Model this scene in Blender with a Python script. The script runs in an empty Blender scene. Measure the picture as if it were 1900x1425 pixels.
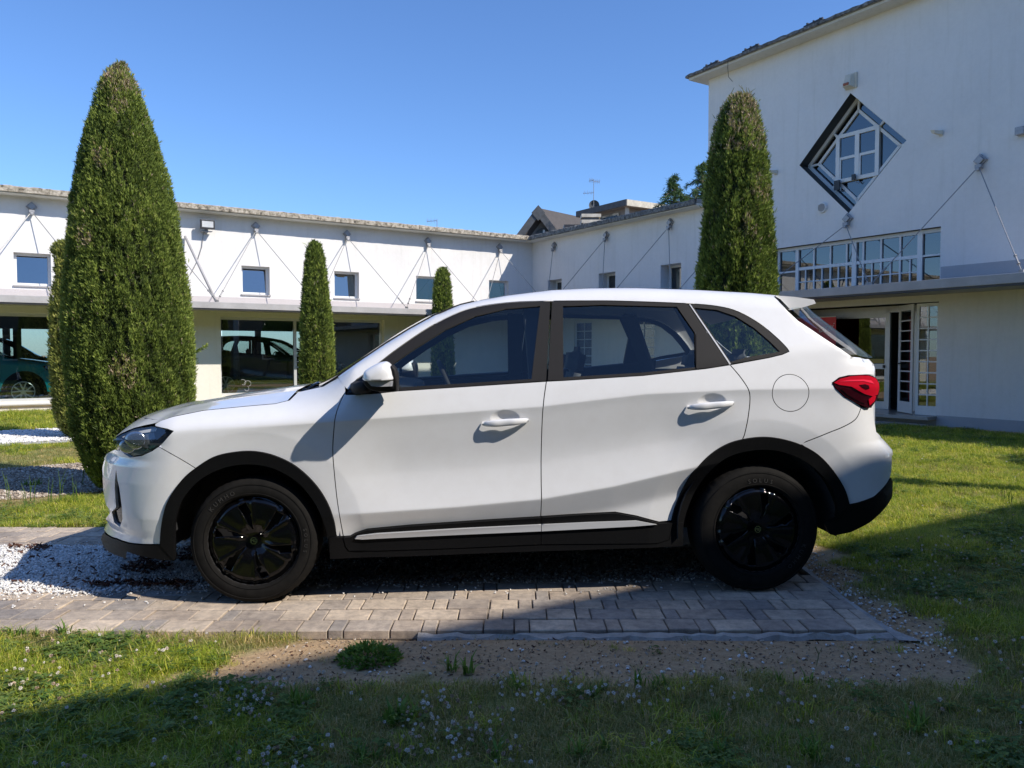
import bpy, math, random
import numpy as np
from mathutils import Vector, Matrix
from mathutils.geometry import delaunay_2d_cdt

random.seed(7)
rng = np.random.default_rng(7)
sc = bpy.context.scene
COL = sc.collection

# ------------------------------------------------------------------ camera
F_PX = 1465.0
CAM_H = 1.23
PITCH = math.atan((712.5 - 656.0) / F_PX)
cam_d = bpy.data.cameras.new("camera")
cam = bpy.data.objects.new("camera", cam_d)
COL.objects.link(cam)
cam.location = (0, 0, CAM_H)
cam.rotation_euler = (math.pi / 2 - PITCH, 0, 0)
cam_d.sensor_fit = 'HORIZONTAL'
cam_d.sensor_width = 36.0
cam_d.lens = 36.0 * F_PX / 1900.0
cam_d.clip_start = 0.05
cam_d.clip_end = 600
sc.camera = cam

# ------------------------------------------------------------------ sun and sky
SUN = np.array([1.046, -0.515, 1.0]); SUN = SUN / np.linalg.norm(SUN)
sun_el = math.asin(SUN[2])
sun_az = math.atan2(SUN[0], SUN[1])          # clockwise from +Y
world = bpy.data.worlds.new("World")
sc.world = world
world.use_nodes = True
wn = world.node_tree
for n in list(wn.nodes):
    wn.nodes.remove(n)
w_out = wn.nodes.new("ShaderNodeOutputWorld")
w_bg = wn.nodes.new("ShaderNodeBackground")
w_sky = wn.nodes.new("ShaderNodeTexSky")
w_sky.sky_type = 'NISHITA'
w_sky.sun_disc = False
w_sky.sun_elevation = sun_el
w_sky.sun_rotation = sun_az
w_sky.air_density = 1.0
w_sky.dust_density = 0.3
w_sky.ozone_density = 3.5
w_bg.inputs["Strength"].default_value = 0.14
w_tint = wn.nodes.new("ShaderNodeMix"); w_tint.data_type = 'RGBA'; w_tint.blend_type = 'MULTIPLY'
w_tint.inputs[0].default_value = 1.0; w_tint.inputs[7].default_value = (.51, .66, .87, 1)
wn.links.new(w_sky.outputs[0], w_tint.inputs[6])
wn.links.new(w_tint.outputs[2], w_bg.inputs[0])
wn.links.new(w_bg.outputs[0], w_out.inputs[0])

sun_d = bpy.data.lights.new("sun", 'SUN')
sun_d.energy = 3.4
sun_d.angle = math.radians(0.55)
sun_d.color = (1.0, 0.925, 0.815)
sun_o = bpy.data.objects.new("sun", sun_d)
COL.objects.link(sun_o)
sun_o.rotation_euler = Vector(SUN).to_track_quat('Z', 'Y').to_euler()
sun_o.location = (20, -10, 20)

sc.view_settings.view_transform = 'Standard'
sc.view_settings.look = 'None'
sc.view_settings.exposure = 0.7
sc.view_settings.gamma = 1.0
sc.view_settings.use_curve_mapping = False
sc.cycles.max_bounces = 10
sc.cycles.transparent_max_bounces = 24
sc.cycles.glossy_bounces = 5
sc.cycles.diffuse_bounces = 4
sc.cycles.caustics_reflective = False
sc.cycles.caustics_refractive = False

# ------------------------------------------------------------------ survey of the place (ray / plane intersections used to measure it)
_fw = np.array([0, math.cos(PITCH), -math.sin(PITCH)])
_rt = np.array([1.0, 0, 0])
_up = np.array([0, math.sin(PITCH), math.cos(PITCH)])
_C = np.array([0, 0, CAM_H])


def hit(u, v, P, n):
    r = _fw + _rt * (u - 950) / F_PX - _up * (v - 712.5) / F_PX
    n = np.array(n, float)
    return _C + r * (np.dot(np.array(P) - _C, n) / np.dot(r, n))


def gnd(u, v, z=0.0):
    return hit(u, v, (0, 0, z), (0, 0, 1))


_k = 0.645
AX = np.array([1, _k, 0]) / math.hypot(1, _k)       # along the left wing, to the right
BX = np.array([_k, -1, 0]) / math.hypot(1, _k)      # along the right wing, towards the camera
KC = np.array([.61, 23.8, 0])                       # inner corner of the courtyard


def LW(x, p, z):
    """left wing: x metres left of the corner, p metres out from the wall"""
    q = KC - AX * x + BX * p
    return (q[0], q[1], z)


def RW(x, p, z):
    """right wing: x metres from the corner towards the camera"""
    q = KC + BX * x - AX * p
    return (q[0], q[1], z)


# ------------------------------------------------------------------ helpers: objects
def tag(o, label=None, cat=None, group=None, kind=None):
    if label: o["label"] = label
    if cat: o["category"] = cat
    if group: o["group"] = group
    if kind: o["kind"] = kind
    return o


def empty(name, loc=(0, 0, 0), rz=0.0, parent=None):
    o = bpy.data.objects.new(name, None)
    o.empty_display_size = 0.2
    COL.objects.link(o)
    o.location = loc
    o.rotation_euler = (0, 0, rz)
    if parent is not None: o.parent = parent
    return o


def mesh_obj(name, verts, faces, mats, parent=None, smooth=False, fmat=None, normals=None, keep_world=True):
    me = bpy.data.meshes.new(name)
    me.from_pydata([tuple(map(float, v)) for v in verts], [], [tuple(int(i) for i in f) for f in faces])
    if not isinstance(mats, (list, tuple)): mats = [mats]
    for m in mats: me.materials.append(m)
    if fmat is not None:
        me.polygons.foreach_set("material_index", np.array(fmat, dtype=np.int32))
    if smooth:
        me.polygons.foreach_set("use_smooth", np.ones(len(me.polygons), dtype=bool))
    me.update()
    if normals is not None:
        me.normals_split_custom_set_from_vertices([tuple(map(float, n)) for n in normals])
    o = bpy.data.objects.new(name, me)
    COL.objects.link(o)
    if parent is not None: o.parent = parent
    return o


class MB:
    """collects shapes; build() links them as one mesh object"""
    def __init__(self, f=None):
        self.v = []; self.f = []; self.m = []; self.s = []
        self.fn = f

    def add(self, verts, faces, mi=0, raw=False):
        b = len(self.v)
        if self.fn and not raw:
            verts = [self.fn(*p) for p in verts]
        self.v += [tuple(p) for p in verts]
        self.f += [tuple(b + i for i in fc) for fc in faces]
        self.m += [mi] * len(faces)
        return self

    def box(self, x0, x1, y0, y1, z0, z1, mi=0):
        V = [(x0, y0, z0), (x1, y0, z0), (x1, y1, z0), (x0, y1, z0), (x0, y0, z1), (x1, y0, z1), (x1, y1, z1), (x0, y1, z1)]
        Fc = [(0, 3, 2, 1), (4, 5, 6, 7), (0, 1, 5, 4), (1, 2, 6, 5), (2, 3, 7, 6), (3, 0, 4, 7)]
        return self.add(V, Fc, mi)

    def bar(self, p0, p1, w, h, mi=0, raw=False, up=(0, 0, 1)):
        """rectangular bar between two points"""
        if self.fn and not raw:
            p0 = self.fn(*p0); p1 = self.fn(*p1)
        p0 = Vector(p0); p1 = Vector(p1)
        d = (p1 - p0).normalized(); u = Vector(up)
        if abs(d.dot(u)) > .98: u = Vector((0, 1, 0))
        a = d.cross(u).normalized() * w / 2; b = a.cross(d).normalized() * h / 2
        V = [p + s * a + t * b for p in (p0, p1) for s, t in ((-1, -1), (1, -1), (1, 1), (-1, 1))]
        Fc = [(0, 1, 2, 3), (7, 6, 5, 4), (0, 4, 5, 1), (1, 5, 6, 2), (2, 6, 7, 3), (3, 7, 4, 0)]
        return self.add([tuple(v) for v in V], Fc, mi, raw=True)

    def tube(self, pts, r, n=8, mi=0, raw=False, cap=True):
        if self.fn and not raw: pts = [self.fn(*p) for p in pts]
        pts = [Vector(p) for p in pts]
        if not isinstance(r, (list, tuple)): r = [r] * len(pts)
        V = []; Fc = []
        ref = None
        for i, p in enumerate(pts):
            d = (pts[min(i + 1, len(pts) - 1)] - pts[max(i - 1, 0)]).normalized()
            if ref is None or abs(ref.dot(d)) > .95:
                ref = Vector((0, 0, 1)) if abs(d.z) < .9 else Vector((0, 1, 0))
            a = d.cross(ref).normalized(); b = a.cross(d).normalized()
            for k in range(n):
                an = 2 * math.pi * k / n
                V.append(tuple(p + (a * math.cos(an) + b * math.sin(an)) * r[i]))
        for i in range(len(pts) - 1):
            for k in range(n):
                Fc.append((i * n + k, i * n + (k + 1) % n, (i + 1) * n + (k + 1) % n, (i + 1) * n + k))
        if cap:
            Fc.append(tuple(range(n))[::-1]); Fc.append(tuple((len(pts) - 1) * n + k for k in range(n)))
        return self.add(V, Fc, mi, raw=True)

    def prism(self, poly, y0, y1, mi=0):
        """poly = [(x,z)] extruded along y (in the frame of fn)"""
        n = len(poly)
        V = [(x, y0, z) for x, z in poly] + [(x, y1, z) for x, z in poly]
        Fc = [tuple(range(n)), tuple(range(2 * n - 1, n - 1, -1))] + [(i, i + n, (i + 1) % n + n, (i + 1) % n) for i in range(n)]
        return self.add(V, Fc, mi)

    def build(self, name, mats, parent=None, smooth=False, bevel=0.0, autosmooth=None):
        o = mesh_obj(name, self.v, self.f, mats, parent, smooth, self.m)
        if parent is not None and getattr(parent, "_w", None) is None:
            pass
        if bevel:
            md = o.modifiers.new("bevel", 'BEVEL'); md.width = bevel; md.segments = 2; md.limit_method = 'ANGLE'
            md.angle_limit = math.radians(40)
        return o


def poly_inside(P, x, y):
    P = np.asarray(P, float)
    inside = np.zeros(len(x), bool)
    j = len(P) - 1
    for i in range(len(P)):
        xi, yi = P[i]; xj, yj = P[j]
        if yi != yj:
            c = ((yi > y) != (yj > y)) & (x < (xj - xi) * (y - yi) / (yj - yi) + xi)
            inside ^= c
        j = i
    return inside


def cdt(outer, holes=(), pts=()):
    """triangulate a polygon with holes; returns verts2d, tris, loops(index lists)"""
    V = []; Ed = []
    loops = []
    for lp in [outer] + list(holes):
        b = len(V)
        V += [Vector((float(p[0]), float(p[1]))) for p in lp]
        n = len(lp)
        Ed += [(b + i, b + (i + 1) % n) for i in range(n)]
        loops.append([b + i for i in range(n)])
    for p in pts: V.append(Vector((float(p[0]), float(p[1]))))
    res = delaunay_2d_cdt(V, Ed, [], 0, 1e-7)
    ov = np.array([(p.x, p.y) for p in res[0]])
    tris = [tuple(f) for f in res[2]]
    T = np.array(tris)
    c = ov[T].mean(axis=1)
    ok = poly_inside([(p[0], p[1]) for p in outer], c[:, 0], c[:, 1])
    for h in holes:
        ok &= ~poly_inside(h, c[:, 0], c[:, 1])
    tris = [t for t, k in zip(tris, ok) if k]
    # map input index -> output index
    mp = {}
    for i, src in enumerate(res[3]):
        for s_ in src: mp[s_] = i
    loops = [[mp[i] for i in lp] for lp in loops]
    return ov, tris, loops


# ------------------------------------------------------------------ helpers: materials
def new_mat(name):
    m = bpy.data.materials.new(name); m.use_nodes = True
    nt = m.node_tree
    for n in list(nt.nodes): nt.nodes.remove(n)
    out = nt.nodes.new("ShaderNodeOutputMaterial")
    return m, nt, out


def principled(nt, out, col=(.8, .8, .8), rough=.5, **kw):
    b = nt.nodes.new("ShaderNodeBsdfPrincipled")
    b.inputs["Base Color"].default_value = (*col, 1)
    b.inputs["Roughness"].default_value = rough
    for k_, v in kw.items():
        b.inputs[k_.replace("_", " ")].default_value = v
    nt.links.new(b.outputs[0], out.inputs[0])
    return b


def noise(nt, scale, detail=4, rough=.55, vec=None, dist=0.0):
    n = nt.nodes.new("ShaderNodeTexNoise")
    n.inputs["Scale"].default_value = scale
    n.inputs["Detail"].default_value = detail
    n.inputs["Roughness"].default_value = rough
    n.inputs["Distortion"].default_value = dist
    if vec is not None: nt.links.new(vec, n.inputs["Vector"])
    return n


def ramp(nt, fac, stops):
    r = nt.nodes.new("ShaderNodeValToRGB")
    el = r.color_ramp.elements
    while len(el) < len(stops): el.new(.5)
    for e, (p, c) in zip(el, stops):
        e.position = p; e.color = (*c, 1) if len(c) == 3 else c
    nt.links.new(fac, r.inputs[0])
    return r


def bump(nt, h, bsdf, strength=.3, dist=.01):
    b = nt.nodes.new("ShaderNodeBump")
    b.inputs["Strength"].default_value = strength
    b.inputs["Distance"].default_value = dist
    nt.links.new(h, b.inputs["Height"])
    nt.links.new(b.outputs[0], bsdf.inputs["Normal"])
    return b


def mixcol(nt, fac, a, b, mode='MIX'):
    m = nt.nodes.new("ShaderNodeMix"); m.data_type = 'RGBA'; m.blend_type = mode
    for sock, val in ((0, fac), (6, a), (7, b)):
        if hasattr(val, "is_linked") or hasattr(val, "links"): nt.links.new(val, m.inputs[sock])
        elif isinstance(val, (int, float)): m.inputs[sock].default_value = val
        else: m.inputs[sock].default_value = (*val, 1)
    return m.outputs[2]


def coords(nt, kind="Object"):
    return nt.nodes.new("ShaderNodeTexCoord").outputs[kind]


def geo_pos(nt):
    return nt.nodes.new("ShaderNodeNewGeometry").outputs["Position"]


def simple(name, col, rough=.5, var=.0, scale=8, bmp=0.0, bscale=60, **kw):
    m, nt, out = new_mat(name)
    b = principled(nt, out, col, rough, **kw)
    if var:
        n = noise(nt, scale, 5, .6, geo_pos(nt))
        r = ramp(nt, n.outputs[0], [(.25, tuple(c * (1 - var) for c in col)), (.75, tuple(min(1, c * (1 + var)) for c in col))])
        nt.links.new(r.outputs[0], b.inputs["Base Color"])
    if bmp:
        n2 = noise(nt, bscale, 4, .6, geo_pos(nt))
        bump(nt, n2.outputs[0], b, bmp, .01)
    return m


def glass_mat(name, tint=(.8, .85, .85), f0=.05, rough=0.0, refl=(1, 1, 1)):
    """thin pane: tinted transmission plus Schlick reflection"""
    m, nt, out = new_mat(name)
    tr = nt.nodes.new("ShaderNodeBsdfTransparent"); tr.inputs[0].default_value = (*tint, 1)
    gl = nt.nodes.new("ShaderNodeBsdfGlossy"); gl.inputs[0].default_value = (*refl, 1); gl.inputs["Roughness"].default_value = rough
    g = nt.nodes.new("ShaderNodeNewGeometry")
    dt = nt.nodes.new("ShaderNodeVectorMath"); dt.operation = 'DOT_PRODUCT'
    nt.links.new(g.outputs["Normal"], dt.inputs[0]); nt.links.new(g.outputs["Incoming"], dt.inputs[1])
    def mth(op, a, b=None):
        n = nt.nodes.new("ShaderNodeMath"); n.operation = op; n.use_clamp = False
        for i, x in enumerate((a, b)):
            if x is None: continue
            if isinstance(x, (int, float)): n.inputs[i].default_value = x
            else: nt.links.new(x, n.inputs[i])
        return n.outputs[0]
    a = mth('ABSOLUTE', dt.outputs["Value"])
    o = mth('SUBTRACT', 1.0, a); pw = mth('POWER', o, 5.0)
    fac = mth('ADD', mth('MULTIPLY', pw, 1 - f0), f0)
    mx = nt.nodes.new("ShaderNodeMixShader")
    nt.links.new(fac, mx.inputs[0]); nt.links.new(tr.outputs[0], mx.inputs[1]); nt.links.new(gl.outputs[0], mx.inputs[2])
    nt.links.new(mx.outputs[0], out.inputs[0])
    return m


M = {}
def make_materials():
    # painted render of the buildings, slightly dirty
    def plaster(name, col, dirt=.08, streak=.0, yellow=0.0):
        m, nt, out = new_mat(name)
        b = principled(nt, out, col, .85)
        pos = geo_pos(nt)
        n1 = noise(nt, .9, 5, .6, pos)
        n2 = noise(nt, 14, 5, .65, pos)
        dk = tuple(c * (1 - dirt * 1.6) for c in col)
        c1 = ramp(nt, n1.outputs[0], [(.3, dk), (.62, col)]).outputs[0]
        c2 = mixcol(nt, .35, c1, ramp(nt, n2.outputs[0], [(.3, tuple(c * (1 - dirt) for c in col)), (.6, tuple(min(1, c * 1.04) for c in col))]).outputs[0], 'MIX')
        if streak:
            mp = nt.nodes.new("ShaderNodeMapping"); mp.inputs["Scale"].default_value = (5, 5, .35)
            nt.links.new(pos, mp.inputs[0])
            n3 = noise(nt, 1.6, 4, .6, mp.outputs[0])
            f = ramp(nt, n3.outputs[0], [(.52, (0, 0, 0)), (.75, (streak,) * 3)]).outputs[0]
            c2 = mixcol(nt, f, c2, (.42, .40, .33))
        nt.links.new(c2, b.inputs["Base Color"])
        n4 = noise(nt, 90, 6, .7, pos)
        n5 = noise(nt, 7, 3, .5, pos)
        ad = nt.nodes.new("ShaderNodeMath"); ad.operation = 'ADD'
        nt.links.new(n4.outputs[0], ad.inputs[0]); nt.links.new(n5.outputs[0], ad.inputs[1])
        bump(nt, ad.outputs[0], b, .35, .012)
        return m
    M['plaster'] = plaster('white_render', (.775, .76, .74), .07, .16)
    M['far_plaster'] = simple('brown_rear_facade', (.13, .115, .10), .85, .15, 2)  # unseen facade darkened so it bounces less light into the foreground
    M['plaster_low'] = plaster('cream_stained_render', (.80, .77, .69), .06, .16)  # cream also paints in warm bounce light under the canopies, besides the stains
    M['band'] = plaster('grey_band_render', (.56, .52, .51), .05)
    M['plinth'] = plaster('grey_plinth_render', (.42, .43, .45), .08)
    M['soffit'] = plaster('soffit_render', (.70, .68, .62), .08, .3)
    M['reveal'] = plaster('dark_reveal', (.60, .59, .57), .06)
    M['reveal_dark'] = simple('dark_painted_reveal', (.035, .04, .042), .6, .2)  # near-black tone for the reveals of the hall windows
    M['concrete'] = simple('canopy_concrete', (.40, .39, .39), .8, .15, 3, .4, 50)
    M['old_concrete'] = simple('old_concrete', (.36, .34, .31), .9, .3, 12, .8, 40)
    # mossy crust of the eaves
    m, nt, out = new_mat('weathered_eaves'); b = principled(nt, out, (.4, .38, .33), .95)
    pos = geo_pos(nt)
    n = noise(nt, 11, 6, .75, pos)
    r = ramp(nt, n.outputs[0], [(.36, (.05, .045, .04)), (.46, (.30, .26, .20)), (.56, (.50, .45, .37)), (.68, (.62, .55, .47))])
    nt.links.new(r.outputs[0], b.inputs['Base Color']); bump(nt, n.outputs[0], b, 1.0, .03)
    M['eaves'] = m
    m, nt, out = new_mat('dark_weathered_eaves'); b = principled(nt, out, (.1, .1, .1), .95)
    n = noise(nt, 14, 6, .75, geo_pos(nt))
    r = ramp(nt, n.outputs[0], [(.35, (.05, .05, .05)), (.5, (.16, .16, .155)), (.65, (.34, .33, .31))])
    nt.links.new(r.outputs[0], b.inputs['Base Color']); bump(nt, n.outputs[0], b, 1.0, .03)
    M['eaves_dark'] = m
    M['white_frame'] = simple('white_window_frame', (.74, .74, .72), .4, .05, 20)
    M['alu'] = simple('aluminium_frame', (.60, .61, .62), .38, .05, 10, Metallic=.3)
    M['galv'] = simple('galvanised_steel', (.34, .34, .35), .5, .2, 30, Metallic=.5)
    M['rod'] = simple('steel_rod', (.30, .30, .30), .5, .1, 20, Metallic=.4)
    M['dark_metal'] = simple('dark_metal', (.03, .03, .033), .45)
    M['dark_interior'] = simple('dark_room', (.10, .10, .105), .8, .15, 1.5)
    M['floor_tile'] = simple('showroom_floor', (.34, .33, .31), .25, .1, 2)
    M['mid_interior'] = simple('room_wall', (.45, .45, .44), .8, .1, 1)
    M['win_glass'] = glass_mat('window_glass', (.62, .68, .68), .10)
    M['shop_glass'] = glass_mat('shop_glass', (.70, .76, .75), .10)
    M['sky_glass'] = glass_mat('reflecting_window_glass', (.34, .38, .38), .23)
    M['dark_glass'] = glass_mat('dark_window_glass', (.30, .36, .38), .13)
    M['blind'] = simple('cream_blind', (.60, .56, .48), .7, .05)
    M['brown_roof'] = simple('brown_roof', (.075, .066, .062), .85, .15, 4, .5, 30)
    M['house_wall'] = simple('house_wall', (.22, .20, .185), .9, .15, 2)
    M['house_fascia'] = simple('house_fascia', (.08, .085, .09), .8, .3, 6)  # fascia colour with shade painted in, reused for dark parts
    M['house_fascia_light'] = simple('house_fascia_light', (.50, .46, .38), .8, .3, 5)  # lit copy of the fascia colour, reused for pale parts
    M['red_banner'] = simple('red_banner', (.80, .05, .07), .5, .05)
    M['white_print'] = simple('white_print', (.80, .80, .80), .5)
    M['yellow_sticker'] = simple('yellow_sticker', (.45, .33, .07), .5)
    M['siren'] = simple('siren_plastic', (.62, .58, .48), .5, .08)
    M['orange'] = simple('orange_lens', (.30, .07, .02), .3)
    M['lamp_glass'] = simple('floodlight_glass', (.55, .56, .56), .25, .1)
    # ---------------- car
    m, nt, out = new_mat('white_car_paint')
    b = principled(nt, out, (.76, .765, .775), .38, Coat_Weight=1.0, Coat_Roughness=.035, Specular_IOR_Level=.4)
    n = noise(nt, 9, 6, .7, coords(nt)); r = ramp(nt, n.outputs[0], [(.3, (.74, .74, .745)), (.6, (.77, .775, .785))])
    nt.links.new(r.outputs[0], b.inputs['Base Color'])
    M['paint'] = m
    M['teal'] = simple('teal_car_paint', (.0, .36, .42), .3, Coat_Weight=1.0, Coat_Roughness=.04)
    M['black_paint'] = simple('black_car_paint', (.01, .01, .012), .25, Coat_Weight=1.0, Coat_Roughness=.04)
    M['trim'] = simple('grained_black_trim', (.0095, .009, .0105), .66, .25, 500, .12, 900, Specular_IOR_Level=.3)
    M['clad'] = simple('grained_black_cladding', (.0045, .0045, .005), .55, .2, 60, .2, 700, Specular_IOR_Level=.15)
    M['gloss_black'] = simple('gloss_black', (.0025, .0025, .003), .10, Specular_IOR_Level=.35, Coat_Weight=.15, Coat_Roughness=.03)
    M['chrome'] = simple('chrome', (.75, .76, .78), .12, Metallic=1.0)
    M['silver_trim'] = simple('silver_trim', (.58, .585, .60), .35, Metallic=.2)
    M['alloy'] = simple('silver_alloy', (.62, .63, .64), .3, Metallic=.8)
    M['car_glass'] = glass_mat('tinted_car_glass', (.80, .86, .86), .055)
    M['windscreen'] = glass_mat('windscreen_glass', (.62, .74, .70), .06)
    M['mirror_glass'] = simple('mirror_glass', (.8, .8, .8), .02, Metallic=1.0)
    M['seam'] = simple('seal_rubber', (.012, .012, .012), .8)
    M['lining'] = simple('car_lining', (.022, .022, .024), .8, .2, 20)
    M['seat'] = simple('grey_seat_cloth', (.09, .09, .092), .85, .15, 30)
    M['lens_clear'] = glass_mat('clear_lens', (.93, .95, .96), .12)
    M['red_lens'] = simple('red_lens', (.50, .004, .018), .10, Coat_Weight=1.0, Coat_Roughness=.02, Specular_IOR_Level=.6)
    M['pink_lens'] = simple('bright_red_lens', (.85, .03, .07), .12, Coat_Weight=1.0, Coat_Roughness=.02)  # lighter red for the painted highlight on the tail lamp
    M['dark_red_lens'] = simple('dark_red_lens', (.030, .0015, .004), .08, Coat_Weight=1.0, Coat_Roughness=.02)
    M['indicator'] = simple('indicator_lens', (.42, .42, .44), .15, .3, 60, Coat_Weight=1.0)
    M['licence'] = simple('plate_white', (.6, .6, .6), .5)
    m, nt, out = new_mat('tyre_rubber')
    b = principled(nt, out, (.03, .029, .028), .8, Specular_IOR_Level=.12)
    n = noise(nt, 16, 6, .7, coords(nt)); r = ramp(nt, n.outputs[0], [(.3, (.007, .0068, .0066)), (.7, (.015, .014, .013))])
    nt.links.new(r.outputs[0], b.inputs['Base Color'])
    M['tyre'] = m
    M['tyre_letter'] = simple('tyre_lettering', (.038, .036, .034), .6)
    # ---------------- ground
    m, nt, out = new_mat('ground_soil')
    b = principled(nt, out, (.2, .16, .11), .95)
    pos = geo_pos(nt)
    at = nt.nodes.new("ShaderNodeAttribute"); at.attribute_name = "lawn"
    n1 = noise(nt, 3.2, 6, .65, pos); n2 = noise(nt, 45, 6, .7, pos); n3 = noise(nt, 170, 3, .6, pos)
    soil = ramp(nt, n1.outputs[0], [(.3, (.36, .235, .125)), (.5, (.46, .31, .17)), (.7, (.55, .39, .23))]).outputs[0]
    soil = mixcol(nt, .5, soil, ramp(nt, n2.outputs[0], [(.3, (.20, .13, .075)), (.5, (.44, .30, .17)), (.72, (.62, .46, .29))]).outputs[0])
    soil = mixcol(nt, ramp(nt, n3.outputs[0], [(.62, (0, 0, 0)), (.72, (.7, .7, .7))]).outputs[0], soil, (.42, .35, .26))
    lawn = ramp(nt, n2.outputs[0], [(.3, (.12, .14, .03)), (.5, (.24, .26, .07)), (.7, (.42, .38, .15))]).outputs[0]
    c = mixcol(nt, at.outputs["Fac"], soil, lawn)
    nt.links.new(c, b.inputs['Base Color'])
    bump(nt, n2.outputs[0], b, .8, .02)
    M['ground'] = m

    m, nt, out = new_mat('paver_stone')
    b = principled(nt, out, (.3, .28, .26), .85)
    oi = nt.nodes.new("ShaderNodeObjectInfo")
    pos = geo_pos(nt)
    base = ramp(nt, oi.outputs["Random"], [(0, (.40, .345, .30)), (.18, (.44, .37, .31)), (.36, (.55, .465, .38)), (.55, (.49, .42, .355)), (.72, (.58, .49, .40)), (.88, (.36, .325, .30)), (1, (.50, .44, .38))])
    base.color_ramp.interpolation = 'CONSTANT'
    n1 = noise(nt, 22, 6, .75, pos); n2 = noise(nt, 160, 4, .7, pos); n3 = noise(nt, 2.3, 4, .6, pos)
    g1 = ramp(nt, n1.outputs[0], [(.28, (.55, .55, .56)), (.5, (.9, .89, .87)), (.72, (1.25, 1.22, 1.15))]).outputs[0]
    c = mixcol(nt, 1.0, base.outputs[0], g1, 'MULTIPLY')
    g2 = ramp(nt, n3.outputs[0], [(.35, (.78, .76, .74)), (.65, (1.12, 1.1, 1.06))]).outputs[0]
    c = mixcol(nt, 1.0, c, g2, 'MULTIPLY')
    nt.links.new(c, b.inputs['Base Color']); bump(nt, n2.outputs[0], b, .55, .006)
    M['paver'] = m
    M['sand'] = simple('joint_sand', (.115, .095, .075), .95, .3, 30, .6, 120)

    def rnd_mat(name, stops, rough=.8, bmp=0.0, trans=None):
        m, nt, out = new_mat(name)
        b = principled(nt, out, (.5, .5, .5), rough)
        oi = nt.nodes.new("ShaderNodeObjectInfo")
        r = ramp(nt, oi.outputs["Random"], stops)
        nt.links.new(r.outputs[0], b.inputs['Base Color'])
        if bmp:
            n2 = noise(nt, 200, 3, .6, coords(nt)); bump(nt, n2.outputs[0], b, bmp, .004)
        return m
    M['marble'] = rnd_mat('white_marble_chip', [(0, (.60, .58, .55)), (.3, (.72, .71, .69)), (.7, (.80, .79, .77)), (1, (.66, .63, .58))], .7)
    M['grey_chip'] = rnd_mat('grey_gravel_chip', [(0, (.10, .095, .09)), (.4, (.20, .19, .175)), (.75, (.30, .28, .26)), (1, (.48, .46, .43))], .8)  # white gravel with the car's shade painted into its colour
    M['tan_chip'] = rnd_mat('tan_gravel_chip', [(0, (.17, .13, .10)), (.4, (.32, .26, .20)), (.75, (.45, .38, .30)), (1, (.62, .56, .48))], .8)
    M['bark_chip'] = rnd_mat('dark_bark_chip', [(0, (.055, .022, .014)), (.6, (.10, .040, .024)), (1, (.16, .08, .05))], .9)

    M['soil_crumb'] = rnd_mat('soil_crumb', [(0, (.22, .145, .08)), (.5, (.38, .26, .155)), (1, (.52, .38, .24))], .95)

    # grass blade: colour by instance + blade attribute, a little light passes through
    def leaf_mat(name, attr, stops, rough=.55, transl=.30, rnd=None):
        m, nt, out = new_mat(name)
        b = principled(nt, out, (.1, .15, .03), rough, Specular_IOR_Level=.25)
        at = nt.nodes.new("ShaderNodeAttribute"); at.attribute_name = attr
        r = ramp(nt, at.outputs["Fac"], stops)
        col = r.outputs[0]
        if rnd:
            oi = nt.nodes.new("ShaderNodeObjectInfo")
            g = ramp(nt, oi.outputs["Random"], rnd).outputs[0]
            col = mixcol(nt, 1.0, col, g, 'MULTIPLY')
        nt.links.new(col, b.inputs['Base Color'])
        t = nt.nodes.new("ShaderNodeBsdfTranslucent"); nt.links.new(col, t.inputs[0])
        mx = nt.nodes.new("ShaderNodeMixShader"); mx.inputs[0].default_value = transl
        nt.links.new(b.outputs[0], mx.inputs[1]); nt.links.new(t.outputs[0], mx.inputs[2])
        nt.links.new(mx.outputs[0], out.inputs[0])
        return m
    rv = [(0, (.50, .62, .5)), (.35, (.80, .84, .75)), (.7, (1.05, .98, .95)), (1, (1.45, 1.18, 1.25))]
    M['grass'] = leaf_mat('grass_blades', 'tone', [(0, (.22, .30, .03)), (.45, (.42, .52, .05)), (.75, (.60, .66, .10)), (.9, (.64, .58, .22)), (1, (.72, .62, .38))], .5, .45, rv)
    M['grass_dry'] = leaf_mat('dry_grass_blades', 'tone', [(0, (.22, .25, .06)), (.4, (.36, .35, .11)), (.7, (.52, .46, .20)), (1, (.66, .56, .34))], .6, .4, rv)
    M['clover_leaf'] = leaf_mat('clover_leaves', 'tone', [(0, (.10, .17, .045)), (.5, (.16, .25, .06)), (1, (.24, .34, .09))], .5, .4, rv)
    M['weed'] = leaf_mat('weed_leaves', 'tone', [(0, (.10, .19, .03)), (.5, (.16, .28, .045)), (1, (.25, .37, .08))], .45, .4)
    M['clover_head'] = rnd_mat('clover_blossom', [(0, (.72, .66, .58)), (.55, (.80, .76, .70)), (.75, (.60, .46, .36)), (1, (.36, .24, .16))], .8)
    M['stalk'] = simple('stalk', (.16, .17, .06), .7)
    M['cypress'] = leaf_mat('cypress_foliage', 'tone', [(0, (.05, .08, .022)), (.35, (.16, .22, .045)), (.65, (.30, .38, .075)), (.86, (.46, .52, .13)), (.93, (.34, .26, .14)), (1, (.62, .50, .38))], .6, .22)
    M['cypress_pale'] = leaf_mat('pale_cypress_foliage', 'tone', [(0, (.08, .10, .03)), (.35, (.24, .27, .06)), (.65, (.40, .42, .10)), (.9, (.55, .52, .18)), (1, (.60, .48, .30))], .6, .25)
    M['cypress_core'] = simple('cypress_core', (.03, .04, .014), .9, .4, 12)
    M['bark'] = simple('bark', (.11, .075, .05), .9, .3, 20, .8, 60)
    M['conifer'] = leaf_mat('conifer_needles', 'tone', [(0, (.03, .07, .03)), (.5, (.07, .13, .045)), (1, (.15, .22, .07))], .6, .2)
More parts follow.
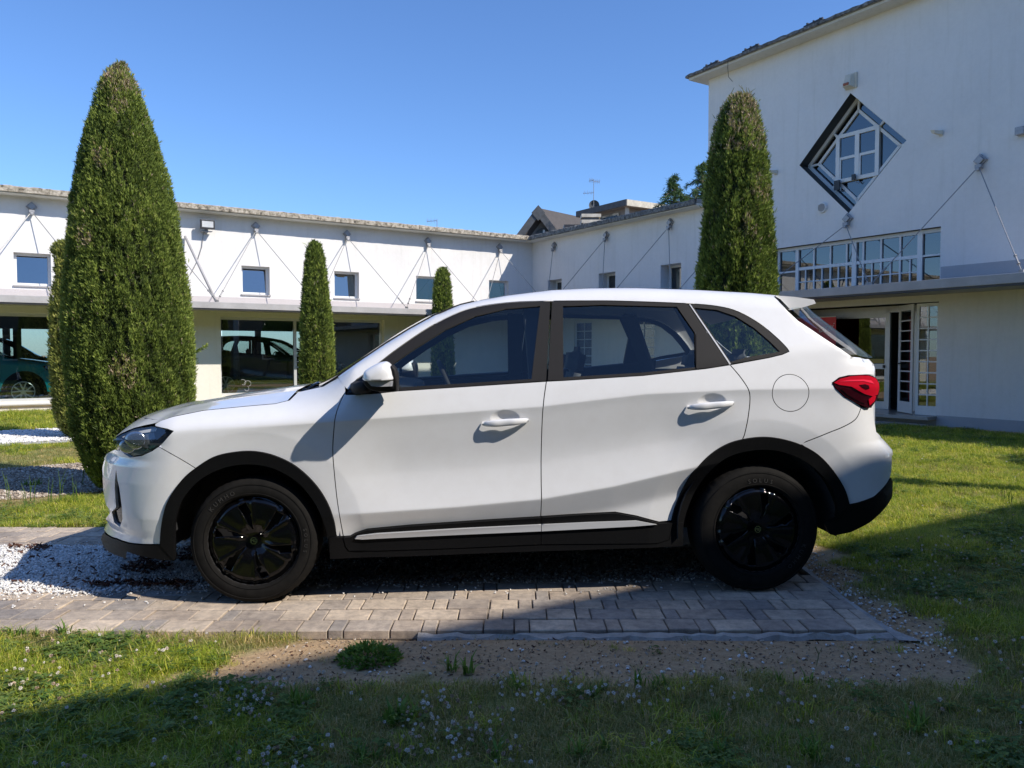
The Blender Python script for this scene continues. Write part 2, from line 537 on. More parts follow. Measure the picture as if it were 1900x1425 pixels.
    M['laurel'] = leaf_mat('laurel_leaves', 'tone', [(0, (.04, .10, .02)), (.5, (.08, .18, .035)), (1, (.16, .28, .07))], .35, .25)


make_materials()
# ------------------------------------------------------------------ value noise for layout
_perm = np.random.default_rng(3).random((256, 256))


def vnoise(x, y, s):
    x = np.asarray(x, float) / s + 50; y = np.asarray(y, float) / s + 50
    xi = np.floor(x).astype(int); yi = np.floor(y).astype(int)
    fx = x - xi; fy = y - yi
    fx = fx * fx * (3 - 2 * fx); fy = fy * fy * (3 - 2 * fy)
    g = lambda i, j: _perm[i % 256, j % 256]
    return (g(xi, yi) * (1 - fx) * (1 - fy) + g(xi + 1, yi) * fx * (1 - fy) + g(xi, yi + 1) * (1 - fx) * fy + g(xi + 1, yi + 1) * fx * fy)


def fbm(x, y, s):
    return (vnoise(x, y, s) + .5 * vnoise(x, y, s / 2.1) + .25 * vnoise(x, y, s / 4.3)) / 1.75


PAD_X1 = 1.69
GZ = -.025          # the pad and the ground round it lie a little lower
PAD_Y0, PAD_Y1 = 3.505, 5.62


def sstep(a, b, x):
    t = np.clip((x - a) / (b - a), 0, 1)
    return t * t * (3 - 2 * t)


def wing_coords(x, y):
    """distance in front of the left wing and of the right wing"""
    dx = x - KC[0]; dy = y - KC[1]
    return dx * BX[0] + dy * BX[1], -(dx * AX[0] + dy * AX[1])


# bands of the far path, measured along the left-wing normal
def _pl(u, v):
    q = gnd(u, v); return wing_coords(q[0], q[1])[0]
P_TAN0, P_TAN1 = _pl(0, 870), _pl(0, 926)
P_WH0, P_WH1 = _pl(0, 801), _pl(0, 829)


def lawn_density(x, y):
    x = np.asarray(x, float); y = np.asarray(y, float)
    n = fbm(x, y, .35) - .5; n2 = fbm(x + 9, y - 4, .9) - .5; n3 = fbm(x - 3, y + 7, .12) - .5
    L = np.ones_like(x)
    inpad = (x < PAD_X1 + .03) & (y > PAD_Y0 - .03) & (y < PAD_Y1)
    L[inpad] = 0
    # trodden soil in front of the pad and round its end
    yb = 2.99 + .20 * n2 + .12 * n + .3 * n3
    xl = -1.02 + .7 * n + .35 * n3 + (y - 3.2) * .55
    xr = 1.98 + .5 * n2 + .4 * n
    front = sstep(-.07, .03, y - yb) * sstep(-.14, .05, x - xl) * sstep(-.12, .08, xr - x) * (y < 3.6)
    side = sstep(-.12, .08, 2.02 + .35 * n + .15 * n2 - np.clip(y - 3.4, 0, 9) * .03 - x) * (x > 1.3) * (y >= 3.4) * (y < 5.3)
    L *= (1 - np.clip(front + side, 0, 1) * .985)
    pl, pr = wing_coords(x, y)
    left = x < -.9
    e = .18 * n
    L[(pl > P_TAN0 + .0) & (pl < P_TAN1)] = 0
    m = ((pl > P_TAN0 - .12) & (pl < P_TAN1 + .12)); L[m] *= .5
    L[(pl > P_WH0) & (pl < P_WH1)] = 0
    L[(pl < .18) | (pr < .55)] = 0
    return L


GX = np.concatenate([[-320, -160, -80, -45, -30, -22], np.arange(-16, 16.01, .11), [22, 30, 45, 80, 160, 320]])
GY = np.concatenate([[-320, -160, -80, -30, -12, -4], np.arange(1.2, 6.4, .08), np.arange(6.4, 26, .16), [30, 40, 60, 100, 180, 500]])


def ground_z(x, y):
    x = np.asarray(x, float); y = np.asarray(y, float)
    z = (fbm(x, y, 1.1) - .5) * .03 + (fbm(x, y, .2) - .5) * .018
    near = np.exp(-np.clip(np.abs(y - 4.5) - 1.1, 0, 9) / .5) * np.exp(-np.clip(x - 1.7, 0, 99) / .3)
    z = z * (1 - .6 * near) - .012 * near
    inpad = (x < PAD_X1 + .02) & (y > PAD_Y0 - .02) & (y < PAD_Y1 + .02)
    z = z + GZ * (1 - sstep(6.6, 10, y))
    z = np.where(inpad, -.075, z)
    far = np.clip((np.hypot(x, y - 8) - 18) / 8, 0, 1)
    pl, pr = wing_coords(x, y)
    inb = (pl < .05) | (pr < .05)
    return np.where(inb, -.06, z * (1 - far))


def build_ground():
    gx, gy = np.meshgrid(GX, GY)
    z = ground_z(gx, gy)
    nx, ny = len(GX), len(GY)
    V = np.stack([gx.ravel(), gy.ravel(), z.ravel()], 1)
    i = np.arange((ny - 1) * (nx - 1)); r = i // (nx - 1); c = i % (nx - 1)
    a = r * nx + c
    Fc = np.stack([a, a + 1, a + nx + 1, a + nx], 1)
    o = mesh_obj("ground", V, Fc, M['ground'], smooth=True)
    tag(o, kind='structure')
    L = lawn_density(gx.ravel(), gy.ravel())
    at = o.data.attributes.new("lawn", 'FLOAT', 'POINT'); at.data.foreach_set("value", L.astype(np.float32))
    return o


build_ground()


def inst_points(name, pts, rot, scl, idx, protos, kind='stuff', label=None, parent=None):
    """a mesh of points that carries instances of prototype objects"""
    me = bpy.data.meshes.new(name)
    n = len(pts)
    me.vertices.add(n)
    me.vertices.foreach_set("co", np.asarray(pts, np.float32).ravel())
    a = me.attributes.new("rot", 'FLOAT_VECTOR', 'POINT'); a.data.foreach_set("vector", np.asarray(rot, np.float32).ravel())
    a = me.attributes.new("scl", 'FLOAT', 'POINT'); a.data.foreach_set("value", np.asarray(scl, np.float32))
    a = me.attributes.new("idx", 'INT', 'POINT'); a.data.foreach_set("value", np.asarray(idx, np.int32))
    o = bpy.data.objects.new(name, me); COL.objects.link(o)
    if parent is not None: o.parent = parent
    pc = bpy.data.collections.new(name + "_kit")
    for p in protos: pc.objects.link(p)
    g = bpy.data.node_groups.new(name + "_scatter", 'GeometryNodeTree')
    g.interface.new_socket("Geometry", in_out='INPUT', socket_type='NodeSocketGeometry')
    g.interface.new_socket("Geometry", in_out='OUTPUT', socket_type='NodeSocketGeometry')
    gi = g.nodes.new("NodeGroupInput"); go = g.nodes.new("NodeGroupOutput")
    ci = g.nodes.new("GeometryNodeCollectionInfo"); ci.inputs[0].default_value = pc
    ci.inputs["Separate Children"].default_value = True; ci.inputs["Reset Children"].default_value = True
    ip = g.nodes.new("GeometryNodeInstanceOnPoints"); ip.inputs["Pick Instance"].default_value = True
    def attr(nm, dt):
        x = g.nodes.new("GeometryNodeInputNamedAttribute"); x.data_type = dt; x.inputs[0].default_value = nm
        return x.outputs[0]
    L = g.links.new
    L(gi.outputs[0], ip.inputs["Points"]); L(ci.outputs[0], ip.inputs["Instance"])
    L(attr("idx", 'INT'), ip.inputs["Instance Index"])
    er = g.nodes.new("FunctionNodeEulerToRotation"); L(attr("rot", 'FLOAT_VECTOR'), er.inputs[0]); L(er.outputs[0], ip.inputs["Rotation"])
    L(attr("scl", 'FLOAT'), ip.inputs["Scale"])
    L(ip.outputs[0], go.inputs[0])
    md = o.modifiers.new("scatter", 'NODES'); md.node_group = g
    if kind: tag(o, label, kind=kind)
    return o


def proto(name, V, Fc, mats, tone=None, smooth=False, fmat=None):
    me = bpy.data.meshes.new(name)
    me.from_pydata([tuple(map(float, v)) for v in V], [], [tuple(int(i) for i in f) for f in Fc])
    for m in (mats if isinstance(mats, (list, tuple)) else [mats]): me.materials.append(m)
    if fmat is not None: me.polygons.foreach_set("material_index", np.array(fmat, np.int32))
    if tone is not None:
        a = me.attributes.new("tone", 'FLOAT', 'POINT'); a.data.foreach_set("value", np.asarray(tone, np.float32))
    if smooth: me.polygons.foreach_set("use_smooth", np.ones(len(me.polygons), bool))
    me.update()
    return bpy.data.objects.new(name, me)


# ------------------------------------------------------------------ parking pad: pavers, joint sand, concrete haunch
def build_pad():
    bed = MB().box(-9, PAD_X1, PAD_Y0 - .005, PAD_Y1, -.12, -.026 + GZ)
    pad = bed.build("parking_pad", M['sand']); tag(pad, kind='structure')
    meshes = {}
    for L_ in (.21, .14, .07):
        for var in range(2):
            w = .142; h = .062; g = .0029
            b = bmesh_box(L_ - g * 2, w - g, h, .0035)
            b.materials.append(M['paver']); meshes[(L_, var)] = b
    patt = [.21, .07, .14]
    R = random.Random(5)
    rows = [("f", 3.508 + .1485 * i, -3.15, PAD_X1) for i in range(6)] + [("b", 5.03 + .1475 * i, -4.75, -1.9) for i in range(4)]
    cnt = 0
    for ri, (k_, y, xa, xb) in enumerate(rows):
        x = xb - [.0, .055, .12, .03, .16, .08, .02, .13, .06, .1][ri]
        if x < xb:
            o = bpy.data.objects.new("paver", meshes[(.07, 0)]); COL.objects.link(o); o.parent = pad
            ww = xb - x; o.location = (x + ww / 2, y + .0735, -.02 + GZ); o.scale = (ww / .07, 1, 1)
            cnt += 1
        i = R.randint(0, 2)
        while x > xa:
            Lb = patt[i % 3]; i += 1
            o = bpy.data.objects.new("paver", meshes[(Lb, R.randint(0, 1))]); COL.objects.link(o); o.parent = pad
            sag = .006 * math.sin(x * 2.1 + ri) + .004 * math.sin(x * .9)
            dz = R.uniform(-.0025, .0025)
            o.location = (x - Lb / 2, y + .0735 + sag, -.02 + GZ + dz)
            o.rotation_euler = (R.uniform(-.007, .007), R.uniform(-.007, .007), R.uniform(-.008, .008))
            x -= Lb; cnt += 1
    # the rest of the field, beyond the frame and under the car, joined into one part
    rest = MB()
    for ri, (k_, y, xa, xb) in enumerate([("f", 3.508 + .1485 * i, -6.5, -3.2) for i in range(6)] + [("b", 5.03 + .1475 * i, -6.5, -4.8) for i in range(4)] + [("b", 5.03 + .1475 * i, -1.88, PAD_X1) for i in range(4)]):
        x = xb; i = ri
        while x > xa:
            Lb = patt[i % 3]; i += 1
            rest.box(x - Lb + .003, x - .003, y + .003, y + .1445, -.05 + GZ, .010 + GZ + R.uniform(-.003, .003)); x -= Lb
    o = rest.build("distant_pavers", M['paver'], pad); o["kind"] = "stuff"
    # worn concrete haunch along the edges
    xs = np.arange(-.42, 1.78, .035)
    V = []; Fc = []
    for i, x in enumerate(xs):
        w = .018 + .06 * float(fbm(x, 2., .11)) - .13 * float(max(0, vnoise(x * 1.0, 7., .28) - .52)) + .02 * float(vnoise(x, 3, .04))
        w = max(w, .012)
        y0 = PAD_Y0 - w
        zt = GZ - .012 + .014 * float(vnoise(x, 1, .05))
        V += [(x, y0, -.05), (x, y0 + .012, zt), (x, PAD_Y0 - .002, zt + .004), (x, PAD_Y0 - .002, -.06)]
        if i:
            b = 4 * (i - 1)
            Fc += [(b + j, b + 4 + j, b + 5 + j, b + 1 + j) for j in range(3)]
    ys = np.arange(PAD_Y0 - .10, 5.4, .04); n0 = len(V)
    for i, y in enumerate(ys):
        w = .028 + .035 * float(fbm(3., y, .15)) + .05 * math.exp(-(y - PAD_Y0 + .08) / .1)
        x1 = PAD_X1 + w
        zt = GZ - .003 + .004 * float(vnoise(y, 5, .05))
        V += [(PAD_X1 + .002, y, -.06), (PAD_X1 + .002, y, zt + .004), (x1 - .012, y, zt), (x1, y, -.05)]
        if i:
            b = n0 + 4 * (i - 1)
            Fc += [(b + j, b + 4 + j, b + 5 + j, b + 1 + j) for j in range(3)]
    o = mesh_obj("concrete_haunch", V, Fc, M['old_concrete'], pad, smooth=False)
    print("pavers", cnt)
    return pad


def bmesh_box(lx, ly, lz, bev):
    import bmesh
    bm = bmesh.new()
    bmesh.ops.create_cube(bm, size=1.0)
    for v in bm.verts:
        v.co = Vector((v.co.x * lx, v.co.y * ly, v.co.z * lz))
    ed = [e for e in bm.edges if any(v.co.z > 0 for v in e.verts)]
    bmesh.ops.bevel(bm, geom=ed, offset=bev, segments=1, affect='EDGES', clamp_overlap=True)
    me = bpy.data.meshes.new("paver"); bm.to_mesh(me); bm.free()
    return me


PAD = build_pad()


# ------------------------------------------------------------------ gravel
def stone_proto(name, mat, seed, flat=.6, r=1.0):
    R = np.random.default_rng(seed)
    import bmesh
    bm = bmesh.new(); bmesh.ops.create_icosphere(bm, subdivisions=1, radius=1)
    V = []
    for v in bm.verts:
        p = np.array(v.co) * (1 + R.uniform(-.28, .28)); V.append(p * np.array([1.15, .85, flat]) * r)
    Fc = [[v.index for v in f.verts] for f in bm.faces]
    bm.free()
    return proto(name, V, Fc, mat)


def chip_proto(name, mat, seed):
    R = np.random.default_rng(seed)
    V = [(x * R.uniform(.8, 1.2) * 1.5, y * R.uniform(.7, 1.2) * .55, z * .3 + .25) for x in (-1, 1) for y in (-1, 1) for z in (-1, 1)]
    Fc = [(0, 1, 3, 2), (4, 6, 7, 5), (0, 4, 5, 1), (2, 3, 7, 6), (0, 2, 6, 4), (1, 5, 7, 3)]
    return proto(name, V, Fc, mat)


def scatter_stones(name, x, y, z, size, protos, seed=1, label=None):
    R = np.random.default_rng(seed); n = len(x)
    rot = R.uniform(0, 6.28, (n, 3)); rot[:, :2] *= .12
    idx = R.integers(0, len(protos), n)
    return inst_points(name, np.stack([x, y, z], 1), rot, size, idx, protos, label=label)


def build_gravel():
    R = np.random.default_rng(11)
    # bed in the middle of the pad: white marble at the left, the same with shade painted in under the car
    n = 84000
    x = R.uniform(-4.6, 1.45, n); y = R.uniform(3.75, 5.2, n)
    w = (fbm(x, y, .25) - .5); w3 = R.random(n)
    y0 = np.interp(x, [-4.6, -2.6, -1.8, -.8, .2, 1.5], [3.98, 3.98, 4.12, 4.20, 4.28, 4.36]) + .14 * w
    y1 = 5.05 + .06 * w
    body = (y > y0) & (y < y1) & (x < 1.4 + .15 * w)
    spill = (w3 < .013) & (y > y0 - .26) & (y < 5.6)
    spill |= (w3 < .12) & (y > y0 - .07) & (y < y0)
    k = body | spill
    x, y, body = x[k], y[k], body[k]; n = len(x)
    whiteness = sstep(-.85, -1.7, x + .5 * (fbm(x, y, .3) - .5))
    dark = (fbm(x * .6 + 3, y * 1.3, .17) > .63 - .04 * np.exp(-((x + 2.0) / .6) ** 2)) & (x < -1.0) & (x > -3.2) & body & (R.random(n) < .38)
    isw = (R.random(n) < whiteness) | (~body)
    z = np.where(body, R.uniform(.006, .026, n), .016)
    z = np.where(dark, z + .010, z) + GZ
    sz = R.uniform(.0042, .0085, n) * np.where(body, 1, .8)
    a = isw & ~dark
    scatter_stones("white_gravel", x[a], y[a], z[a], sz[a] * 1.05, [stone_proto("stone", M['marble'], i) for i in range(4)], 3)
    b = ~isw & ~dark
    scatter_stones("grey_gravel", x[b], y[b], z[b], sz[b] * .95, [stone_proto("stone", M['grey_chip'], i + 9) for i in range(4)], 4)
    d_ = dark | ((R.random(n) < .018) & body)
    scatter_stones("bark_chips", x[d_], y[d_], z[d_] + .008, sz[d_] * R.uniform(.7, 1.5, d_.sum()), [chip_proto("chip", M['bark_chip'], i) for i in range(3)], 5)
    # bed under the stones
    for nm, xa, xb, mt in (("gravel_bed", -4.7, 1.42, M['grey_bed']),):
        o = MB().box(xa, xb, 4.33, 5.04, -.06, .004 + GZ).build(nm, mt); tag(o, kind='structure')
    o = MB().box(-4.7, -1.6, 4.02, 5.04, -.06, .009 + GZ).build("gravel_bed", M['white_bed']); tag(o, kind='structure')
    # tan gravel path and white gravel band beyond
    def band(p0, p1, xr, nm, mt):
        V = []; Fc = []
        xs = np.arange(xr[0], xr[1], .25)
        for i, s in enumerate(xs):
            for p in (p0, p1):
                q = KC + AX * s + BX * p; V.append((q[0], q[1], .010 + GZ * (1 - float(sstep(6.6, 10, q[1])))))
            if i: b = 2 * (i - 1); Fc.append((b, b + 2, b + 3, b + 1))
        o = mesh_obj(nm, V, Fc, mt); tag(o, kind='structure')
        return o
    ground_up = .020
    band(P_TAN0, P_TAN1, (-19, -8.2), "gravel_path", M['tan_bed'])
    band(P_WH0, P_WH1, (-19, -9.2), "gravel_strip", M['white_bed'])
    def bandpts(n, p0, p1, s0, s1):
        s = R.uniform(s0, s1, n); p = R.uniform(p0, p1, n)
        q = KC[None, :2] + AX[None, :2] * s[:, None] + BX[None, :2] * p[:, None]
        return q[:, 0], q[:, 1]
    x, y = bandpts(26000, P_TAN0, P_TAN1, -17, -9)
    scatter_stones("tan_gravel", x, y, .014 + GZ * (1 - sstep(6.6, 10, y)), R.uniform(.009, .017, len(x)), [stone_proto("stone", M['tan_chip'], i + 20) for i in range(4)], 6)
    x, y = bandpts(9000, P_WH0 + .1, P_WH1 - .25, -17, -9.5)
    scatter_stones("white_gravel", x, y, np.full(len(x), .022), R.uniform(.012, .026, len(x)), [stone_proto("stone", M['marble'], i + 30) for i in range(4)], 7)
    # pebbles scattered over the soil round the end of the pad
    n = 1500
    x = R.uniform(1.68, 2.25, n); y = R.uniform(3.3, 5.2, n); k = (R.random(n) < np.exp(-(x - 1.68) / .22)) 
    x2 = R.uniform(-.9, 1.9, 130); y2 = R.uniform(3.0, 3.42, 130)
    x = np.concatenate([x[k], x2]); y = np.concatenate([y[k], y2])
    scatter_stones("scattered_pebbles", x, y, ground_z(x, y) + .005, R.uniform(.003, .0085, len(x)), [stone_proto("stone", M['marble'], i + 40) for i in range(3)], 8)


M['grey_bed'] = simple('fine_grey_gravel', (.13, .125, .115), .95, .5, 60, 1.0, 150)  # bed colour carries the painted shade under the car
M['white_bed'] = simple('fine_white_gravel', (.50, .49, .47), .95, .35, 60, 1.0, 150)
M['tan_bed'] = simple('fine_tan_gravel', (.27, .22, .17), .95, .4, 50, 1.0, 120)
build_gravel()
# ------------------------------------------------------------------ buildings
def wall_strip(fn, x0, x1, z0, z1, holes, depth, mb, mi, mi_rev, skip_z=(), p=0.0, y_in=None):
    """flat wall with openings and their reveals"""
    outer = [(x0, z0), (x1, z0), (x1, z1), (x0, z1)]
    ov, tris, loops = cdt(outer, holes)
    mb.add([(a, p, b) for a, b in ov], tris, mi)
    for h in holes:
        n = len(h)
        for i in range(n):
            a = h[i]; b = h[(i + 1) % n]
            if any(abs(a[1] - s) < 1e-4 and abs(b[1] - s) < 1e-4 for s in skip_z): continue
            mb.add([(a[0], p, a[1]), (b[0], p, b[1]), (b[0], p - depth, b[1]), (a[0], p - depth, a[1])], [(0, 1, 2, 3)], mi_rev)


def rect(x0, x1, z0, z1): return [(x0, z0), (x1, z0), (x1, z1), (x0, z1)]


def pane(fn, parent, x0, x1, z0, z1, p, mat, t=.008, name="pane"):
    o = MB(fn).box(x0, x1, p - t, p, z0, z1).build(name, mat, parent)
    return o


def small_window(fn, parent, x0, x1, z0, z1, p=-.13, mat=None, sill=True, half=None, tilt=0.0):
    w = MB(fn)
    f = .055
    w.box(x0, x1, p - .05, p, z0, z0 + f); w.box(x0, x1, p - .05, p, z1 - f, z1)
    w.box(x0, x0 + f, p - .05, p, z0 + f, z1 - f); w.box(x1 - f, x1, p - .05, p, z0 + f, z1 - f)
    o = w.build("window", M['white_frame'], parent)
    if tilt:
        a, b, c, d_ = x0 + f * .7, x1 - f * .7, z0 + f * .7, z1 - f * .7; p_ = p - .025
        MB(fn).add([(a, p_, c), (b, p_, c), (b, p_ - tilt, d_), (a, p_ - tilt, d_), (a, p_ - .006, c), (b, p_ - .006, c), (b, p_ - tilt - .006, d_), (a, p_ - tilt - .006, d_)], [(0, 1, 2, 3), (4, 7, 6, 5), (0, 4, 5, 1), (1, 5, 6, 2), (2, 6, 7, 3), (3, 7, 4, 0)]).build("pane", M['sky_glass'], o)
    else: pane(fn, o, x0 + f, x1 - f, z0 + f, z1 - f, p - .02, mat or M['dark_glass'])
    if sill:
        MB(fn).box(x0 - .02, x1 + .02, p, .035, z0 - .035, z0 - .003).build("sill", M['concrete'], o)
    if half:
        MB(fn).box(half[0], half[1], p - .10, p - .085, z0 + f, z1 - f).build("blind", M['blind'], o)
    return o


def anchor_and_rods(fn, parent, x, z, pair=(-1, 1), L=1.165, zc=2.40):
    a = MB(fn)
    s = .108
    a.prism([(x, z + s), (x + s, z), (x, z - s), (x - s, z)], .0, .05)
    a.prism([(x, z + s * .72), (x + s * .72, z), (x, z - s * .72), (x - s * .72, z)], .05, .085)
    a.box(x - .05, x + .05, .03, .11, z - .135, z - .075)
    a.box(x - .03, x + .03, .05, .13, z - .18, z - .13)
    a.build("rod_anchor", M['galv'], parent, bevel=.006)
    for sgn in pair:
        b = MB(fn)
        p0 = (x + .028 * sgn, .10, z - .15); p1 = (x + sgn * L, 1.13, zc)
        b.tube([p0, p1], .009, 6)
        l = lambda t: tuple(p0[i] + (p1[i] - p0[i]) * t for i in range(3))
        b.tube([l(.86), l(.93)], .017, 6)
        b.tube([l(.855), l(.865)], .026, 6); b.tube([l(.925), l(.935)], .026, 6)
        b.box(p1[0] - .03, p1[0] + .03, 1.10, 1.16, 2.381, 2.43)
        b.build("tie_rod", M['rod'], parent)


def canopy(fn, parent, x0, x1, seams=()):
    c = MB(fn).box(x0, x1, .0025, 1.25, 2.237, 2.38)
    o = c.build("canopy", M['concrete'], parent, bevel=.006)
    MB(fn).box(x0 + .001, x1 - .001, 1.13, 1.235, 2.205, 2.2365).build("drip_edge", M['dark_metal'], o)  # dark strip standing in for the shaded underside of the slab
    return o


def left_wing():
    fn = LW
    r = empty("showroom_wing", LW(8, 0, 0))
    tag(r, "long low white wing on the left with six small square windows over showroom glazing", "building")
    r.location = (0, 0, 0)
    X1 = 21.0
    wins = [(1.18 + 2.331 * k - .338, 1.18 + 2.331 * k + .338) for k in range(9)]
    mb = MB(fn)
    lowh = [rect(4.80, 9.02, .22, 2.12), rect(10.35, 20.0, .22, 2.09)]
    wall_strip(fn, 0, X1, -.3, 2.30, lowh, .22, mb, 1, 1)
    wall_strip(fn, 0, X1, 2.30, 2.585, [], .2, mb, 2, 2)
    wall_strip(fn, 0, X1, 2.585, 4.60, [rect(a, b, 2.675, 3.36) for a, b in wins], .13, mb, 0, 3)
    mb.build("wall", [M['plaster'], M['plaster_low'], M['band'], M['plaster']], r)
    # far-side shell and roof
    sh = MB(fn)
    sh.box(0, X1, -9.2, -9.0, 2.1, 4.60, 0); sh.box(X1, X1 + .2, -9.2, 0, -.3, 4.6, 0)
    sh.box(0, X1, -9.2, -9.0, -.3, .75, 0)
    for k in range(12): sh.box(k * 1.9 - .1, k * 1.9 + .1, -9.15, -9.05, .75, 2.1, 0)
    sh.build("rear_wall", [M['plaster']], r)
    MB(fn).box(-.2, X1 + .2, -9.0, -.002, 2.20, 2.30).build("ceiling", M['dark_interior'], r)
    MB(fn).box(-.2, X1 + .2, -9.0, -.24, -.1, .10).build("showroom_floor", M['floor_tile'], r)
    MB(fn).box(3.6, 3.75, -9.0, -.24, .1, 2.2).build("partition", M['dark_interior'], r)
    # eaves
    ro = MB(fn).box(-.4 + .001, X1 + .4, -9.6, .335, 4.60, 4.68).build("roof", M['old_concrete'], r)
    ea = MB(fn)
    n = 210
    R = random.Random(2)
    xs = [(.402 + (X1 + .4 - .402) * i / n) for i in range(n + 1)]
    V = []; Fc = []
    for i, x in enumerate(xs):
        zt = 4.672 + R.uniform(-.012, .016); pp = .40 + R.uniform(-.006, .006)
        V += [(x, .34, 4.545), (x, pp, 4.553), (x, pp + .004, zt - .02), (x, .36, zt), (x, .2, 4.695)]
        if i:
            b = 5 * (i - 1); Fc += [(b + j, b + 5 + j, b + 6 + j, b + 1 + j) for j in range(4)]
    ea.add(V, Fc); ea.build("eaves", M['eaves'], r)
    MB(fn).box(.402, X1 + .4, -.0, .345, 4.53, 4.59).build("soffit", M['soffit'], r)
    canopy(fn, r, 0.002, X1)
    for i, (a, b) in enumerate(wins):
        if i in (2, 4) or True:
            small_window(fn, r, a, b, 2.675, 3.36, mat=M['dark_glass'], tilt={2: .052, 3: .075, 5: .056}.get(i, 0))
    for k in range(9):
        anchor_and_rods(fn, r, 1.175 + 2.331 * k, 4.33)
    # showroom glazing
    def shop(x0, x1, z0, z1, mull, nm):
        w = MB(fn); f = .05; p = -.16
        w.box(x0, x1, p - .06, p, z1 - .07, z1); w.box(x0, x1, p - .06, p, z0, z0 + f)
        w.box(x0, x0 + f, p - .06, p, z0 + f, z1 - .07); w.box(x1 - f, x1, p - .06, p, z0 + f, z1 - .07)
        for m in mull: w.box(m - .035, m + .035, p - .06, p + .01, z0 + f, z1 - .07)
        o = w.build("shop_window", M['alu'], r)
        ed = [x0 + f] + list(mull) + [x1 - f]
        for a, b in zip(ed[:-1], ed[1:]):
            pane(fn, o, a + .03, b - .03, z0 + f, z1 - .07, p - .03, M['shop_glass'])
            MB(fn).box(a + .02, b - .02, p - .20, p - .12, z1 - .33, z1 - .07).build("blind_box", M['dark_metal'], o)
        return o
    s1 = shop(4.80, 9.02, .22, 2.12, [7.17], "a")
    shop(10.35, 20.0, .22, 2.09, [13.6, 16.8], "b")
    for zz in (1.02, 1.16, 1.30, .88):
        MB(fn).box(7.02, 7.17, -.14, -.12, zz, zz + .015).build("bracket", M['alu'], s1)
    sl = MB(fn)
    for i in range(8):
        a0 = math.pi * (i / 8) - math.pi / 2; a1 = math.pi * ((i + 1) / 8) - math.pi / 2
        c0 = (.03 + .055 * math.cos(a0), .165 + .05 * math.sin(a0)); c1 = (.03 + .055 * math.cos(a1), .165 + .05 * math.sin(a1))
        sl.add([(10.25, c0[0], c0[1]), (20.1, c0[0], c0[1]), (20.1, c1[0], c1[1]), (10.25, c1[0], c1[1])], [(0, 1, 2, 3)])
    sl.box(10.25, 20.1, -.05, .03, .115, .215)
    sl.build("sill", M['plaster'], r)
    # interior light-coloured columns behind the left glazing
    for x in (11.9, 12.75, 14.2):
        MB(fn).tube([(x + 1.2, -3.2, .1), (x + 1.2, -3.2, 2.2)], .09, 12).build("column", M['mid_interior'], r, smooth=True)
    # ornament etched on the shop glass
    orn = MB(fn)
    cx, cz = 8.35, .48
    for k, (ax_, az_) in enumerate(((.0, .0), (.12, .03), (.05, -.12))):
        pts = [(cx + ax_ + .10 * math.cos(t) * (1 - t / 9), -.148, cz + az_ + .10 * math.sin(t) * (1 - t / 9)) for t in np.linspace(k, k + 4.4, 14)]
        orn.tube(pts, .005, 4)
    orn.build("scroll_decal", M['mid_interior'], s1)
    return r


LEFT = left_wing()


def right_low_wing():
    fn = RW
    r = empty("low_side_wing"); tag(r, "low white wing in shade linking the corner to the tall gabled hall", "building")
    X1 = 6.995
    mb = MB(fn)
    wins = [(.80, 1.477), (3.14, 3.82), (5.50, 6.19)]
    low = [rect(2.05, 2.85, .1, 2.12), rect(4.4, 5.3, .1, 2.12)]
    wall_strip(fn, .001, X1, -.3, 2.30, low, .2, mb, 1, 1)
    wall_strip(fn, .001, X1, 2.30, 2.585, [], .2, mb, 2, 2)
    wall_strip(fn, .001, X1, 2.585, 4.60, [rect(a, b, 2.675, 3.36) for a, b in wins], .30, mb, 0, 3)
    mb.build("wall", [M['plaster'], M['plaster_low'], M['band'], M['plaster']], r)
    MB(fn).box(-.3, X1, -9.0, -8.8, -.3, 4.6).build("rear_wall", M['plaster'], r)
    MB(fn).box(.0, X1, -8.8, -.002, 2.2, 2.3).build("ceiling", M['dark_interior'], r)
    MB(fn).box(.0, X1, -8.8, -.02, -.1, .08).build("floor", M['floor_tile'], r)
    for a, b in wins: small_window(fn, r, a, b, 2.675, 3.36, p=-.30, half=(b - .30, b - .06))
    MB(fn).box(-9.6, X1, -9.4, .335, 4.60, 4.68).build("roof", M['old_concrete'], r)
    ea = MB(fn); R = random.Random(4); n = 70; V = []; Fc = []
    for i in range(n + 1):
        x = .40 + (X1 - .40) * i / n
        zt = 4.672 + R.uniform(-.012, .016); pp = .40 + R.uniform(-.005, .005)
        V += [(x, .34, 4.545), (x, pp, 4.553), (x, pp + .004, zt - .02), (x, .36, zt), (x, .2, 4.695)]
        if i: b = 5 * (i - 1); Fc += [(b + j, b + 5 + j, b + 6 + j, b + 1 + j) for j in range(4)]
    ea.add(V, Fc); ea.build("eaves", M['eaves_dark'], r)
    MB(fn).box(.003, X1, 0, .345, 4.528, 4.588).build("soffit", M['soffit'], r)
    canopy(fn, r, 1.252, X1)
    for x in (1.155, 3.48, 5.843):
        anchor_and_rods(fn, r, x, 4.335, pair=(-1, 1) if x > 2 else (1,))
    for x0, x1 in ((2.05, 2.85), (4.4, 5.3)):
        lattice(fn, r, x0, x1, .1, 2.12, -.06, 2, 8, "lattice_door")
    # short chimney stack and its neighbour on the flat roof
    return r


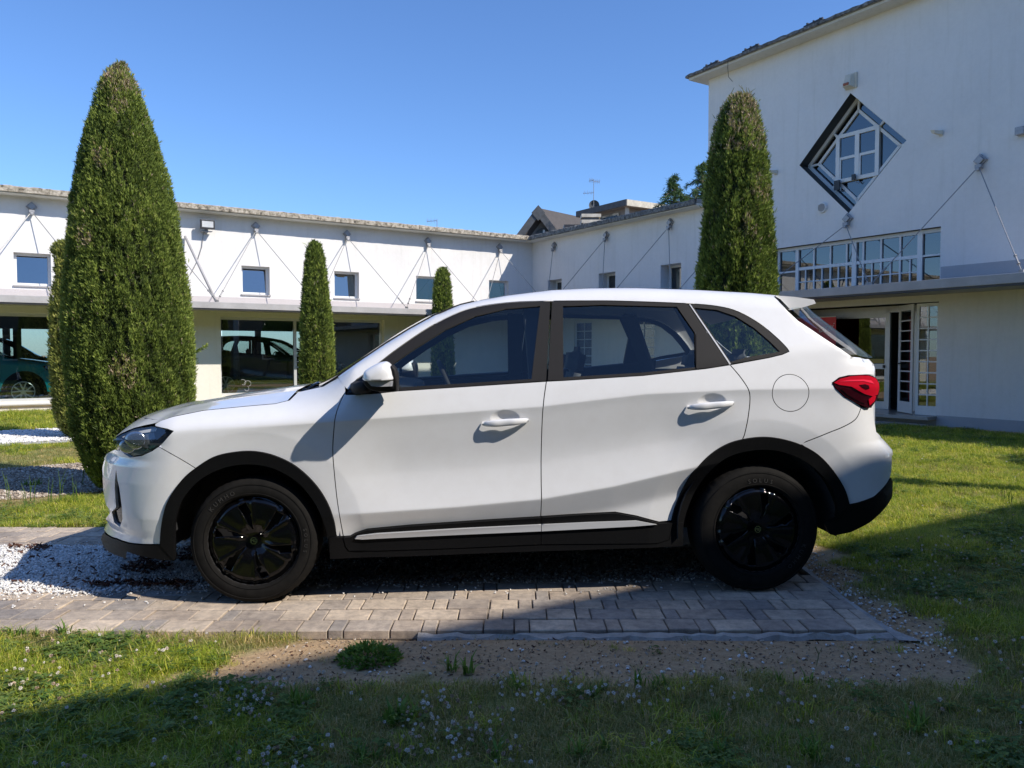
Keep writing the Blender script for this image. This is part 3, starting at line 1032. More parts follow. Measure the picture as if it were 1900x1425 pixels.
def lattice(fn, parent, x0, x1, z0, z1, p, nc, nr, name, bar=.022, fr=.05, bottom=.16, glass=None, frame=None):
    w = MB(fn)
    w.box(x0, x0 + fr, p - .045, p, z0, z1); w.box(x1 - fr, x1, p - .045, p, z0, z1)
    w.box(x0 + fr, x1 - fr, p - .045, p, z1 - fr, z1); w.box(x0 + fr, x1 - fr, p - .045, p, z0, z0 + bottom)
    xa, xb, za, zb = x0 + fr, x1 - fr, z0 + bottom, z1 - fr
    for i in range(1, nc): x = xa + (xb - xa) * i / nc; w.box(x - bar / 2, x + bar / 2, p - .035, p - .006, za, zb)
    for i in range(1, nr): z = za + (zb - za) * i / nr; w.box(xa, xb, p - .034, p - .007, z - bar / 2, z + bar / 2)
    o = w.build(name, frame or M['white_frame'], parent)
    for i in range(nc):
        for j in range(nr):
            pane(fn, o, xa + (xb - xa) * i / nc + .004, xa + (xb - xa) * (i + 1) / nc - .004, za + (zb - za) * j / nr + .004, za + (zb - za) * (j + 1) / nr - .004, p - .018, glass or M['win_glass'], t=.004)
    return o


RLOW = right_low_wing()


def px_rw(u, v, p):
    q = hit(u, v, KC - AX * p, -AX); return float((q - KC) @ BX), float(q[2])


def tall_hall():
    fn = RW
    r = empty("tall_hall"); tag(r, "tall white gabled hall with a diamond window over its entrance", "building")
    X0, X1, ZT = 7.0, 14.25, 7.40
    CX = 10.54
    mb = MB(fn)
    dia = [(CX + 1.11, 4.975), (CX, 6.09), (CX - 1.11, 4.975), (CX, 3.865)]
    ent = rect(8.80, 12.28, .17, 2.118)
    wall_strip(fn, X0, X1, .175, 2.30, [rect(8.80, 12.28, .175, 2.118)], .12, mb, 1, 1, skip_z=(.175,))
    wall_strip(fn, X0, X1, 2.30, 2.70, [rect(8.80, 12.285, 2.42, 2.70)], .16, mb, 0, 3, skip_z=(2.70,))
    wall_strip(fn, X0, X1, 2.70, ZT, [rect(8.80, 12.285, 2.70, 3.385)], .16, mb, 0, 3, skip_z=(2.70,)) if False else None
    outer = [(X0, 2.70), (X1, 2.70), (X1, ZT), (X0, ZT)]
    # strip window touches the split line: cut the upper wall as one polygon
    up = [(X0, 2.70), (8.80, 2.70), (8.80, 3.385), (12.285, 3.385), (12.285, 2.70), (X1, 2.70), (X1, ZT), (X0, ZT)]
    ov, tris, loops = cdt(up, [dia]); mb.add([(a, 0, b) for a, b in ov], tris, 0)
    for a, b in (((8.80, 2.70), (8.80, 3.385)), ((8.80, 3.385), (12.285, 3.385)), ((12.285, 3.385), (12.285, 2.70))):
        mb.add([(a[0], 0, a[1]), (b[0], 0, b[1]), (b[0], -.16, b[1]), (a[0], -.16, a[1])], [(0, 1, 2, 3)], 3)
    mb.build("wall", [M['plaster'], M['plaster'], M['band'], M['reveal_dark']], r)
    # deep dark reveal of the diamond
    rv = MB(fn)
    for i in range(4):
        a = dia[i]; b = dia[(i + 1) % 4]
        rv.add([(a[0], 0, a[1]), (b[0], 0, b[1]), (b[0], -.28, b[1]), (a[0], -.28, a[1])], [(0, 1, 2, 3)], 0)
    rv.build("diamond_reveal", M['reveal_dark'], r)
    # grey band above the canopy and plinth at the ground
    for a, b in ((12.30, X1), (X0 + .01, 8.78)): MB(fn).box(a, b, 0, .004, 2.38, 2.70).build("grey_band", M['plinth'], r)
    for a, b in ((12.285, X1), (X0, 8.80)): MB(fn).box(a, b, -.02, .012, -.3, .175).build("plinth", M['plinth'], r)
    # body behind
    bd = MB(fn)
    bd.box(X0 + .001, X0 + .2, -10, -.002, -.3, ZT); bd.box(X1 - .2, X1, -10, -.002, -.3, ZT); bd.box(X0, X1, -10.2, -10, -.3, ZT)
    bd.build("side_walls", M['plaster'], r)
    MB(fn).box(X0 + .2, X1 - .2, -10, -.05, 2.20, 2.36).build("ceiling", M['dark_interior'], r)
    MB(fn).box(X0 + .2, X1 - .2, -10, -.002, -.1, .14).build("floor", M['floor_tile'], r)
    MB(fn).box(X0 + .25, X1 - .25, -5.1, -5.0, .14, 2.2).build("inner_wall", M['mid_interior'], r)
    MB(fn).box(X0 + .25, X1 - .25, -3.1, -3.0, 2.36, ZT - .1).build("upper_inner_wall", M['dark_interior'], r)
    # roof and eaves
    MB(fn).box(X0 - .29, X1 + .4, -10.4, .38, ZT + .0, ZT + .07).build("roof", M['old_concrete'], r)
    ea = MB(fn); R = random.Random(9); V = []; Fc = []; n = 90
    path = [(X0 - .33, -10.4 + 10.8 * i / 40) for i in range(41)] + [(X0 - .33 + (X1 + .4 - X0 + .33) * i / n, .42) for i in range(1, n + 1)]
    for i, (x, p) in enumerate(path):
        dz = R.uniform(-.008, .01)
        inx = .1 if i <= 40 else 0; inp = 0 if i < 40 else .1
        V += [(x + inx, p - inp, ZT - .002), (x, p, ZT + .003), (x, p, ZT + .055 + dz), (x + inx * .6, p - inp * .6, ZT + .075 + dz)]
        if i: b = 4 * (i - 1); Fc += [(b + j, b + 4 + j, b + 5 + j, b + 1 + j) for j in range(3)]
    ea.add(V, Fc); ea.build("eaves", M['eaves_dark'], r)
    MB(fn).box(X0 - .27, X1 + .4, .0, .35, ZT - .05, ZT - .003).box(X0 - .27, X0 - .001, -10.3, -.0, ZT - .05, ZT - .003).build("soffit", M['soffit'], r)
    canopy(fn, r, X0 + .003, 17.5)
    # ---- diamond window
    dw = empty("diamond_window", parent=r)
    PB = -.24
    cx, cz = CX, 4.975
    def bar(x0, z0, x1, z1, w=.05, d=.06, p=PB, mb_=None):
        (mb_ or fr).bar((x0, p, z0), (x1, p, z1), d, w, up=tuple(AX))
    def bar2(mbb, a, b, w, p=PB, d=.06):
        a = np.array(a); b = np.array(b); t = (b - a) / np.linalg.norm(b - a); nn = np.array([-t[1], t[0]]) * w / 2
        mbb.prism([tuple(a + nn), tuple(b + nn), tuple(b - nn), tuple(a - nn)], p - d, p)
    fr = MB(fn)
    r1, r2 = 1.075, .84
    D1 = [(cx + r1, cz), (cx, cz + r1), (cx - r1, cz), (cx, cz - r1)]
    D2 = [(cx + r2, cz), (cx, cz + r2), (cx - r2, cz), (cx, cz - r2)]
    sq = .42
    for i in range(4):
        bar2(fr, D1[i], D1[(i + 1) % 4], .07, PB, .06)
        bar2(fr, D2[i], D2[(i + 1) % 4], .055, PB - .004, .05)
        bar2(fr, D1[i], D2[i], .04, PB - .008, .04)
        m1 = tuple((np.array(D1[i]) + np.array(D1[(i + 1) % 4])) / 2); m2 = tuple((np.array(D2[i]) + np.array(D2[(i + 1) % 4])) / 2)
        bar2(fr, m1, m2, .04, PB - .008, .04)
    fr.build("window_frame", M['white_frame'], dw)
    # panes of the ring (eight) and the four corners round the casement
    def polypane(poly, p=PB - .04):
        MB(fn).prism(poly, p - .006, p).build("pane", M['dark_glass'], dw)
    for i in range(4):
        a1, b1 = np.array(D1[i]), np.array(D1[(i + 1) % 4]); a2, b2 = np.array(D2[i]), np.array(D2[(i + 1) % 4])
        m1, m2 = (a1 + b1) / 2, (a2 + b2) / 2
        polypane([tuple(a1), tuple(m1), tuple(m2), tuple(a2)]); polypane([tuple(m1), tuple(b1), tuple(b2), tuple(m2)])
    for sx, sz in ((1, 0), (0, 1), (-1, 0), (0, -1)):
        tip = (cx + sx * r2, cz + sz * r2)
        if sx: polypane([tip, (cx + sx * sq, cz + sq), (cx + sx * sq, cz - sq)])
        else: polypane([tip, (cx + sq, cz + sz * sq), (cx - sq, cz + sz * sq)])
    ca = MB(fn)
    P2 = PB + .02
    for x0, x1, z0, z1 in ((cx - sq - .03, cx + sq + .03, cz + sq - .03, cz + sq + .04), (cx - sq - .03, cx + sq + .03, cz - sq - .04, cz - sq + .03),
                           (cx - sq - .03, cx - sq + .05, cz - sq + .03, cz + sq - .03), (cx + sq - .05, cx + sq + .03, cz - sq + .03, cz + sq - .03), (cx - .045, cx + .045, cz - sq + .03, cz + sq - .03)):
        ca.box(x0, x1, P2 - .07, P2, z0, z1)
    for a, b in ((cx - sq + .05, cx - .045), (cx + .045, cx + sq - .05)):
        ca.box(a, b, P2 - .05, P2 - .012, cz - .025, cz + .025)
        ca.box(a, a + .03, P2 - .05, P2 - .01, cz - sq + .03, cz - .025); 
    ca.build("casement_frame", M['white_frame'], dw)
    for a, b in ((cx - sq + .06, cx - .05), (cx + .05, cx + sq - .06)):
        for z0, z1 in ((cz - sq + .03, cz - .02), (cz + .02, cz + sq - .03)):
            pane(fn, dw, a, b, z0, z1, P2 - .03, M['dark_glass'], .006)
    # ---- strip window with small lower lights
    sw = empty("ribbon_window", parent=r)
    P = -.11
    Z0, Z1, ZM = 2.40, 3.36, 2.93
    st = MB(fn)
    st.box(8.80, 12.285, P - .06, P, Z1 - .045, Z1 + .02)
    XW = 8.86; XE = 12.28
    posts = [XW + .03, 9.33, 10.54 + .05, 11.87, XE - .03]
    for x, w in ((XW + .02, .05), (9.33, .07), (10.60, .09), (11.87, .09), (XE - .015, .03)):
        st.box(x - w / 2, x + w / 2, P - .06, P + .012, Z0, Z1 - .045)
    up_x = [9.33, 9.715, 10.085, 10.435, 10.60, 10.78, 11.135, 11.50, 11.87]
    st.box(9.36, 11.83, P - .05, P + .004, ZM - .03, ZM + .03)
    st.box(XW + .045, 9.295, P - .05, P + .004, ZM - .055, ZM - .02); st.box(11.915, XE - .03, P - .05, P + .004, ZM - .02, ZM + .012)
    for x in up_x[1:-1]:
        if abs(x - 10.60) > .02: st.box(x - .016, x + .016, P - .045, P, Z0, Z1 - .045)
    low_x = []
    for a, b in zip(up_x[:-1], up_x[1:]):
        if b - a > .3: low_x.append((a + b) / 2); st.box((a + b) / 2 - .012, (a + b) / 2 + .012, P - .045, P - .002, Z0, ZM - .03)
    st.box(9.36, 11.83, P - .04, P - .006, 2.655, 2.675)
    st.box(9.36, 11.83, P - .05, P, Z0, Z0 + .04)
    st.build("window_frame", M['white_frame'], sw)
    for a, b in [(XW + .045, 9.295), (11.915, XE - .03)]:
        pane(fn, sw, a, b, Z0, ZM - .04, P - .03, M['dark_glass'], .006); pane(fn, sw, a, b, ZM, Z1 - .045, P - .03, M['dark_glass'], .006)
    for a, b in zip(up_x[:-1], up_x[1:]):
        pane(fn, sw, a + .016, b - .016, ZM + .03, Z1 - .045, P - .03, M['dark_glass'], .006)
    lows = sorted(up_x + low_x)
    for a, b in zip(lows[:-1], lows[1:]):
        pane(fn, sw, a + .012, b - .012, 2.68, ZM - .03, P - .03, M['dark_glass'], .006)
        pane(fn, sw, a + .012, b - .012, Z0 + .04, 2.652, P - .03, M['dark_glass'], .006)
    # ---- entrance
    en = empty("entrance", parent=r)
    MB(fn).box(8.80, 12.281, -.9, .28, .10, .155).build("step", M['floor_tile'], en)
    MB(fn).box(8.7, 12.30, .282, .55, -.1, .03).build("kerb", M['old_concrete'], en)
    lattice(fn, en, 11.86, 12.276, .16, 2.10, -.06, 2, 9, "lattice_window")
    # open lattice leaf, turned inwards
    def leaf(x, p, z):
        a = math.radians(37); return RW(11.83 - (x) * math.cos(a), -.03 - x * math.sin(a) + p * math.cos(a), z)
    lattice(leaf, en, 0.0, .62, .17, 2.10, 0.02, 1, 9, "door_leaf", fr=.10, bottom=.2)
    hd = MB(leaf); hd.tube([(.57, .02, 1.05), (.57, .07, 1.05), (.47, .07, 1.05)], .011, 8); hd.build("door_handle", M['dark_metal'], en, smooth=True)
    # inner glazed screen with door
    PI_ = -.95
    x_d0 = px_rw(1560, 650, PI_)[0]; x_d1 = px_rw(1648, 650, PI_)[0]
    sc_ = MB(fn)
    for a, b in ((x_d1 - .07, x_d1 + .03), (8.5, 8.58), (x_d1 + .50, x_d1 + .56)):
        sc_.box(a, b, PI_ - .06, PI_, .155, 2.1)
    sc_.box(8.5, 12.3, PI_ - .06, PI_, 2.02, 2.14)
    sc_.box(8.58, x_d1 - .07, PI_ - .055, PI_ - .004, .155, .30); sc_.box(8.58, x_d1 - .07, PI_ - .055, PI_ - .004, .93, 1.03); sc_.box(8.58, x_d1 - .07, PI_ - .055, PI_ - .004, 1.93, 2.02)
    sc_.build("door_frame", M['alu'], en)
    pane(fn, en, 8.58, x_d1 - .07, .30, .93, PI_ - .03, M['dark_glass'], .006)
    pane(fn, en, 8.58, x_d1 - .07, 1.03, 1.93, PI_ - .03, M['dark_glass'], .006)
    MB(fn).box(x_d1 - .50, x_d1 - .085, PI_ + .001, PI_ + .006, 1.045, 1.125).build("push_sticker", M['yellow_sticker'], en)
    MB(fn).box(x_d1 - .085, x_d1 - .06, PI_ + .0, PI_ + .04, .95, 1.01).build("lock", M['dark_metal'], en)
    # counter inside
    MB(fn).box(11.0, 12.0, -3.2, -2.6, .14, .95).build("counter", M['mid_interior'], en)
    # ---- fittings on the wall
    def fit(mbx, name, mats, lab, cat, **kw):
        o = mbx.build(name, mats, None, **kw); tag(o, lab, cat); return o
    s = MB(fn)
    s.box(10.44, 10.68, 0, .035, 6.16, 6.44, 0)
    s.add([(10.45, .035, 6.17), (10.64, .035, 6.17), (10.64, .035, 6.42), (10.45, .035, 6.42), (10.47, .16, 6.19), (10.62, .16, 6.19), (10.60, .10, 6.39), (10.49, .10, 6.39)],
          [(4, 5, 6, 7), (0, 4, 7, 3), (1, 2, 6, 5), (3, 7, 6, 2), (0, 1, 5, 4)], 0)
    s.box(10.49, 10.60, .07, .172, 6.20, 6.25, 1)
    fit(s, "alarm_siren", [M['siren'], M['orange']], "beige alarm siren box on the wall just above the diamond window", "siren", bevel=.01)
    v = MB(fn); v.tube([(9.985, 0, 4.05), (9.985, .05, 4.05)], [.105, .095], 20, 0); v.tube([(9.985, .05, 4.05), (9.985, .056, 4.05)], .075, 20, 1)
    for i in range(5): v.box(9.985 - .07, 9.985 + .07, .056, .064, 4.0 + i * .025, 4.006 + i * .025, 1)
    fit(v, "wall_vent", [M['white_frame'], M['concrete']], "round white wall vent left below the diamond window", "vent")
    for x, z, lab in ((12.26, 4.95, "small white sensor on a bracket to the right of the diamond window"), (8.87, 4.94, "small white sensor on a bracket between the right-hand cypress and the diamond window")):
        q = MB(fn); q.box(x - .03, x + .03, 0, .02, z - .05, z + .05)
        q.add([(x - .05, .02, z + .03), (x + .04, .02, z + .03), (x + .04, .02, z - .03), (x - .05, .02, z - .02), (x - .10, .16, z + .05), (x - .03, .16, z + .04), (x - .03, .14, z - .01), (x - .09, .14, z + .0)],
              [(0, 1, 5, 4), (1, 2, 6, 5), (2, 3, 7, 6), (3, 0, 4, 7), (4, 5, 6, 7)])
        fit(q, "wall_sensor", [M['siren']], lab, "sensor")
    q = MB(fn); q.box(13.47, 13.60, 0, .12, 4.62, 4.74)
    fit(q, "junction_box", [M['galv']], "grey junction box high on the hall wall at the right edge", "box", bevel=.006)
    # floodlights perched in the diamond reveal
    for x, z, a, lab in ((10.17, 4.47, .5, "small black floodlight on the lower left frame of the diamond window"), (10.52, 4.56, .1, "tiny black floodlight below the casement of the diamond window")):
        q = MB(fn); s_ = .06 if a > .3 else .035
        q.box(x - s_, x + s_, -.18, -.15, z - s_ * 1.5, z + s_ * 1.5, 0); q.box(x - .012, x + .012, -.28, -.18, z - .02, z + .02, 1)
        q.tube([(x, -.2, z - .05), (x + .06, -.2, z - .12), (x + .12, -.25, z - .1)], .008, 6, 1)
        fit(q, "floodlight", [M['dark_metal'], M['galv']], lab, "floodlight")
    # roof pieces on the eaves
    for x, lab in ((X0 + .12 + .05, "dark bracket on the hall eaves nearest the left corner"), (X0 + 1.25, "dark bracket on the hall eaves, middle one"), (X0 + 2.75, "pale bracket with a wire on the hall eaves, rightmost one")):
        q = MB(fn)
        q.bar((x, .34, ZT + .09), (x + .42, .34, ZT + .12), .03, .04); q.bar((x, .10, ZT + .09), (x + .42, .10, ZT + .12), .03, .04)
        for k in range(3): q.bar((x + .08 + k * .14, .08, ZT + .12), (x + .08 + k * .14, .36, ZT + .12), .03, .05)
        fit(q, "roof_bracket", [M['dark_metal']], lab, "roof bracket")
    cb = MB(fn); x = X0 + .95
    cb.tube([(x, .44, ZT + .05), (x, .445, ZT - .15), (x + .02, .44, ZT - .35), (x + .12, .43, ZT - .47)], .006, 5)
    fit(cb, "loose_cable", [M['dark_metal']], "thin dark cable dangling from the hall eaves", "cable")
    for x, z, pr in ((10.535, 3.76, (-1, 1)), (12.92, 4.36, (-1, 1))):
        anchor_and_rods(fn, r, x, z, pr)
    anchor_and_rods(fn, r, 8.17, 4.335, (-1, 1))
    return r


HALL = tall_hall()

# low continuation of the right side towards the camera (out of frame)
lw = empty("garden_wall"); tag(lw, "low white wall continuing the hall under its canopy", "wall")
MB(RW).box(14.252, 17.4, -.2, 0, -.3, 2.235).build("wall", M['plaster'], lw)

# wing behind the camera: it throws the long shadow across the lawn
def rear_wing():
    def fn(a, p, z):
        q = AX * a + BX * (4.27 + p); return (q[0], q[1], z)
    r = empty("rear_wing"); tag(r, "tall white wing on the near side of the courtyard", "building")
    H = 7.40
    MB(fn).box(-30, 26, 0, 8.3, -.3, H - .1).build("wall", M['far_plaster'], r)
    MB(fn).box(-30, 26, -1.25, -.004, 2.237, 2.38).build("canopy", M['far_plaster'], r)  # unseen canopy, added to darken the foreground
    MB(fn).box(-30.2, 26.2, -.02, 8.4, H - .1, H).build("roof", M['eaves_dark'], r)
    for k in range(14):
        x = -28 + 4 * k
        for z0, z1 in ((.9, 2.1), (4.2, 5.4)):
            o = MB(fn).box(x, x + 1.6, -.03, -.004, z0, z1).build("window", M['white_frame'], r)
            MB(fn).box(x + .07, x + .77, -.045, -.032, z0 + .07, z1 - .07).box(x + .83, x + 1.53, -.045, -.032, z0 + .07, z1 - .07).build("pane", M['gloss_black'], o)
    return r


rear_wing()
# lamp column right of the frame, its shadow lies on the lawn
def lamp_column():
    q = np.array([4.15, 7.36]) + 3.3 * np.array([1.046, -.515])
    r = empty("lamp_column", (q[0], q[1], 0)); tag(r, "thick concrete lamp column on the right-hand lawn", "lamp post")
    MB().tube([(0, 0, -.1), (0, 0, 3.6)], [.15, .12], 16).build("post", M['concrete'], r, smooth=True)
    MB().tube([(0, 0, 3.6), (0, 0, 3.7)], [.2, .16], 16).build("cap", M['galv'], r, smooth=True)
lamp_column()


# ---- things on the left wing
def left_fittings():
    fn = LW
    x, z = 9.33, 4.235
    r = empty("floodlight"); tag(r, "black rectangular floodlight under the eaves beside the big cypress", "floodlight")
    h = MB(fn); h.box(x - .16, x + .16, .20, .26, z - .10, z + .11); h.box(x - .13, x + .13, .14, .20, z - .07, z + .08)
    h.build("housing", M['dark_metal'], r, bevel=.008)
    MB(fn).box(x - .125, x + .125, .2602, .264, z - .065, z + .075).build("lamp_glass", M['lamp_glass'], r)
    MB(fn).box(x - .12, x + .12, .05, .18, z - .15, z - .135).box(x - .03, x + .03, 0, .16, z - .17, z - .10).build("bracket", M['galv'], r)
    c = MB(fn)
    c.tube([(x + .05, .02, z - .17), (x + .09, .015, z - .5), (x + .2, .015, z - .85), (x + .35, .015, z - 1.15)], .010, 6)
    o = c.build("cable", M['rod'], None); tag(o, "thin grey cable running down the wall from the black floodlight", "cable")
    p = MB(fn); p.tube([(9.79, .05, 3.95), (9.33, 1.05, 2.385)], .03, 8)
    o = p.build("leaning_pole", M['concrete'], None, smooth=True); tag(o, "long grey pole leaning from the canopy against the left wing wall", "pole")
left_fittings()


# ------------------------------------------------------------------ houses beyond
def far_houses():
    # gabled house
    r = empty("gabled_house"); tag(r, "brown gabled house with an arched attic window beyond the courtyard corner", "house")
    Y = 40.0
    def at(u, v, y=Y): q = hit(u, v, (0, y, 0), (0, 1, 0)); return q
    ap = at(998, 398); le = at(950, 463); re = at(1047, 463)
    zb = 5.0
    V = [(le[0], Y, le[2]), (ap[0], Y, ap[2] - .12), (re[0], Y, re[2]), (re[0], Y, -.1), (le[0], Y, -.1)]
    Vb = [(x + 8.0, y + 9.0, z) for x, y, z in V]
    mesh_obj("wall", V + Vb, [(0, 1, 2, 3, 4), (5, 9, 8, 7, 6), (2, 7, 8, 3), (0, 4, 9, 5)], M['house_wall'], r)
    def roofside(a, b, sx):
        q = MB()
        th = .22; fo = -.5
        dx, dy = 8.0 * 1.06, 9.0 * 1.06
        for (nm, mt, oz, o2, w0) in (("roof", M['brown_roof'], .10, 0, 0),):
            A = np.array([a[0], Y - .5, a[2] + .02]); B = np.array([b[0], Y - .5, b[2] + .02])
            D = np.array([dx, dy, 0])
            P = [A, B, B + D, A + D]
            q.add([tuple(p) for p in P] + [tuple(p + np.array([0, 0, th])) for p in P], [(0, 1, 2, 3), (4, 7, 6, 5), (0, 4, 5, 1), (1, 5, 6, 2), (2, 6, 7, 3), (3, 7, 4, 0)])
        o = q.build("roof", M['brown_roof'], r)
        f = MB(); f.bar(tuple(A + [0, -.03, .05]), tuple(B + [0, -.03, .05]), .10, .34)
        f.build("barge_board", M['house_fascia'], r)
    ext = lambda e: np.array([ap[0] + (e[0] - ap[0]) * 1.12, Y, ap[2] + (e[2] - ap[2]) * 1.12])
    roofside(ap, ext(le), -1); roofside(ap, ext(re), 1)
    MB().prism([(ap[0], ap[2] + .36), (ap[0] + .34, ap[2] - .02), (ap[0], ap[2] - .42), (ap[0] - .34, ap[2] - .02)], Y - .62, Y - .56).build("ridge_cap", M['house_fascia'], r)
    # arched window, left half stone surround
    c = at(1009, 441); rr = (at(1026, 441)[0] - c[0])
    w = MB()
    pts = [(c[0] + rr * math.cos(t), c[2] + rr * 1.05 * math.sin(t)) for t in np.linspace(0, math.pi, 13)] + [(c[0] - rr, c[2] - .8), (c[0] + rr, c[2] - .8)]
    ins = [(c[0] + (x - c[0]) * .68, c[2] + (z - c[2]) * .68) for x, z in pts]
    w.prism([(x, z) for x, z in pts], Y - .10, Y - .02); w.build("arch_surround", M['house_fascia'], r)
    o = MB().prism(ins, Y - .13, Y - .105).build("window", M['gloss_black'], r)
    MB().box(c[0] - .05, c[0] + .05, Y - .17, Y - .135, c[2] - .8, c[2] + rr * .8).build("frame", M['white_frame'], o)
    for u, v in ((1027, 405), (1066, 409)):
        q = at(u, v, 45); MB().box(q[0] - .35, q[0] + .35, 44.4, 45, q[2] - .35, q[2] - .1).build("roof_tile_vent", M['dark_metal'], r)
    # flat-roofed house, corner towards the camera
    h = empty("flat_roof_house"); tag(h, "grey flat-roofed house with a deep fascia and a row of windows beyond the side wing", "house")
    Z = 34.0
    cpx = hit(1162, 370, (0, Z, 0), (0, 1, 0))
    C0 = np.array([cpx[0], Z])
    zt = cpx[2]; zb = hit(1162, 381.5, (0, Z, 0), (0, 1, 0))[2]
    def fn(a, b, z):
        q = C0 + AX[:2] * a - BX[:2] * b; return (q[0], q[1], z)   # a to the right/back, b to the left/back
    La = 7.0
    # length of left side from pixel 1071
    rr_ = (1071 - 950) / F_PX
    d = -BX[:2]; Lb = (C0[0] - rr_ * C0[1]) / (rr_ * d[1] - d[0])
    MB(fn).box(0, La, 0, Lb, zt - .05, zt).build("roof", M['brown_roof'], h)
    fa = MB(fn); fa.box(0, La, -.06, .0, zb, zt + .0, 1); fa.box(-.06, 0, -.06, Lb, zb, zt + .0, 0); fa.box(-.06, La, Lb, Lb + .06, zb, zt, 0)  # one fascia: left face coloured as shaded, right face as lit
    fa.build("fascia", [M['house_fascia'], M['house_fascia_light']], h)
    MB(fn).box(0, La, 0, Lb, zb + .02, zb + .08).build("soffit", M['house_wall'], h)
    s = .42
    MB(fn).box(s, La - .3, s, Lb - s, -.1, zb + .02).build("wall", M['house_wall'], h)
    MB(fn).box(s - .14, s - .02, s - .16, s - .02, 4.0, zb + .02).build("column", M['mid_interior'], h)
    # windows on the left face (a = s) and on the right face (b = s)
    nb = 5
    for i in range(nb):
        b0 = s + .5 + i * (Lb - 2 * s - .6) / nb
        o = MB(fn).box(s - .05, s - .004, b0, b0 + .85, zb - 1.5, zb - .12).build("window", M['house_fascia_light'], h)
        MB(fn).box(s - .075, s - .052, b0 + .1, b0 + .75, zb - 1.4, zb - .22).build("pane", M['gloss_black'], o)
    for i in range(2):
        a0 = s + .5 + i * 2.2
        o = MB(fn).box(a0, a0 + 1.5, s - .05, s - .004, zb - 1.5, zb - .12).build("window", M['house_fascia_light'], h)
        MB(fn).box(a0 + .15, a0 + 1.35, s - .075, s - .052, zb - 1.4, zb - .22).build("pane", M['gloss_black'], o)
    # low pyramid roof light on top
    q = hit(1172, 366, (0, 38, 0), (0, 1, 0))
    mesh_obj("hip_roof", [fn(.4, .4, zt), fn(La, .4, zt), fn(La, Lb - .4, zt), fn(.4, Lb - .4, zt), fn(3, 2.6, zt + .34), fn(4.5, 2.6, zt + .34)],
             [(0, 1, 5, 4), (1, 2, 5), (2, 3, 4, 5), (3, 0, 4)], M['brown_roof'], h)
    # satellite dish
    q = hit(1102, 382, (0, 38.5, 0), (0, 1, 0))
    V = []; Fc = []; rd = .26
    for i in range(5):
        for k in range(14):
            rr2 = rd * i / 4; t = 2 * math.pi * k / 14
            V.append((q[0] + rr2 * math.cos(t), q[1] + (rr2 / rd) ** 2 * -.12, q[2] + rr2 * math.sin(t)))
    for i in range(4):
        for k in range(14): Fc.append((i * 14 + k, i * 14 + (k + 1) % 14, (i + 1) * 14 + (k + 1) % 14, (i + 1) * 14 + k))
    o = mesh_obj("satellite_dish", V, Fc, M['house_fascia'], None, True); tag(o, "dark satellite dish at the foot of the aerial mast", "satellite dish")
    # aerials
    def aerial(u, vt, vb, y, lab, arms):
        a = hit(u, vb, (0, y, 0), (0, 1, 0)); b = hit(u, vt, (0, y, 0), (0, 1, 0))
        r = empty("aerial", tuple(a)); tag(r, lab, "aerial")
        H = b[2] - a[2]
        MB().tube([(0, 0, 0), (0, 0, H)], [.018, .012], 6).build("mast", M['rod'], r)
        for f, L_, sg in arms:
            m = MB(); z = H * f
            m.tube([(0, 0, z), (sg * L_, .1, z - .02)], .010, 5)
            for k in range(6): m.tube([(sg * L_ * (k + .7) / 6, .02 - .28, z), (sg * L_ * (k + .7) / 6, .02 + .28, z)], .005, 4)
            for k in range(3): m.tube([(sg * L_ * (k + .7) / 3, .02, z - .12), (sg * L_ * (k + .7) / 3, .02, z + .12)], .005, 4)
            m.build("antenna", M['rod'], r)
    aerial(1101.5, 333, 384, 38.4, "tall television aerial beside the flat-roofed house", [(.93, .30, 1), (.97, .22, -1), (.52, .50, -1)])
    aerial(811, 406, 440, 34, "small television aerial behind the left wing roof", [(.9, .45, -1), (.3, .3, 1)])
    # masonry chimney on the side wing roof
    q = hit(1095, 413, (0, 30, 0), (0, 1, 0))
    r = empty("chimney"); tag(r, "small banded chimney on the roof line between the two far houses", "chimney")
    c = MB()
    for k in range(4): c.box(q[0] - .35, q[0] + .38, 30 - .3, 30 + .3, q[2] - .5 + k * .22, q[2] - .38 + k * .22)
    c.build("slabs", M['house_fascia_light'], r)
    MB().box(q[0] - .28, q[0] + .30, 29.75, 30.25, q[2] - 2.5, q[2] + .28).build("stack", M['house_fascia'], r)
    MB().box(q[0] - 1.0, q[0] - .40, 29.7, 30.2, q[2] - 2.4, q[2] - .12).build("cowl", M['dark_metal'], r)
far_houses()
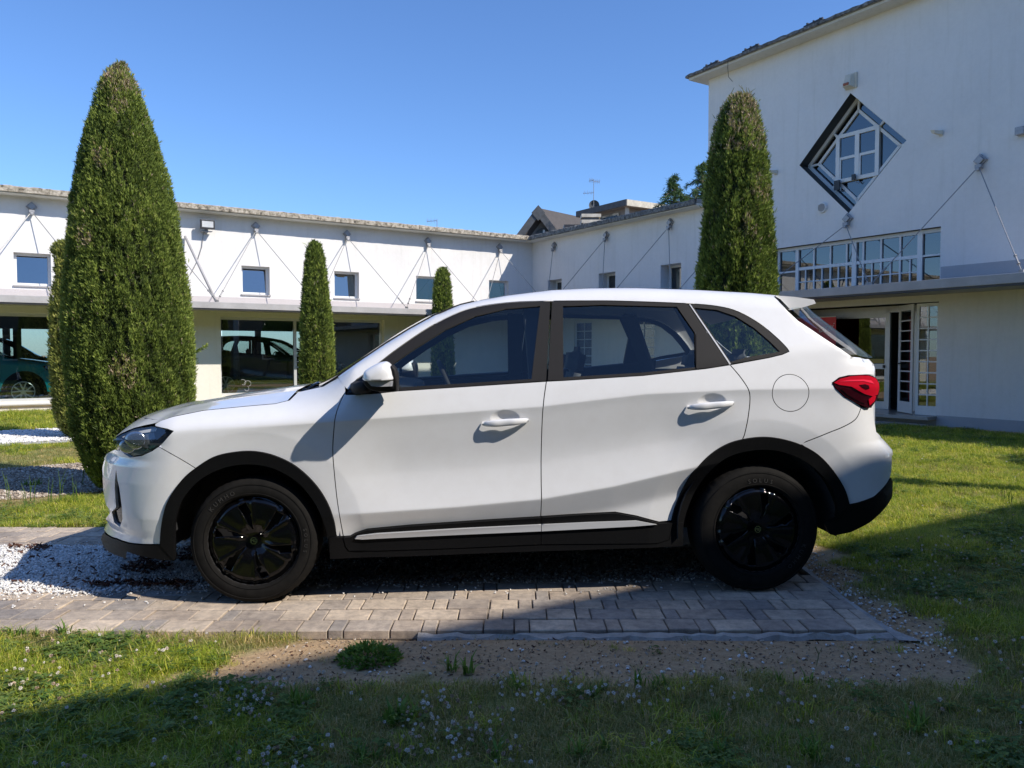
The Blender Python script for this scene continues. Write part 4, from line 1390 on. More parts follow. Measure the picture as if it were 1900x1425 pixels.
# ------------------------------------------------------------------ plants
def leaf_cloud(name, P, D, length, width, tone, mat, parent, fan=3, spread=.5, seed=0, bend=0.0):
    """many small leaf blades: P base points, D directions"""
    R = np.random.default_rng(seed)
    n = len(P)
    P = np.repeat(P, fan, 0); D = np.repeat(D, fan, 0); T = np.repeat(tone, fan); Ln = np.repeat(length, fan); Wd = np.repeat(width, fan)
    m = len(P)
    D = D + R.normal(0, spread, (m, 3)); D /= np.linalg.norm(D, axis=1)[:, None]
    S = np.cross(D, R.normal(0, 1, (m, 3))); S /= np.linalg.norm(S, axis=1)[:, None]
    Ln = Ln * R.uniform(.6, 1.3, m)
    a = P; b = P + D * (Ln * .45)[:, None] + S * Wd[:, None] / 2; c = P + D * Ln[:, None]; d_ = P + D * (Ln * .45)[:, None] - S * Wd[:, None] / 2
    V = np.stack([a, b, c, d_], 1).reshape(-1, 3)
    me = bpy.data.meshes.new(name)
    me.vertices.add(4 * m); me.vertices.foreach_set("co", V.astype(np.float32).ravel())
    me.loops.add(4 * m); me.loops.foreach_set("vertex_index", np.arange(4 * m, dtype=np.int32))
    me.polygons.add(m); me.polygons.foreach_set("loop_start", np.arange(0, 4 * m, 4, dtype=np.int32))
    me.update(calc_edges=True); me.validate()
    at = me.attributes.new("tone", 'FLOAT', 'POINT')
    tt = np.repeat(np.clip(T + R.normal(0, .05, m), 0, 1), 4)
    at.data.foreach_set("value", tt.astype(np.float32))
    me.materials.append(mat)
    o = bpy.data.objects.new(name, me); COL.objects.link(o)
    if parent is not None: o.parent = parent
    return o


def cypress(px, Z, label, n, sprig, seed, dry_top=.0, mat=None, lumps=.05, lean=None, spots=(), ztail=None):
    """px: rows (v, left, right) of the clipped silhouette; Z: depth of its axis"""
    rows = []
    for v, l, r_ in px:
        z = hit(950, v, (0, Z, 0), (0, 1, 0))[2]
        x0 = hit(l, v, (0, Z, 0), (0, 1, 0))[0]; x1 = hit(r_, v, (0, Z, 0), (0, 1, 0))[0]
        rows.append((z, (x0 + x1) / 2, (x1 - x0) / 2))
    rows.sort()
    zs = np.array([r_[0] for r_ in rows]); cx = np.array([r_[1] for r_ in rows]); rr = np.array([r_[2] for r_ in rows])
    bx = cx[0]
    root = empty("cypress", (bx, Z, 0)); tag(root, label, "tree", "clipped cypresses in the courtyard")
    R = np.random.default_rng(seed)
    z0, z1 = zs[0], zs[-1]
    def rad(z): return np.interp(z, zs, rr)
    def cen(z): return np.interp(z, zs, cx) - bx
    # sample by area
    zz = R.uniform(z0, z1, n * 3); keep = R.random(n * 3) < (rad(zz) + .03) / (rr.max() + .03)
    zz = zz[keep][:n]; m = len(zz); th = R.uniform(0, 2 * math.pi, m)
    big = rr.max()
    lump = (fbm(np.cos(th) * 3 + zz * .15 + seed, np.sin(th) * 3 + zz * 2.2, .55) - .5) * 2
    lump2 = (fbm(np.cos(th) * 9 + seed, np.sin(th) * 9 + zz * 5, .35) - .5) * 2
    depth = R.random(m) ** 1.6 * (.055 + .05 * big)
    r0 = rad(zz) * (1 + lumps * lump * .9) + lumps * .45 * lump2 * .5 - depth - sprig * .35
    gap = sstep(.56, .72, fbm(np.cos(th) * 6 + seed * 3, np.sin(th) * 6 + zz * 3.2, .30))
    r0 = r0 - gap * (.07 + .04 * R.random(m)) * min(1, big / .4)
    r0 = np.maximum(r0, .004)
    out = np.stack([np.cos(th), np.sin(th), np.zeros(m)], 1)
    P = np.stack([cen(zz), np.zeros(m), zz], 1) + out * r0[:, None]
    D = out * .50 + np.array([0, 0, .95])
    tone = .36 + .42 * lump2 + .30 * lump + R.normal(0, .14, m) - .25 * gap  # shade painted in: tone falls in gaps and hollows
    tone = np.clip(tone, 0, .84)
    # dead sprigs near the top and in spots
    dr = fbm(np.cos(th) * 4 + 7, zz * 4 + np.sin(th) * 4, .4)
    if dry_top > 0:
        k = (zz > z1 - dry_top * (z1 - z0)) & (dr > (.47 if dry_top < .1 else .40 + .12 * (z1 - zz) / (dry_top * (z1 - z0)))) & (R.random(m) < .8); tone[k] = R.uniform(.9, 1, k.sum())
    for (sz, sth, sr) in spots:
        dz = (zz - sz); dt = (np.angle(np.exp(1j * (th - sth)))) * rad(zz)
        k = (np.hypot(dz * .7, dt) < sr) & (dr > .42) & (R.random(m) < .6); tone[k] = R.uniform(.86, 1, k.sum())
    k = R.random(m) < .012; tone[k] = R.uniform(.88, 1, k.sum())
    # stray shoots that break the clipped outline
    st = R.random(m) < .012; P = P + out * (st * R.uniform(.0, .035, m))[:, None]
    ln_ = np.full(m, sprig) * np.where(st, R.uniform(1.2, 1.7, m), 1.0)
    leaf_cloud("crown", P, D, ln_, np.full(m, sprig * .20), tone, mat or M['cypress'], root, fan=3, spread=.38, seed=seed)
    # dark hull added inside the crown so that the sky does not show through
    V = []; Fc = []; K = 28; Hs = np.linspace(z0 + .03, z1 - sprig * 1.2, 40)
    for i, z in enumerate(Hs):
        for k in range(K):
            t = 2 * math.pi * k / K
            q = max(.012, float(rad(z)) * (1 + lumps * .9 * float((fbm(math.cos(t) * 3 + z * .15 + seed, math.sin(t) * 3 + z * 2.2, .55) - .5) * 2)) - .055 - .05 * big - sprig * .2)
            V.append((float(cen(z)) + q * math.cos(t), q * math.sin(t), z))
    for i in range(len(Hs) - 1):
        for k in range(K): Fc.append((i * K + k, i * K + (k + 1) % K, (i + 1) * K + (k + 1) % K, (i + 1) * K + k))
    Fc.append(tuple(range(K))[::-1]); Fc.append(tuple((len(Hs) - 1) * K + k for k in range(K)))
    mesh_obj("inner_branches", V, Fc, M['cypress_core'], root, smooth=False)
    MB().tube([(0, 0, -.1), (0, 0, z0 + .25)], [.075, .06], 10).build("trunk", M['bark'], root, smooth=True)
    return root


cypress([(118, 222, 234), (128, 205, 238), (150, 190, 250), (175, 183, 259), (200, 178, 268), (250, 163, 285), (300, 152, 299), (350, 146, 312), (400, 140, 325), (450, 137, 331), (500, 134, 337),
         (550, 132, 343), (600, 131, 349), (650, 132, 353), (700, 134, 354), (750, 137, 353), (800, 144, 345), (850, 160, 325), (880, 172, 300), (902, 184, 262)],
        7.15, "tallest big green cypress on the left, beside the front of the white car", 135000, .033, 1, dry_top=.08, lumps=.07,
        spots=[(4.45 - 1.0, -1.2, .10), (1.05, -1.25, .12), (2.9, -1.6, .08), (2.2, -1.9, .08), (3.75, -1.3, .18)])
cypress([(447, 118, 150), (455, 103, 160), (466, 98, 168), (482, 103, 175), (520, 106, 185), (560, 100, 190), (620, 97, 193), (700, 99, 194), (760, 103, 190), (795, 112, 180), (812, 124, 168)],
        11.5, "yellowish green cypress half hidden behind the big one on the left", 20000, .055, 2, lumps=.11, mat=M['cypress_pale'])
cypress([(449, 577, 588), (456, 571, 597), (480, 566, 603), (520, 562, 608), (560, 559, 612), (600, 558, 617), (640, 557, 620), (680, 556, 622), (705, 557, 620), (735, 560, 616), (752, 566, 610)],
        15.9, "middle-sized slim cypress in front of the showroom windows", 17000, .07, 3, lumps=.07)
cypress([(498, 815, 828), (508, 808, 834), (530, 804, 838), (555, 802, 840), (580, 801, 841), (620, 800, 842), (680, 799, 844), (720, 801, 842), (735, 806, 838)],
        20.6, "smallest farthest cypress, its top showing above the car's windscreen", 9000, .08, 4, lumps=.08)
cypress([(178, 1355, 1392), (186, 1350, 1399), (200, 1339, 1405), (250, 1322, 1415), (300, 1314, 1423), (350, 1309, 1428), (400, 1305, 1432), (450, 1300, 1437), (500, 1295, 1439),
         (560, 1290, 1440), (640, 1289, 1441), (720, 1292, 1438), (790, 1302, 1428), (840, 1322, 1408)],
        8.9, "tall cypress on the right behind the car with a browned ragged top", 62000, .045, 5, dry_top=.17, lumps=.10, spots=[(3.0, -1.0, .12), (2.6, -1.5, .1)])
# bare dead twigs on the right-hand cypress
def top_twigs():
    root = [o for o in bpy.data.objects if o.get("label", "").startswith("tall cypress on the right")][0]
    R = random.Random(8); m = MB()
    for k in range(46):
        x = R.uniform(-.12, .14); y = R.uniform(-.12, .1); z = R.uniform(3.75, 4.05)
        h = R.uniform(.06, .2)
        m.tube([(x, y, z), (x + R.uniform(-.03, .03), y, z + h * .6), (x + R.uniform(-.06, .06), y + R.uniform(-.03, .03), z + h)], [.006, .005, .002], 4)
    m.build("dead_twigs", M['stalk'], root)
top_twigs()
def stray_shoot():
    m = MB(); q0 = np.array([-3.28, 6.75, .0])
    a = hit(352, 660, (0, 6.9, 0), (0, 1, 0)); b = hit(382, 642, (0, 6.9, 0), (0, 1, 0))
    root = [o for o in bpy.data.objects if o.get("label", "").startswith("tallest big green")][0]
    off = np.array(root.location)
    a = a - off; b = b - off
    P = []; 
    R = np.random.default_rng(5)
    t = R.random(60); P = a[None] * (1 - t[:, None]) + b[None] * t[:, None]
    D = np.tile((b - a) / np.linalg.norm(b - a), (60, 1))
    leaf_cloud("stray_shoot", P, D, np.full(60, .035), np.full(60, .009), R.uniform(.3, .8, 60), M['cypress'], root, fan=2, spread=.6, seed=9)
stray_shoot()


def conifer(u, vtop, Z, H, Rmax, seed, label):
    q = hit(u, vtop, (0, Z, 0), (0, 1, 0))
    root = empty("conifer", (q[0], q[1], 0)); tag(root, label, "tree", "conifers beyond the side wing roof")
    R = np.random.default_rng(seed); zt = q[2]
    MB().tube([(0, 0, 0), (0, 0, zt * .6), (.05, 0, zt - .3)], [.22, .12, .02], 8).build("trunk", M['bark'], root, smooth=True)
    P = []; D = []; T = []
    nb = 75
    br = MB()
    for i in range(nb):
        f = (i + R.random()) / nb
        z = zt - f * H; L = Rmax * (f ** 1.05) * R.uniform(.45, 1.2) + .06
        th = R.uniform(0, 6.283); n = int(26 + 120 * L / Rmax)
        t = R.random(n) ** .8
        droop = .10 * L * (np.sin(t * 2.2)) - .42 * L * t ** 2.2
        x = np.cos(th) * t * L; y = np.sin(th) * t * L
        side = R.normal(0, .10 + .10 * L, n) * (1 - t * .6)
        x2 = x - np.sin(th) * side; y2 = y + np.cos(th) * side
        zz = z + droop + R.normal(0, .02, n) - np.abs(side) * .35
        P.append(np.stack([x2, y2, zz], 1))
        d = np.stack([np.cos(th) * .7 + R.normal(0, .3, n), np.sin(th) * .7 + R.normal(0, .3, n), -.35 + R.normal(0, .25, n)], 1)
        D.append(d); T.append(np.clip(R.normal(.5, .2, n), 0, 1))
        br.tube([(0, 0, z), (math.cos(th) * L * .5, math.sin(th) * L * .5, z + .06 * L), (math.cos(th) * L * .95, math.sin(th) * L * .95, z - .28 * L)], [.03, .02, .006], 4)
    br.build("branches", M['bark'], root)
    P = np.concatenate(P); D = np.concatenate(D); T = np.concatenate(T)
    leaf_cloud("crown", P, D, np.full(len(P), .17), np.full(len(P), .024), T, M['conifer'], root, fan=3, spread=.5, seed=seed)


conifer(1250, 326, 30, 3.4, 2.7, 3, "smaller drooping conifer beyond the side wing roof, left of the pair")
conifer(1302, 301, 31, 4.0, 2.9, 4, "taller conifer beyond the side wing roof, half behind the right-hand cypress")


def laurel(x, y, r, zc, seed, label):
    root = empty("laurel_tree", (x, y, 0)); tag(root, label, "tree")
    MB().tube([(0, 0, 0), (0, 0, zc)], [.08, .05], 8).build("trunk", M['bark'], root, smooth=True)
    R = np.random.default_rng(seed); n = 9000
    v = R.normal(0, 1, (n, 3)); v /= np.linalg.norm(v, axis=1)[:, None]
    rad = r * (.78 + .25 * R.random(n)) * (1 + .25 * (fbm(v[:, 0] * 4, v[:, 2] * 4, .8) - .5))
    P = v * rad[:, None] * np.array([1, 1, .95]) + np.array([0, 0, zc])
    leaf_cloud("crown", P, v * .6 + np.array([0, 0, .2]), np.full(n, .11), np.full(n, .045), np.clip(R.normal(.5, .22, n), 0, 1), M['laurel'], root, fan=2, spread=.6, seed=seed)
laurel(9.6, 7.1, 1.25, 2.0, 3, "round-headed laurel tree at the right side of the courtyard")


# ------------------------------------------------------------------ grass
def tuft(name, nb, rad_, h, w, mat, seed, lean=.85, tone=(0, .8)):
    R = np.random.default_rng(seed); V = []; Fc = []; T = []
    for i in range(nb):
        a = R.uniform(0, 6.283); d = rad_ * math.sqrt(R.random()); x, y = d * math.cos(a), d * math.sin(a)
        th = R.uniform(0, 6.283); L = h * R.uniform(.5, 1.2); ln = lean * R.uniform(.2, 1.4)
        ww = w * R.uniform(.7, 1.3)
        dx, dy = math.cos(th), math.sin(th); px_, py_ = -dy * ww / 2, dx * ww / 2
        mx, my, mz = x + dx * L * ln * .35, y + dy * L * ln * .35, L * .55
        tx, ty, tz = x + dx * L * ln, y + dy * L * ln, L * (1 - .30 * ln)
        b = len(V)
        V += [(x - px_, y - py_, -.005), (x + px_, y + py_, -.005), (mx + px_ * .8, my + py_ * .8, mz), (mx - px_ * .8, my - py_ * .8, mz), (tx, ty, tz)]
        Fc += [(b, b + 1, b + 2, b + 3), (b + 3, b + 2, b + 4)]
        T += [R.uniform(*tone)] * 5
    return proto(name, V, Fc, mat, T)


def clover_tuft(name, seed, mat):
    R = np.random.default_rng(seed); V = []; Fc = []; T = []
    for i in range(13):
        a = R.uniform(0, 6.283); d = .045 * math.sqrt(R.random()); x, y = d * math.cos(a), d * math.sin(a); h = R.uniform(.018, .042)
        t = R.uniform(0, 1)
        for k in range(3):
            th = a + k * 2.094 + R.uniform(-.2, .2); L = R.uniform(.011, .0175); dx, dy = math.cos(th), math.sin(th)
            b = len(V); tz = R.uniform(-.002, .003)
            V += [(x, y, h), (x + dx * L * .6 - dy * L * .45, y + dy * L * .6 + dx * L * .45, h + .002), (x + dx * L * 1.1, y + dy * L * 1.1, h + tz), (x + dx * L * .6 + dy * L * .45, y + dy * L * .6 - dx * L * .45, h + .002)]
            Fc.append((b, b + 1, b + 2, b + 3)); T += [t] * 4
    return proto(name, V, Fc, mat, T)


def flower_proto(name, seed):
    R = np.random.default_rng(seed)
    import bmesh
    V = []; Fc = []; fm = []
    h = R.uniform(.055, .085)
    lx, ly = R.uniform(-.012, .012, 2)
    for k in range(3):
        t = k * 2.094; V.append((.0009 * math.cos(t), .0009 * math.sin(t), 0))
    for k in range(3):
        t = k * 2.094; V.append((lx + .0009 * math.cos(t), ly + .0009 * math.sin(t), h))
    Fc += [(0, 1, 4, 3), (1, 2, 5, 4), (2, 0, 3, 5)]; fm += [1] * 3
    # florets: small petals all over a ball
    for i in range(46):
        v = R.normal(0, 1, 3); v /= np.linalg.norm(v); v[2] = v[2] * .9
        s = np.cross(v, R.normal(0, 1, 3)); s /= np.linalg.norm(s)
        c = np.array([lx, ly, h + .004]); r0 = .0035; r1 = R.uniform(.0075, .0105)
        b = len(V)
        V += [tuple(c + v * r0 - s * .0016), tuple(c + v * r0 + s * .0016), tuple(c + v * r1 + s * .0014), tuple(c + v * r1 - s * .0014)]
        Fc.append((b, b + 1, b + 2, b + 3)); fm.append(0)
    return proto(name, V, Fc, [M['clover_head'], M['stalk']], None, fmat=fm)


def build_grass():
    R = np.random.default_rng(21)
    protos = [tuft("a_tuft", 32, .05, .050, .0029, M['grass'], i, lean=1.35, tone=(0, .95)) for i in range(4)] + \
             [tuft("b_tuft_long", 20, .045, .055, .0027, M['grass'], 40 + i, lean=1.3, tone=(0, .85)) for i in range(2)] + \
             [tuft("c_dry", 30, .05, .032, .0025, M['grass_dry'], 50 + i, lean=1.0, tone=(.1, 1)) for i in range(2)] + \
             [clover_tuft("d_clover", 60 + i, M['clover_leaf']) for i in range(3)]
    X = []; Y = []; S = []; I = []
    def region(x0, x1, y0, y1, dens, sc_, frus=True, cl=.35, dry=.25, keepfn=None):
        n = int((x1 - x0) * (y1 - y0) * dens)
        x = R.uniform(x0, x1, n); y = R.uniform(y0, y1, n)
        k = (np.abs(x) < .66 * y + .5) | ((np.abs(x) < 1.05 * y + 1.4) & (R.random(n) < .45))
        x, y = x[k], y[k]
        L = lawn_density(x, y); k = R.random(len(x)) < L
        if keepfn is not None: k &= keepfn(x, y)
        x, y = x[k], y[k]; n = len(x)
        c = fbm(x, y, .45); d2 = fbm(x + 20, y + 3, .6)
        u = R.random(n)
        idx = R.integers(0, 4, n)
        lng = (fbm(x - 5, y + 11, .4) > .56) & (u < .5); idx[lng] = 4 + R.integers(0, 2, lng.sum())
        clv = (c > .50 - .06 * (cl > .3)) & (u < cl * 1.6) & ~lng; idx[clv] = 8 + R.integers(0, 3, clv.sum())
        dr = (d2 > .50) & (R.random(n) < dry * 2.2) | (R.random(n) < dry * .35); idx[dr] = 6 + R.integers(0, 2, dr.sum())
        # thin tussocks where the soil shows
        thin = lawn_density(x, y)
        S.append(sc_ * R.uniform(.7, 1.3, n) * (.55 + .45 * thin) * (.8 + .45 * fbm(x + 3, y + 3, .5)))
        X.append(x); Y.append(y); I.append(idx)
    region(-4.6, 4.6, 1.7, 3.6, 1250, .95, cl=.36, dry=.42)
    region(-3.4, 6.5, 3.3, 5.5, 900, 1.0, keepfn=lambda x, y: x > 1.5, cl=.30, dry=.32)
    region(-6.0, 0, 5.5, 8.3, 620, .95, cl=.25, dry=.55)
    region(0, 7.5, 5.0, 9.0, 520, 1.0, cl=.15, dry=.22)
    region(2, 12, 9.0, 16.0, 230, 1.25, cl=.12, dry=.12)
    region(-12, -2, 8.3, 12.5, 260, 1.2, cl=.1, dry=.6)
    region(-14, 0, 12.5, 21.0, 110, 1.7, cl=.1, dry=.1)
    x = np.concatenate(X); y = np.concatenate(Y); s = np.concatenate(S); i = np.concatenate(I)
    n = len(x); print("tufts", n)
    z = ground_z(x, y)
    rot = np.stack([R.normal(0, .12, n), R.normal(0, .12, n), R.uniform(0, 6.283, n)], 1)
    # prototypes are picked in alphabetical order of their names
    names = sorted(p.name for p in protos); order = [p.name for p in protos]
    mp = np.array([names.index(nm) for nm in order]); i = mp[i]
    inst_points("grass", np.stack([x, y, z], 1), rot, s, i, protos, label="short mixed lawn grass with clover round the paved pad")
    # clover blossom
    fl = [flower_proto("blossom_%d" % k, k) for k in range(5)]
    def blossoms(x0, x1, y0, y1, n, thr, sc_):
        x = R.uniform(x0, x1, n); y = R.uniform(y0, y1, n)
        k = (R.random(n) < lawn_density(x, y)) & (fbm(x + 1.7, y * 1.2, .38) > thr) & (np.abs(x) < .66 * y + .4)
        return x[k], y[k]
    A = [blossoms(-2.0, 2.2, 2.1, 3.25, 560, .42, 1), blossoms(-1.0, .6, 2.3, 3.05, 700, .45, 1), blossoms(1.8, 4.5, 2.8, 5.4, 1000, .48, 1), blossoms(-2.5, -1.0, 2.6, 3.4, 90, .3, 1), blossoms(2, 9, 5.5, 12, 300, .52, 1)]
    x = np.concatenate([a[0] for a in A]); y = np.concatenate([a[1] for a in A]); n = len(x)
    rot = np.stack([R.normal(0, .2, n), R.normal(0, .2, n), R.uniform(0, 6.283, n)], 1)
    inst_points("clover_blossom", np.stack([x, y, ground_z(x, y)], 1), rot, R.uniform(.45, .85, n), R.integers(0, 5, n), fl, label="white clover blossom in the shaded lawn")
    # bright broad-leaved clumps in the foreground lawn
    wp = [tuft("weed_%d" % k, 16, .02, .085, .009, M['weed'], 70 + k, lean=.8, tone=(0, 1)) for k in range(3)]
    pts = [gnd(*p) for p in [(690, 1398), (735, 1330), (905, 1400), (1340, 1400), (960, 1270), (1100, 1390), (1500, 1390), (1320, 1330), (1090, 1275), (560, 1300), (1700, 1340), (420, 1390), (1480, 1260), (850, 1240), (1210, 1265), (60, 900), (220, 1010), (30, 1175), (130, 1165)]]
    x = []; y = []
    for p in pts:
        k = R.integers(2, 5)
        x += list(p[0] + R.normal(0, .035, k)); y += list(p[1] + R.normal(0, .03, k))
    x = np.array(x); y = np.array(y); n = len(x)
    inst_points("broad_leaved_weeds", np.stack([x, y, ground_z(x, y)], 1), np.stack([np.zeros(n), np.zeros(n), R.uniform(0, 6.28, n)], 1), R.uniform(.5, 1.1, n), R.integers(0, 3, n), wp, label="bright broad-leaved weeds among the lawn grass")
    # fallen dry bits and pebbles on the soil are part of the litter
    li = [chip_proto("chip", M['bark_chip'], 90)] + [stone_proto("chip", M['soil_crumb'], 91 + q) for q in range(4)] + [chip_proto("chip", M['tan_chip'], 97)]
    n = 11000; x = R.uniform(-1.4, 2.6, n); y = R.uniform(2.7, 4.6, n); k = ((y < 3.45) | (x > 1.7)) & (lawn_density(x, y) < .6)
    scatter_stones("litter", x[k], y[k], ground_z(x[k], y[k]) + .003, R.uniform(.0018, .0055, k.sum()), li, 12)


build_grass()


def soil_weed():
    q = gnd(684, 1212)
    root = empty("weed_plant", (q[0], q[1], float(ground_z(q[0], q[1])))); tag(root, "leafy green weed alone on the bare soil in front of the pad", "weed")
    R = np.random.default_rng(4); n = 420
    a = R.uniform(0, 6.283, n); d = .125 * np.sqrt(R.random(n)); h = np.maximum(.06 * (1 - (d / .14) ** 2), .008) * R.uniform(.3, 1.1, n)
    P = np.stack([d * np.cos(a), d * .8 * np.sin(a), h], 1)
    D = np.stack([np.cos(a) * .7, np.sin(a) * .7, np.full(n, .5)], 1)
    leaf_cloud("leaves", P, D, np.full(n, .026), np.full(n, .011), R.uniform(0, 1, n), M['weed'], root, fan=2, spread=.5, seed=4)
    m = MB(); 
    for k in range(24):
        t = R.uniform(0, 6.28); m.tube([(0, 0, 0), (.06 * math.cos(t), .05 * math.sin(t), .03), (.11 * math.cos(t), .09 * math.sin(t), .035)], .0014, 4)
    m.build("stems", M['stalk'], root)
    # dead stalks standing on the soil
    for k, (u, v, hh) in enumerate([(1515, 1235, .075), (1575, 1240, .065)]):
        q = gnd(u, v); r2 = empty("dead_stalk", tuple(q)); tag(r2, ["dry forked stalk standing on the soil, left one", "dry stalk with a brown seed head on the soil, right one"][k], "stalk")
        m = MB(); m.tube([(0, 0, 0), (.008, 0, hh * .6), (-.006, 0, hh)], .0018, 4).tube([(.006, 0, hh * .5), (.02, 0, hh * .95)], .0012, 4); m.build("stem", M['stalk'], r2)
    # taller grass stalks by the left lawn edge and by the hall
    m = MB(); R2 = random.Random(3)
    for (u, v, hp) in [(20, 935, 60), (60, 930, 45), (95, 935, 50), (110, 930, 60), (140, 932, 50), (185, 905, 70), (150, 900, 60), (45, 935, 35), (1655, 812, 22), (1682, 812, 26), (1793, 828, 16), (1865, 930, 30), (1872, 935, 26), (1735, 828, 14)]:
        for j in range(3 if v > 850 else 1):
            q = gnd(u + R2.uniform(-6, 6), v); H = hp * q[1] / F_PX * R2.uniform(.7, 1.1); l = R2.uniform(-.3, .3) * H
            m.tube([tuple(q), (q[0] + l * .3, q[1], H * .6), (q[0] + l, q[1], H)], [.003, .0025, .001], 4)
    o = m.build("tall_grass_stalks", M['weed'], None); tag(o, kind='stuff')
soil_weed()
# ------------------------------------------------------------------ the white car
F0 = np.array([-484 * 3.87 / F_PX, 3.87, 0]); R0 = np.array([461 * 4.06 / F_PX, 4.06, 0])
CD = (R0 - F0) / np.linalg.norm(R0 - F0); WB = float(np.linalg.norm(R0 - F0)); CN = np.array([-CD[1], CD[0], 0])
CO = F0 - CN * .03
HALF = .90


def car_px(u, v, t=0.0):
    q = hit(u, v, CO + CN * t, CN); r = q - CO
    return float(r @ CD), float(q[2])


def curve_from(pts, t):
    a = np.array([car_px(u, v, t) for u, v in pts]); return a


# nose and tail silhouettes (s as a function of z) on the centre region
_f = curve_from([(188, 992), (190, 985), (196, 968), (206, 949), (197, 937), (191.5, 911), (190.3, 863), (194, 853), (200, 837), (212, 826), (214, 812), (221, 801)], .75)
_r = curve_from([(1548, 994), (1578, 988), (1616, 968), (1640, 945), (1654, 921), (1656, 893), (1653, 883), (1654, 875), (1655, 846), (1653, 826), (1626, 801), (1622, 777), (1622, 755), (1622, 693), (1622, 677), (1600, 661)], .5)
_f = _f[np.argsort(_f[:, 1])]; _r = _r[np.argsort(_r[:, 1])]


def s0f(z): return np.interp(z, _f[:, 1], _f[:, 0], left=_f[0, 0], right=-.80)
def s0r(z): return np.interp(z, _r[:, 1], _r[:, 0], right=3.42)


_sh = np.array([(-.9, .80), (-.5, .835), (.143, .877), (.8, .922), (1.415, .963), (1.963, 1.025), (2.45, 1.045), (3.0, 1.05), (3.6, 1.05)])
_bl = np.array([(-.9, .95), (.3, 1.02), (.45, 1.032), (1.453, 1.088), (2.0, 1.14), (2.732, 1.236), (3.2, 1.28), (3.6, 1.3)])
_lo = np.array([(-.9, .40), (.478, .434), (1.0, .462), (1.429, .496), (1.80, .556), (2.132, .63), (2.4, .68), (3.6, .72)])
# roof / upper edge of the body side
_up_px = [(552, 728), (600, 716), (626, 701), (640, 691), (676, 666), (714, 640), (760, 611), (805, 586), (852, 566), (890, 557), (940, 548), (1021, 538), (1100, 534.5), (1178, 534), (1291, 538), (1388, 544), (1435, 548.5), (1460, 574), (1480, 593), (1525, 623), (1581, 660), (1600, 663)]
_upc = curve_from(_up_px, .30)
_upcA = curve_from(_up_px, .22)
_upc[:8] = _upcA[:8] * np.linspace(1, 0, 8)[:, None] + _upc[:8] * np.linspace(0, 1, 8)[:, None]
_upc[17:] = curve_from(_up_px[17:], .26)


def zup(s): return np.interp(s, _upc[:, 0], _upc[:, 1], left=.95)


def softplus(x, w): return np.where(x > 30 * w, x, w * np.log1p(np.exp(np.clip(x / w, -60, 30))))


HAND = [(937, 776), (1321, 745)]
_hd = [car_px(u, v, .01) for u, v in HAND]


def T(s, z, ends=True):
    """depth of the body side below its outermost plane"""
    s = np.asarray(s, float); z = np.asarray(z, float)
    zs = np.interp(s, _sh[:, 0], _sh[:, 1]); zb = np.interp(s, _bl[:, 0], _bl[:, 1]); zl = np.interp(s, _lo[:, 0], _lo[:, 1])
    door = sstep(.25, .75, s) * (1 - sstep(2.05, 2.5, s))
    cab = sstep(.1, .5, s)
    t = .26 * softplus(z - zs, .006)
    t = t + cab * .17 * softplus(z - zb, .012)
    # fender top rolls over into the bonnet
    fz = np.clip(z - (zs + .005), 0, .3)
    t = t + (1 - cab) * (10.0 * fz ** 2)
    # undercut below the shoulder, hollow door, lower crease
    d = zs - z
    crease = sstep(-.25, .3, s) * (1 - .5 * sstep(2.3, 3.0, s))
    t = t + crease * .010 * (1 - np.exp(-np.clip(d, 0, 2) / .035))
    x = np.clip((zs - z) / np.maximum(zs - zl, .1), 0, 1)
    bowl = np.where(x < .6, sstep(0, .6, x), 1 - np.clip((x - .6) / .4, 0, 1) ** 1.45)
    t = t + door * .026 * bowl
    dl = np.clip(zl - z, 0, 1)
    doorl = sstep(.35, .55, s) * (1 - sstep(2.25, 2.6, s))
    dq = softplus(zl - z, .003); t = t + doorl * (.40 * (dq - softplus(dq - .13, .01)) - .40 * .003 * .69)
    t = t + (1 - doorl) * .10 * np.clip(.42 - z, 0, 1)
    # wheel-arch flares
    for wx, wz, Rf in ((.0, .303, .545), (2.563, .318, .575)):
        r = np.hypot(s - wx, (z - wz))
        up = sstep(-.15, .0, z - wz + .25)
        t = t + .085 * softplus(Rf - r, .003) * up
    # quarter panel swells over the rear wheel
    t = t - .012 * np.exp(-((s - 2.75) / .45) ** 2 - ((z - .83) / .14) ** 2)
    # recesses behind the door handles
    for hx, hz in _hd:
        q = ((s - hx) / .075) ** 2 + ((z - hz) / .042) ** 2
        t = t + .020 * np.clip(1 - q, 0, 1) ** 1.3
    # roll-over into the roof
    zu = zup(s); wR = np.where(s < .9, .05, .085)
    xr = np.clip((z - (zu - wR)) / wR, 0, .985) * cab
    t = t + .09 * (1 - np.sqrt(1 - xr ** 2)) * cab
    if ends:
        s1 = -.36; x = np.clip((s1 - s) / np.maximum(s1 - s0f(z), .1), 0, .9992)
        t = t + .88 * (1 - (1 - x ** 2.0) ** (1 / 1.6))
        s2 = 2.93; x = np.clip((s - s2) / np.maximum(s0r(z) - s2, .1), 0, .9995)
        t = t + .88 * (1 - (1 - x ** 3.0) ** (1 / 2.0))
    return t


_TT = np.linspace(-.03, .88, 261)


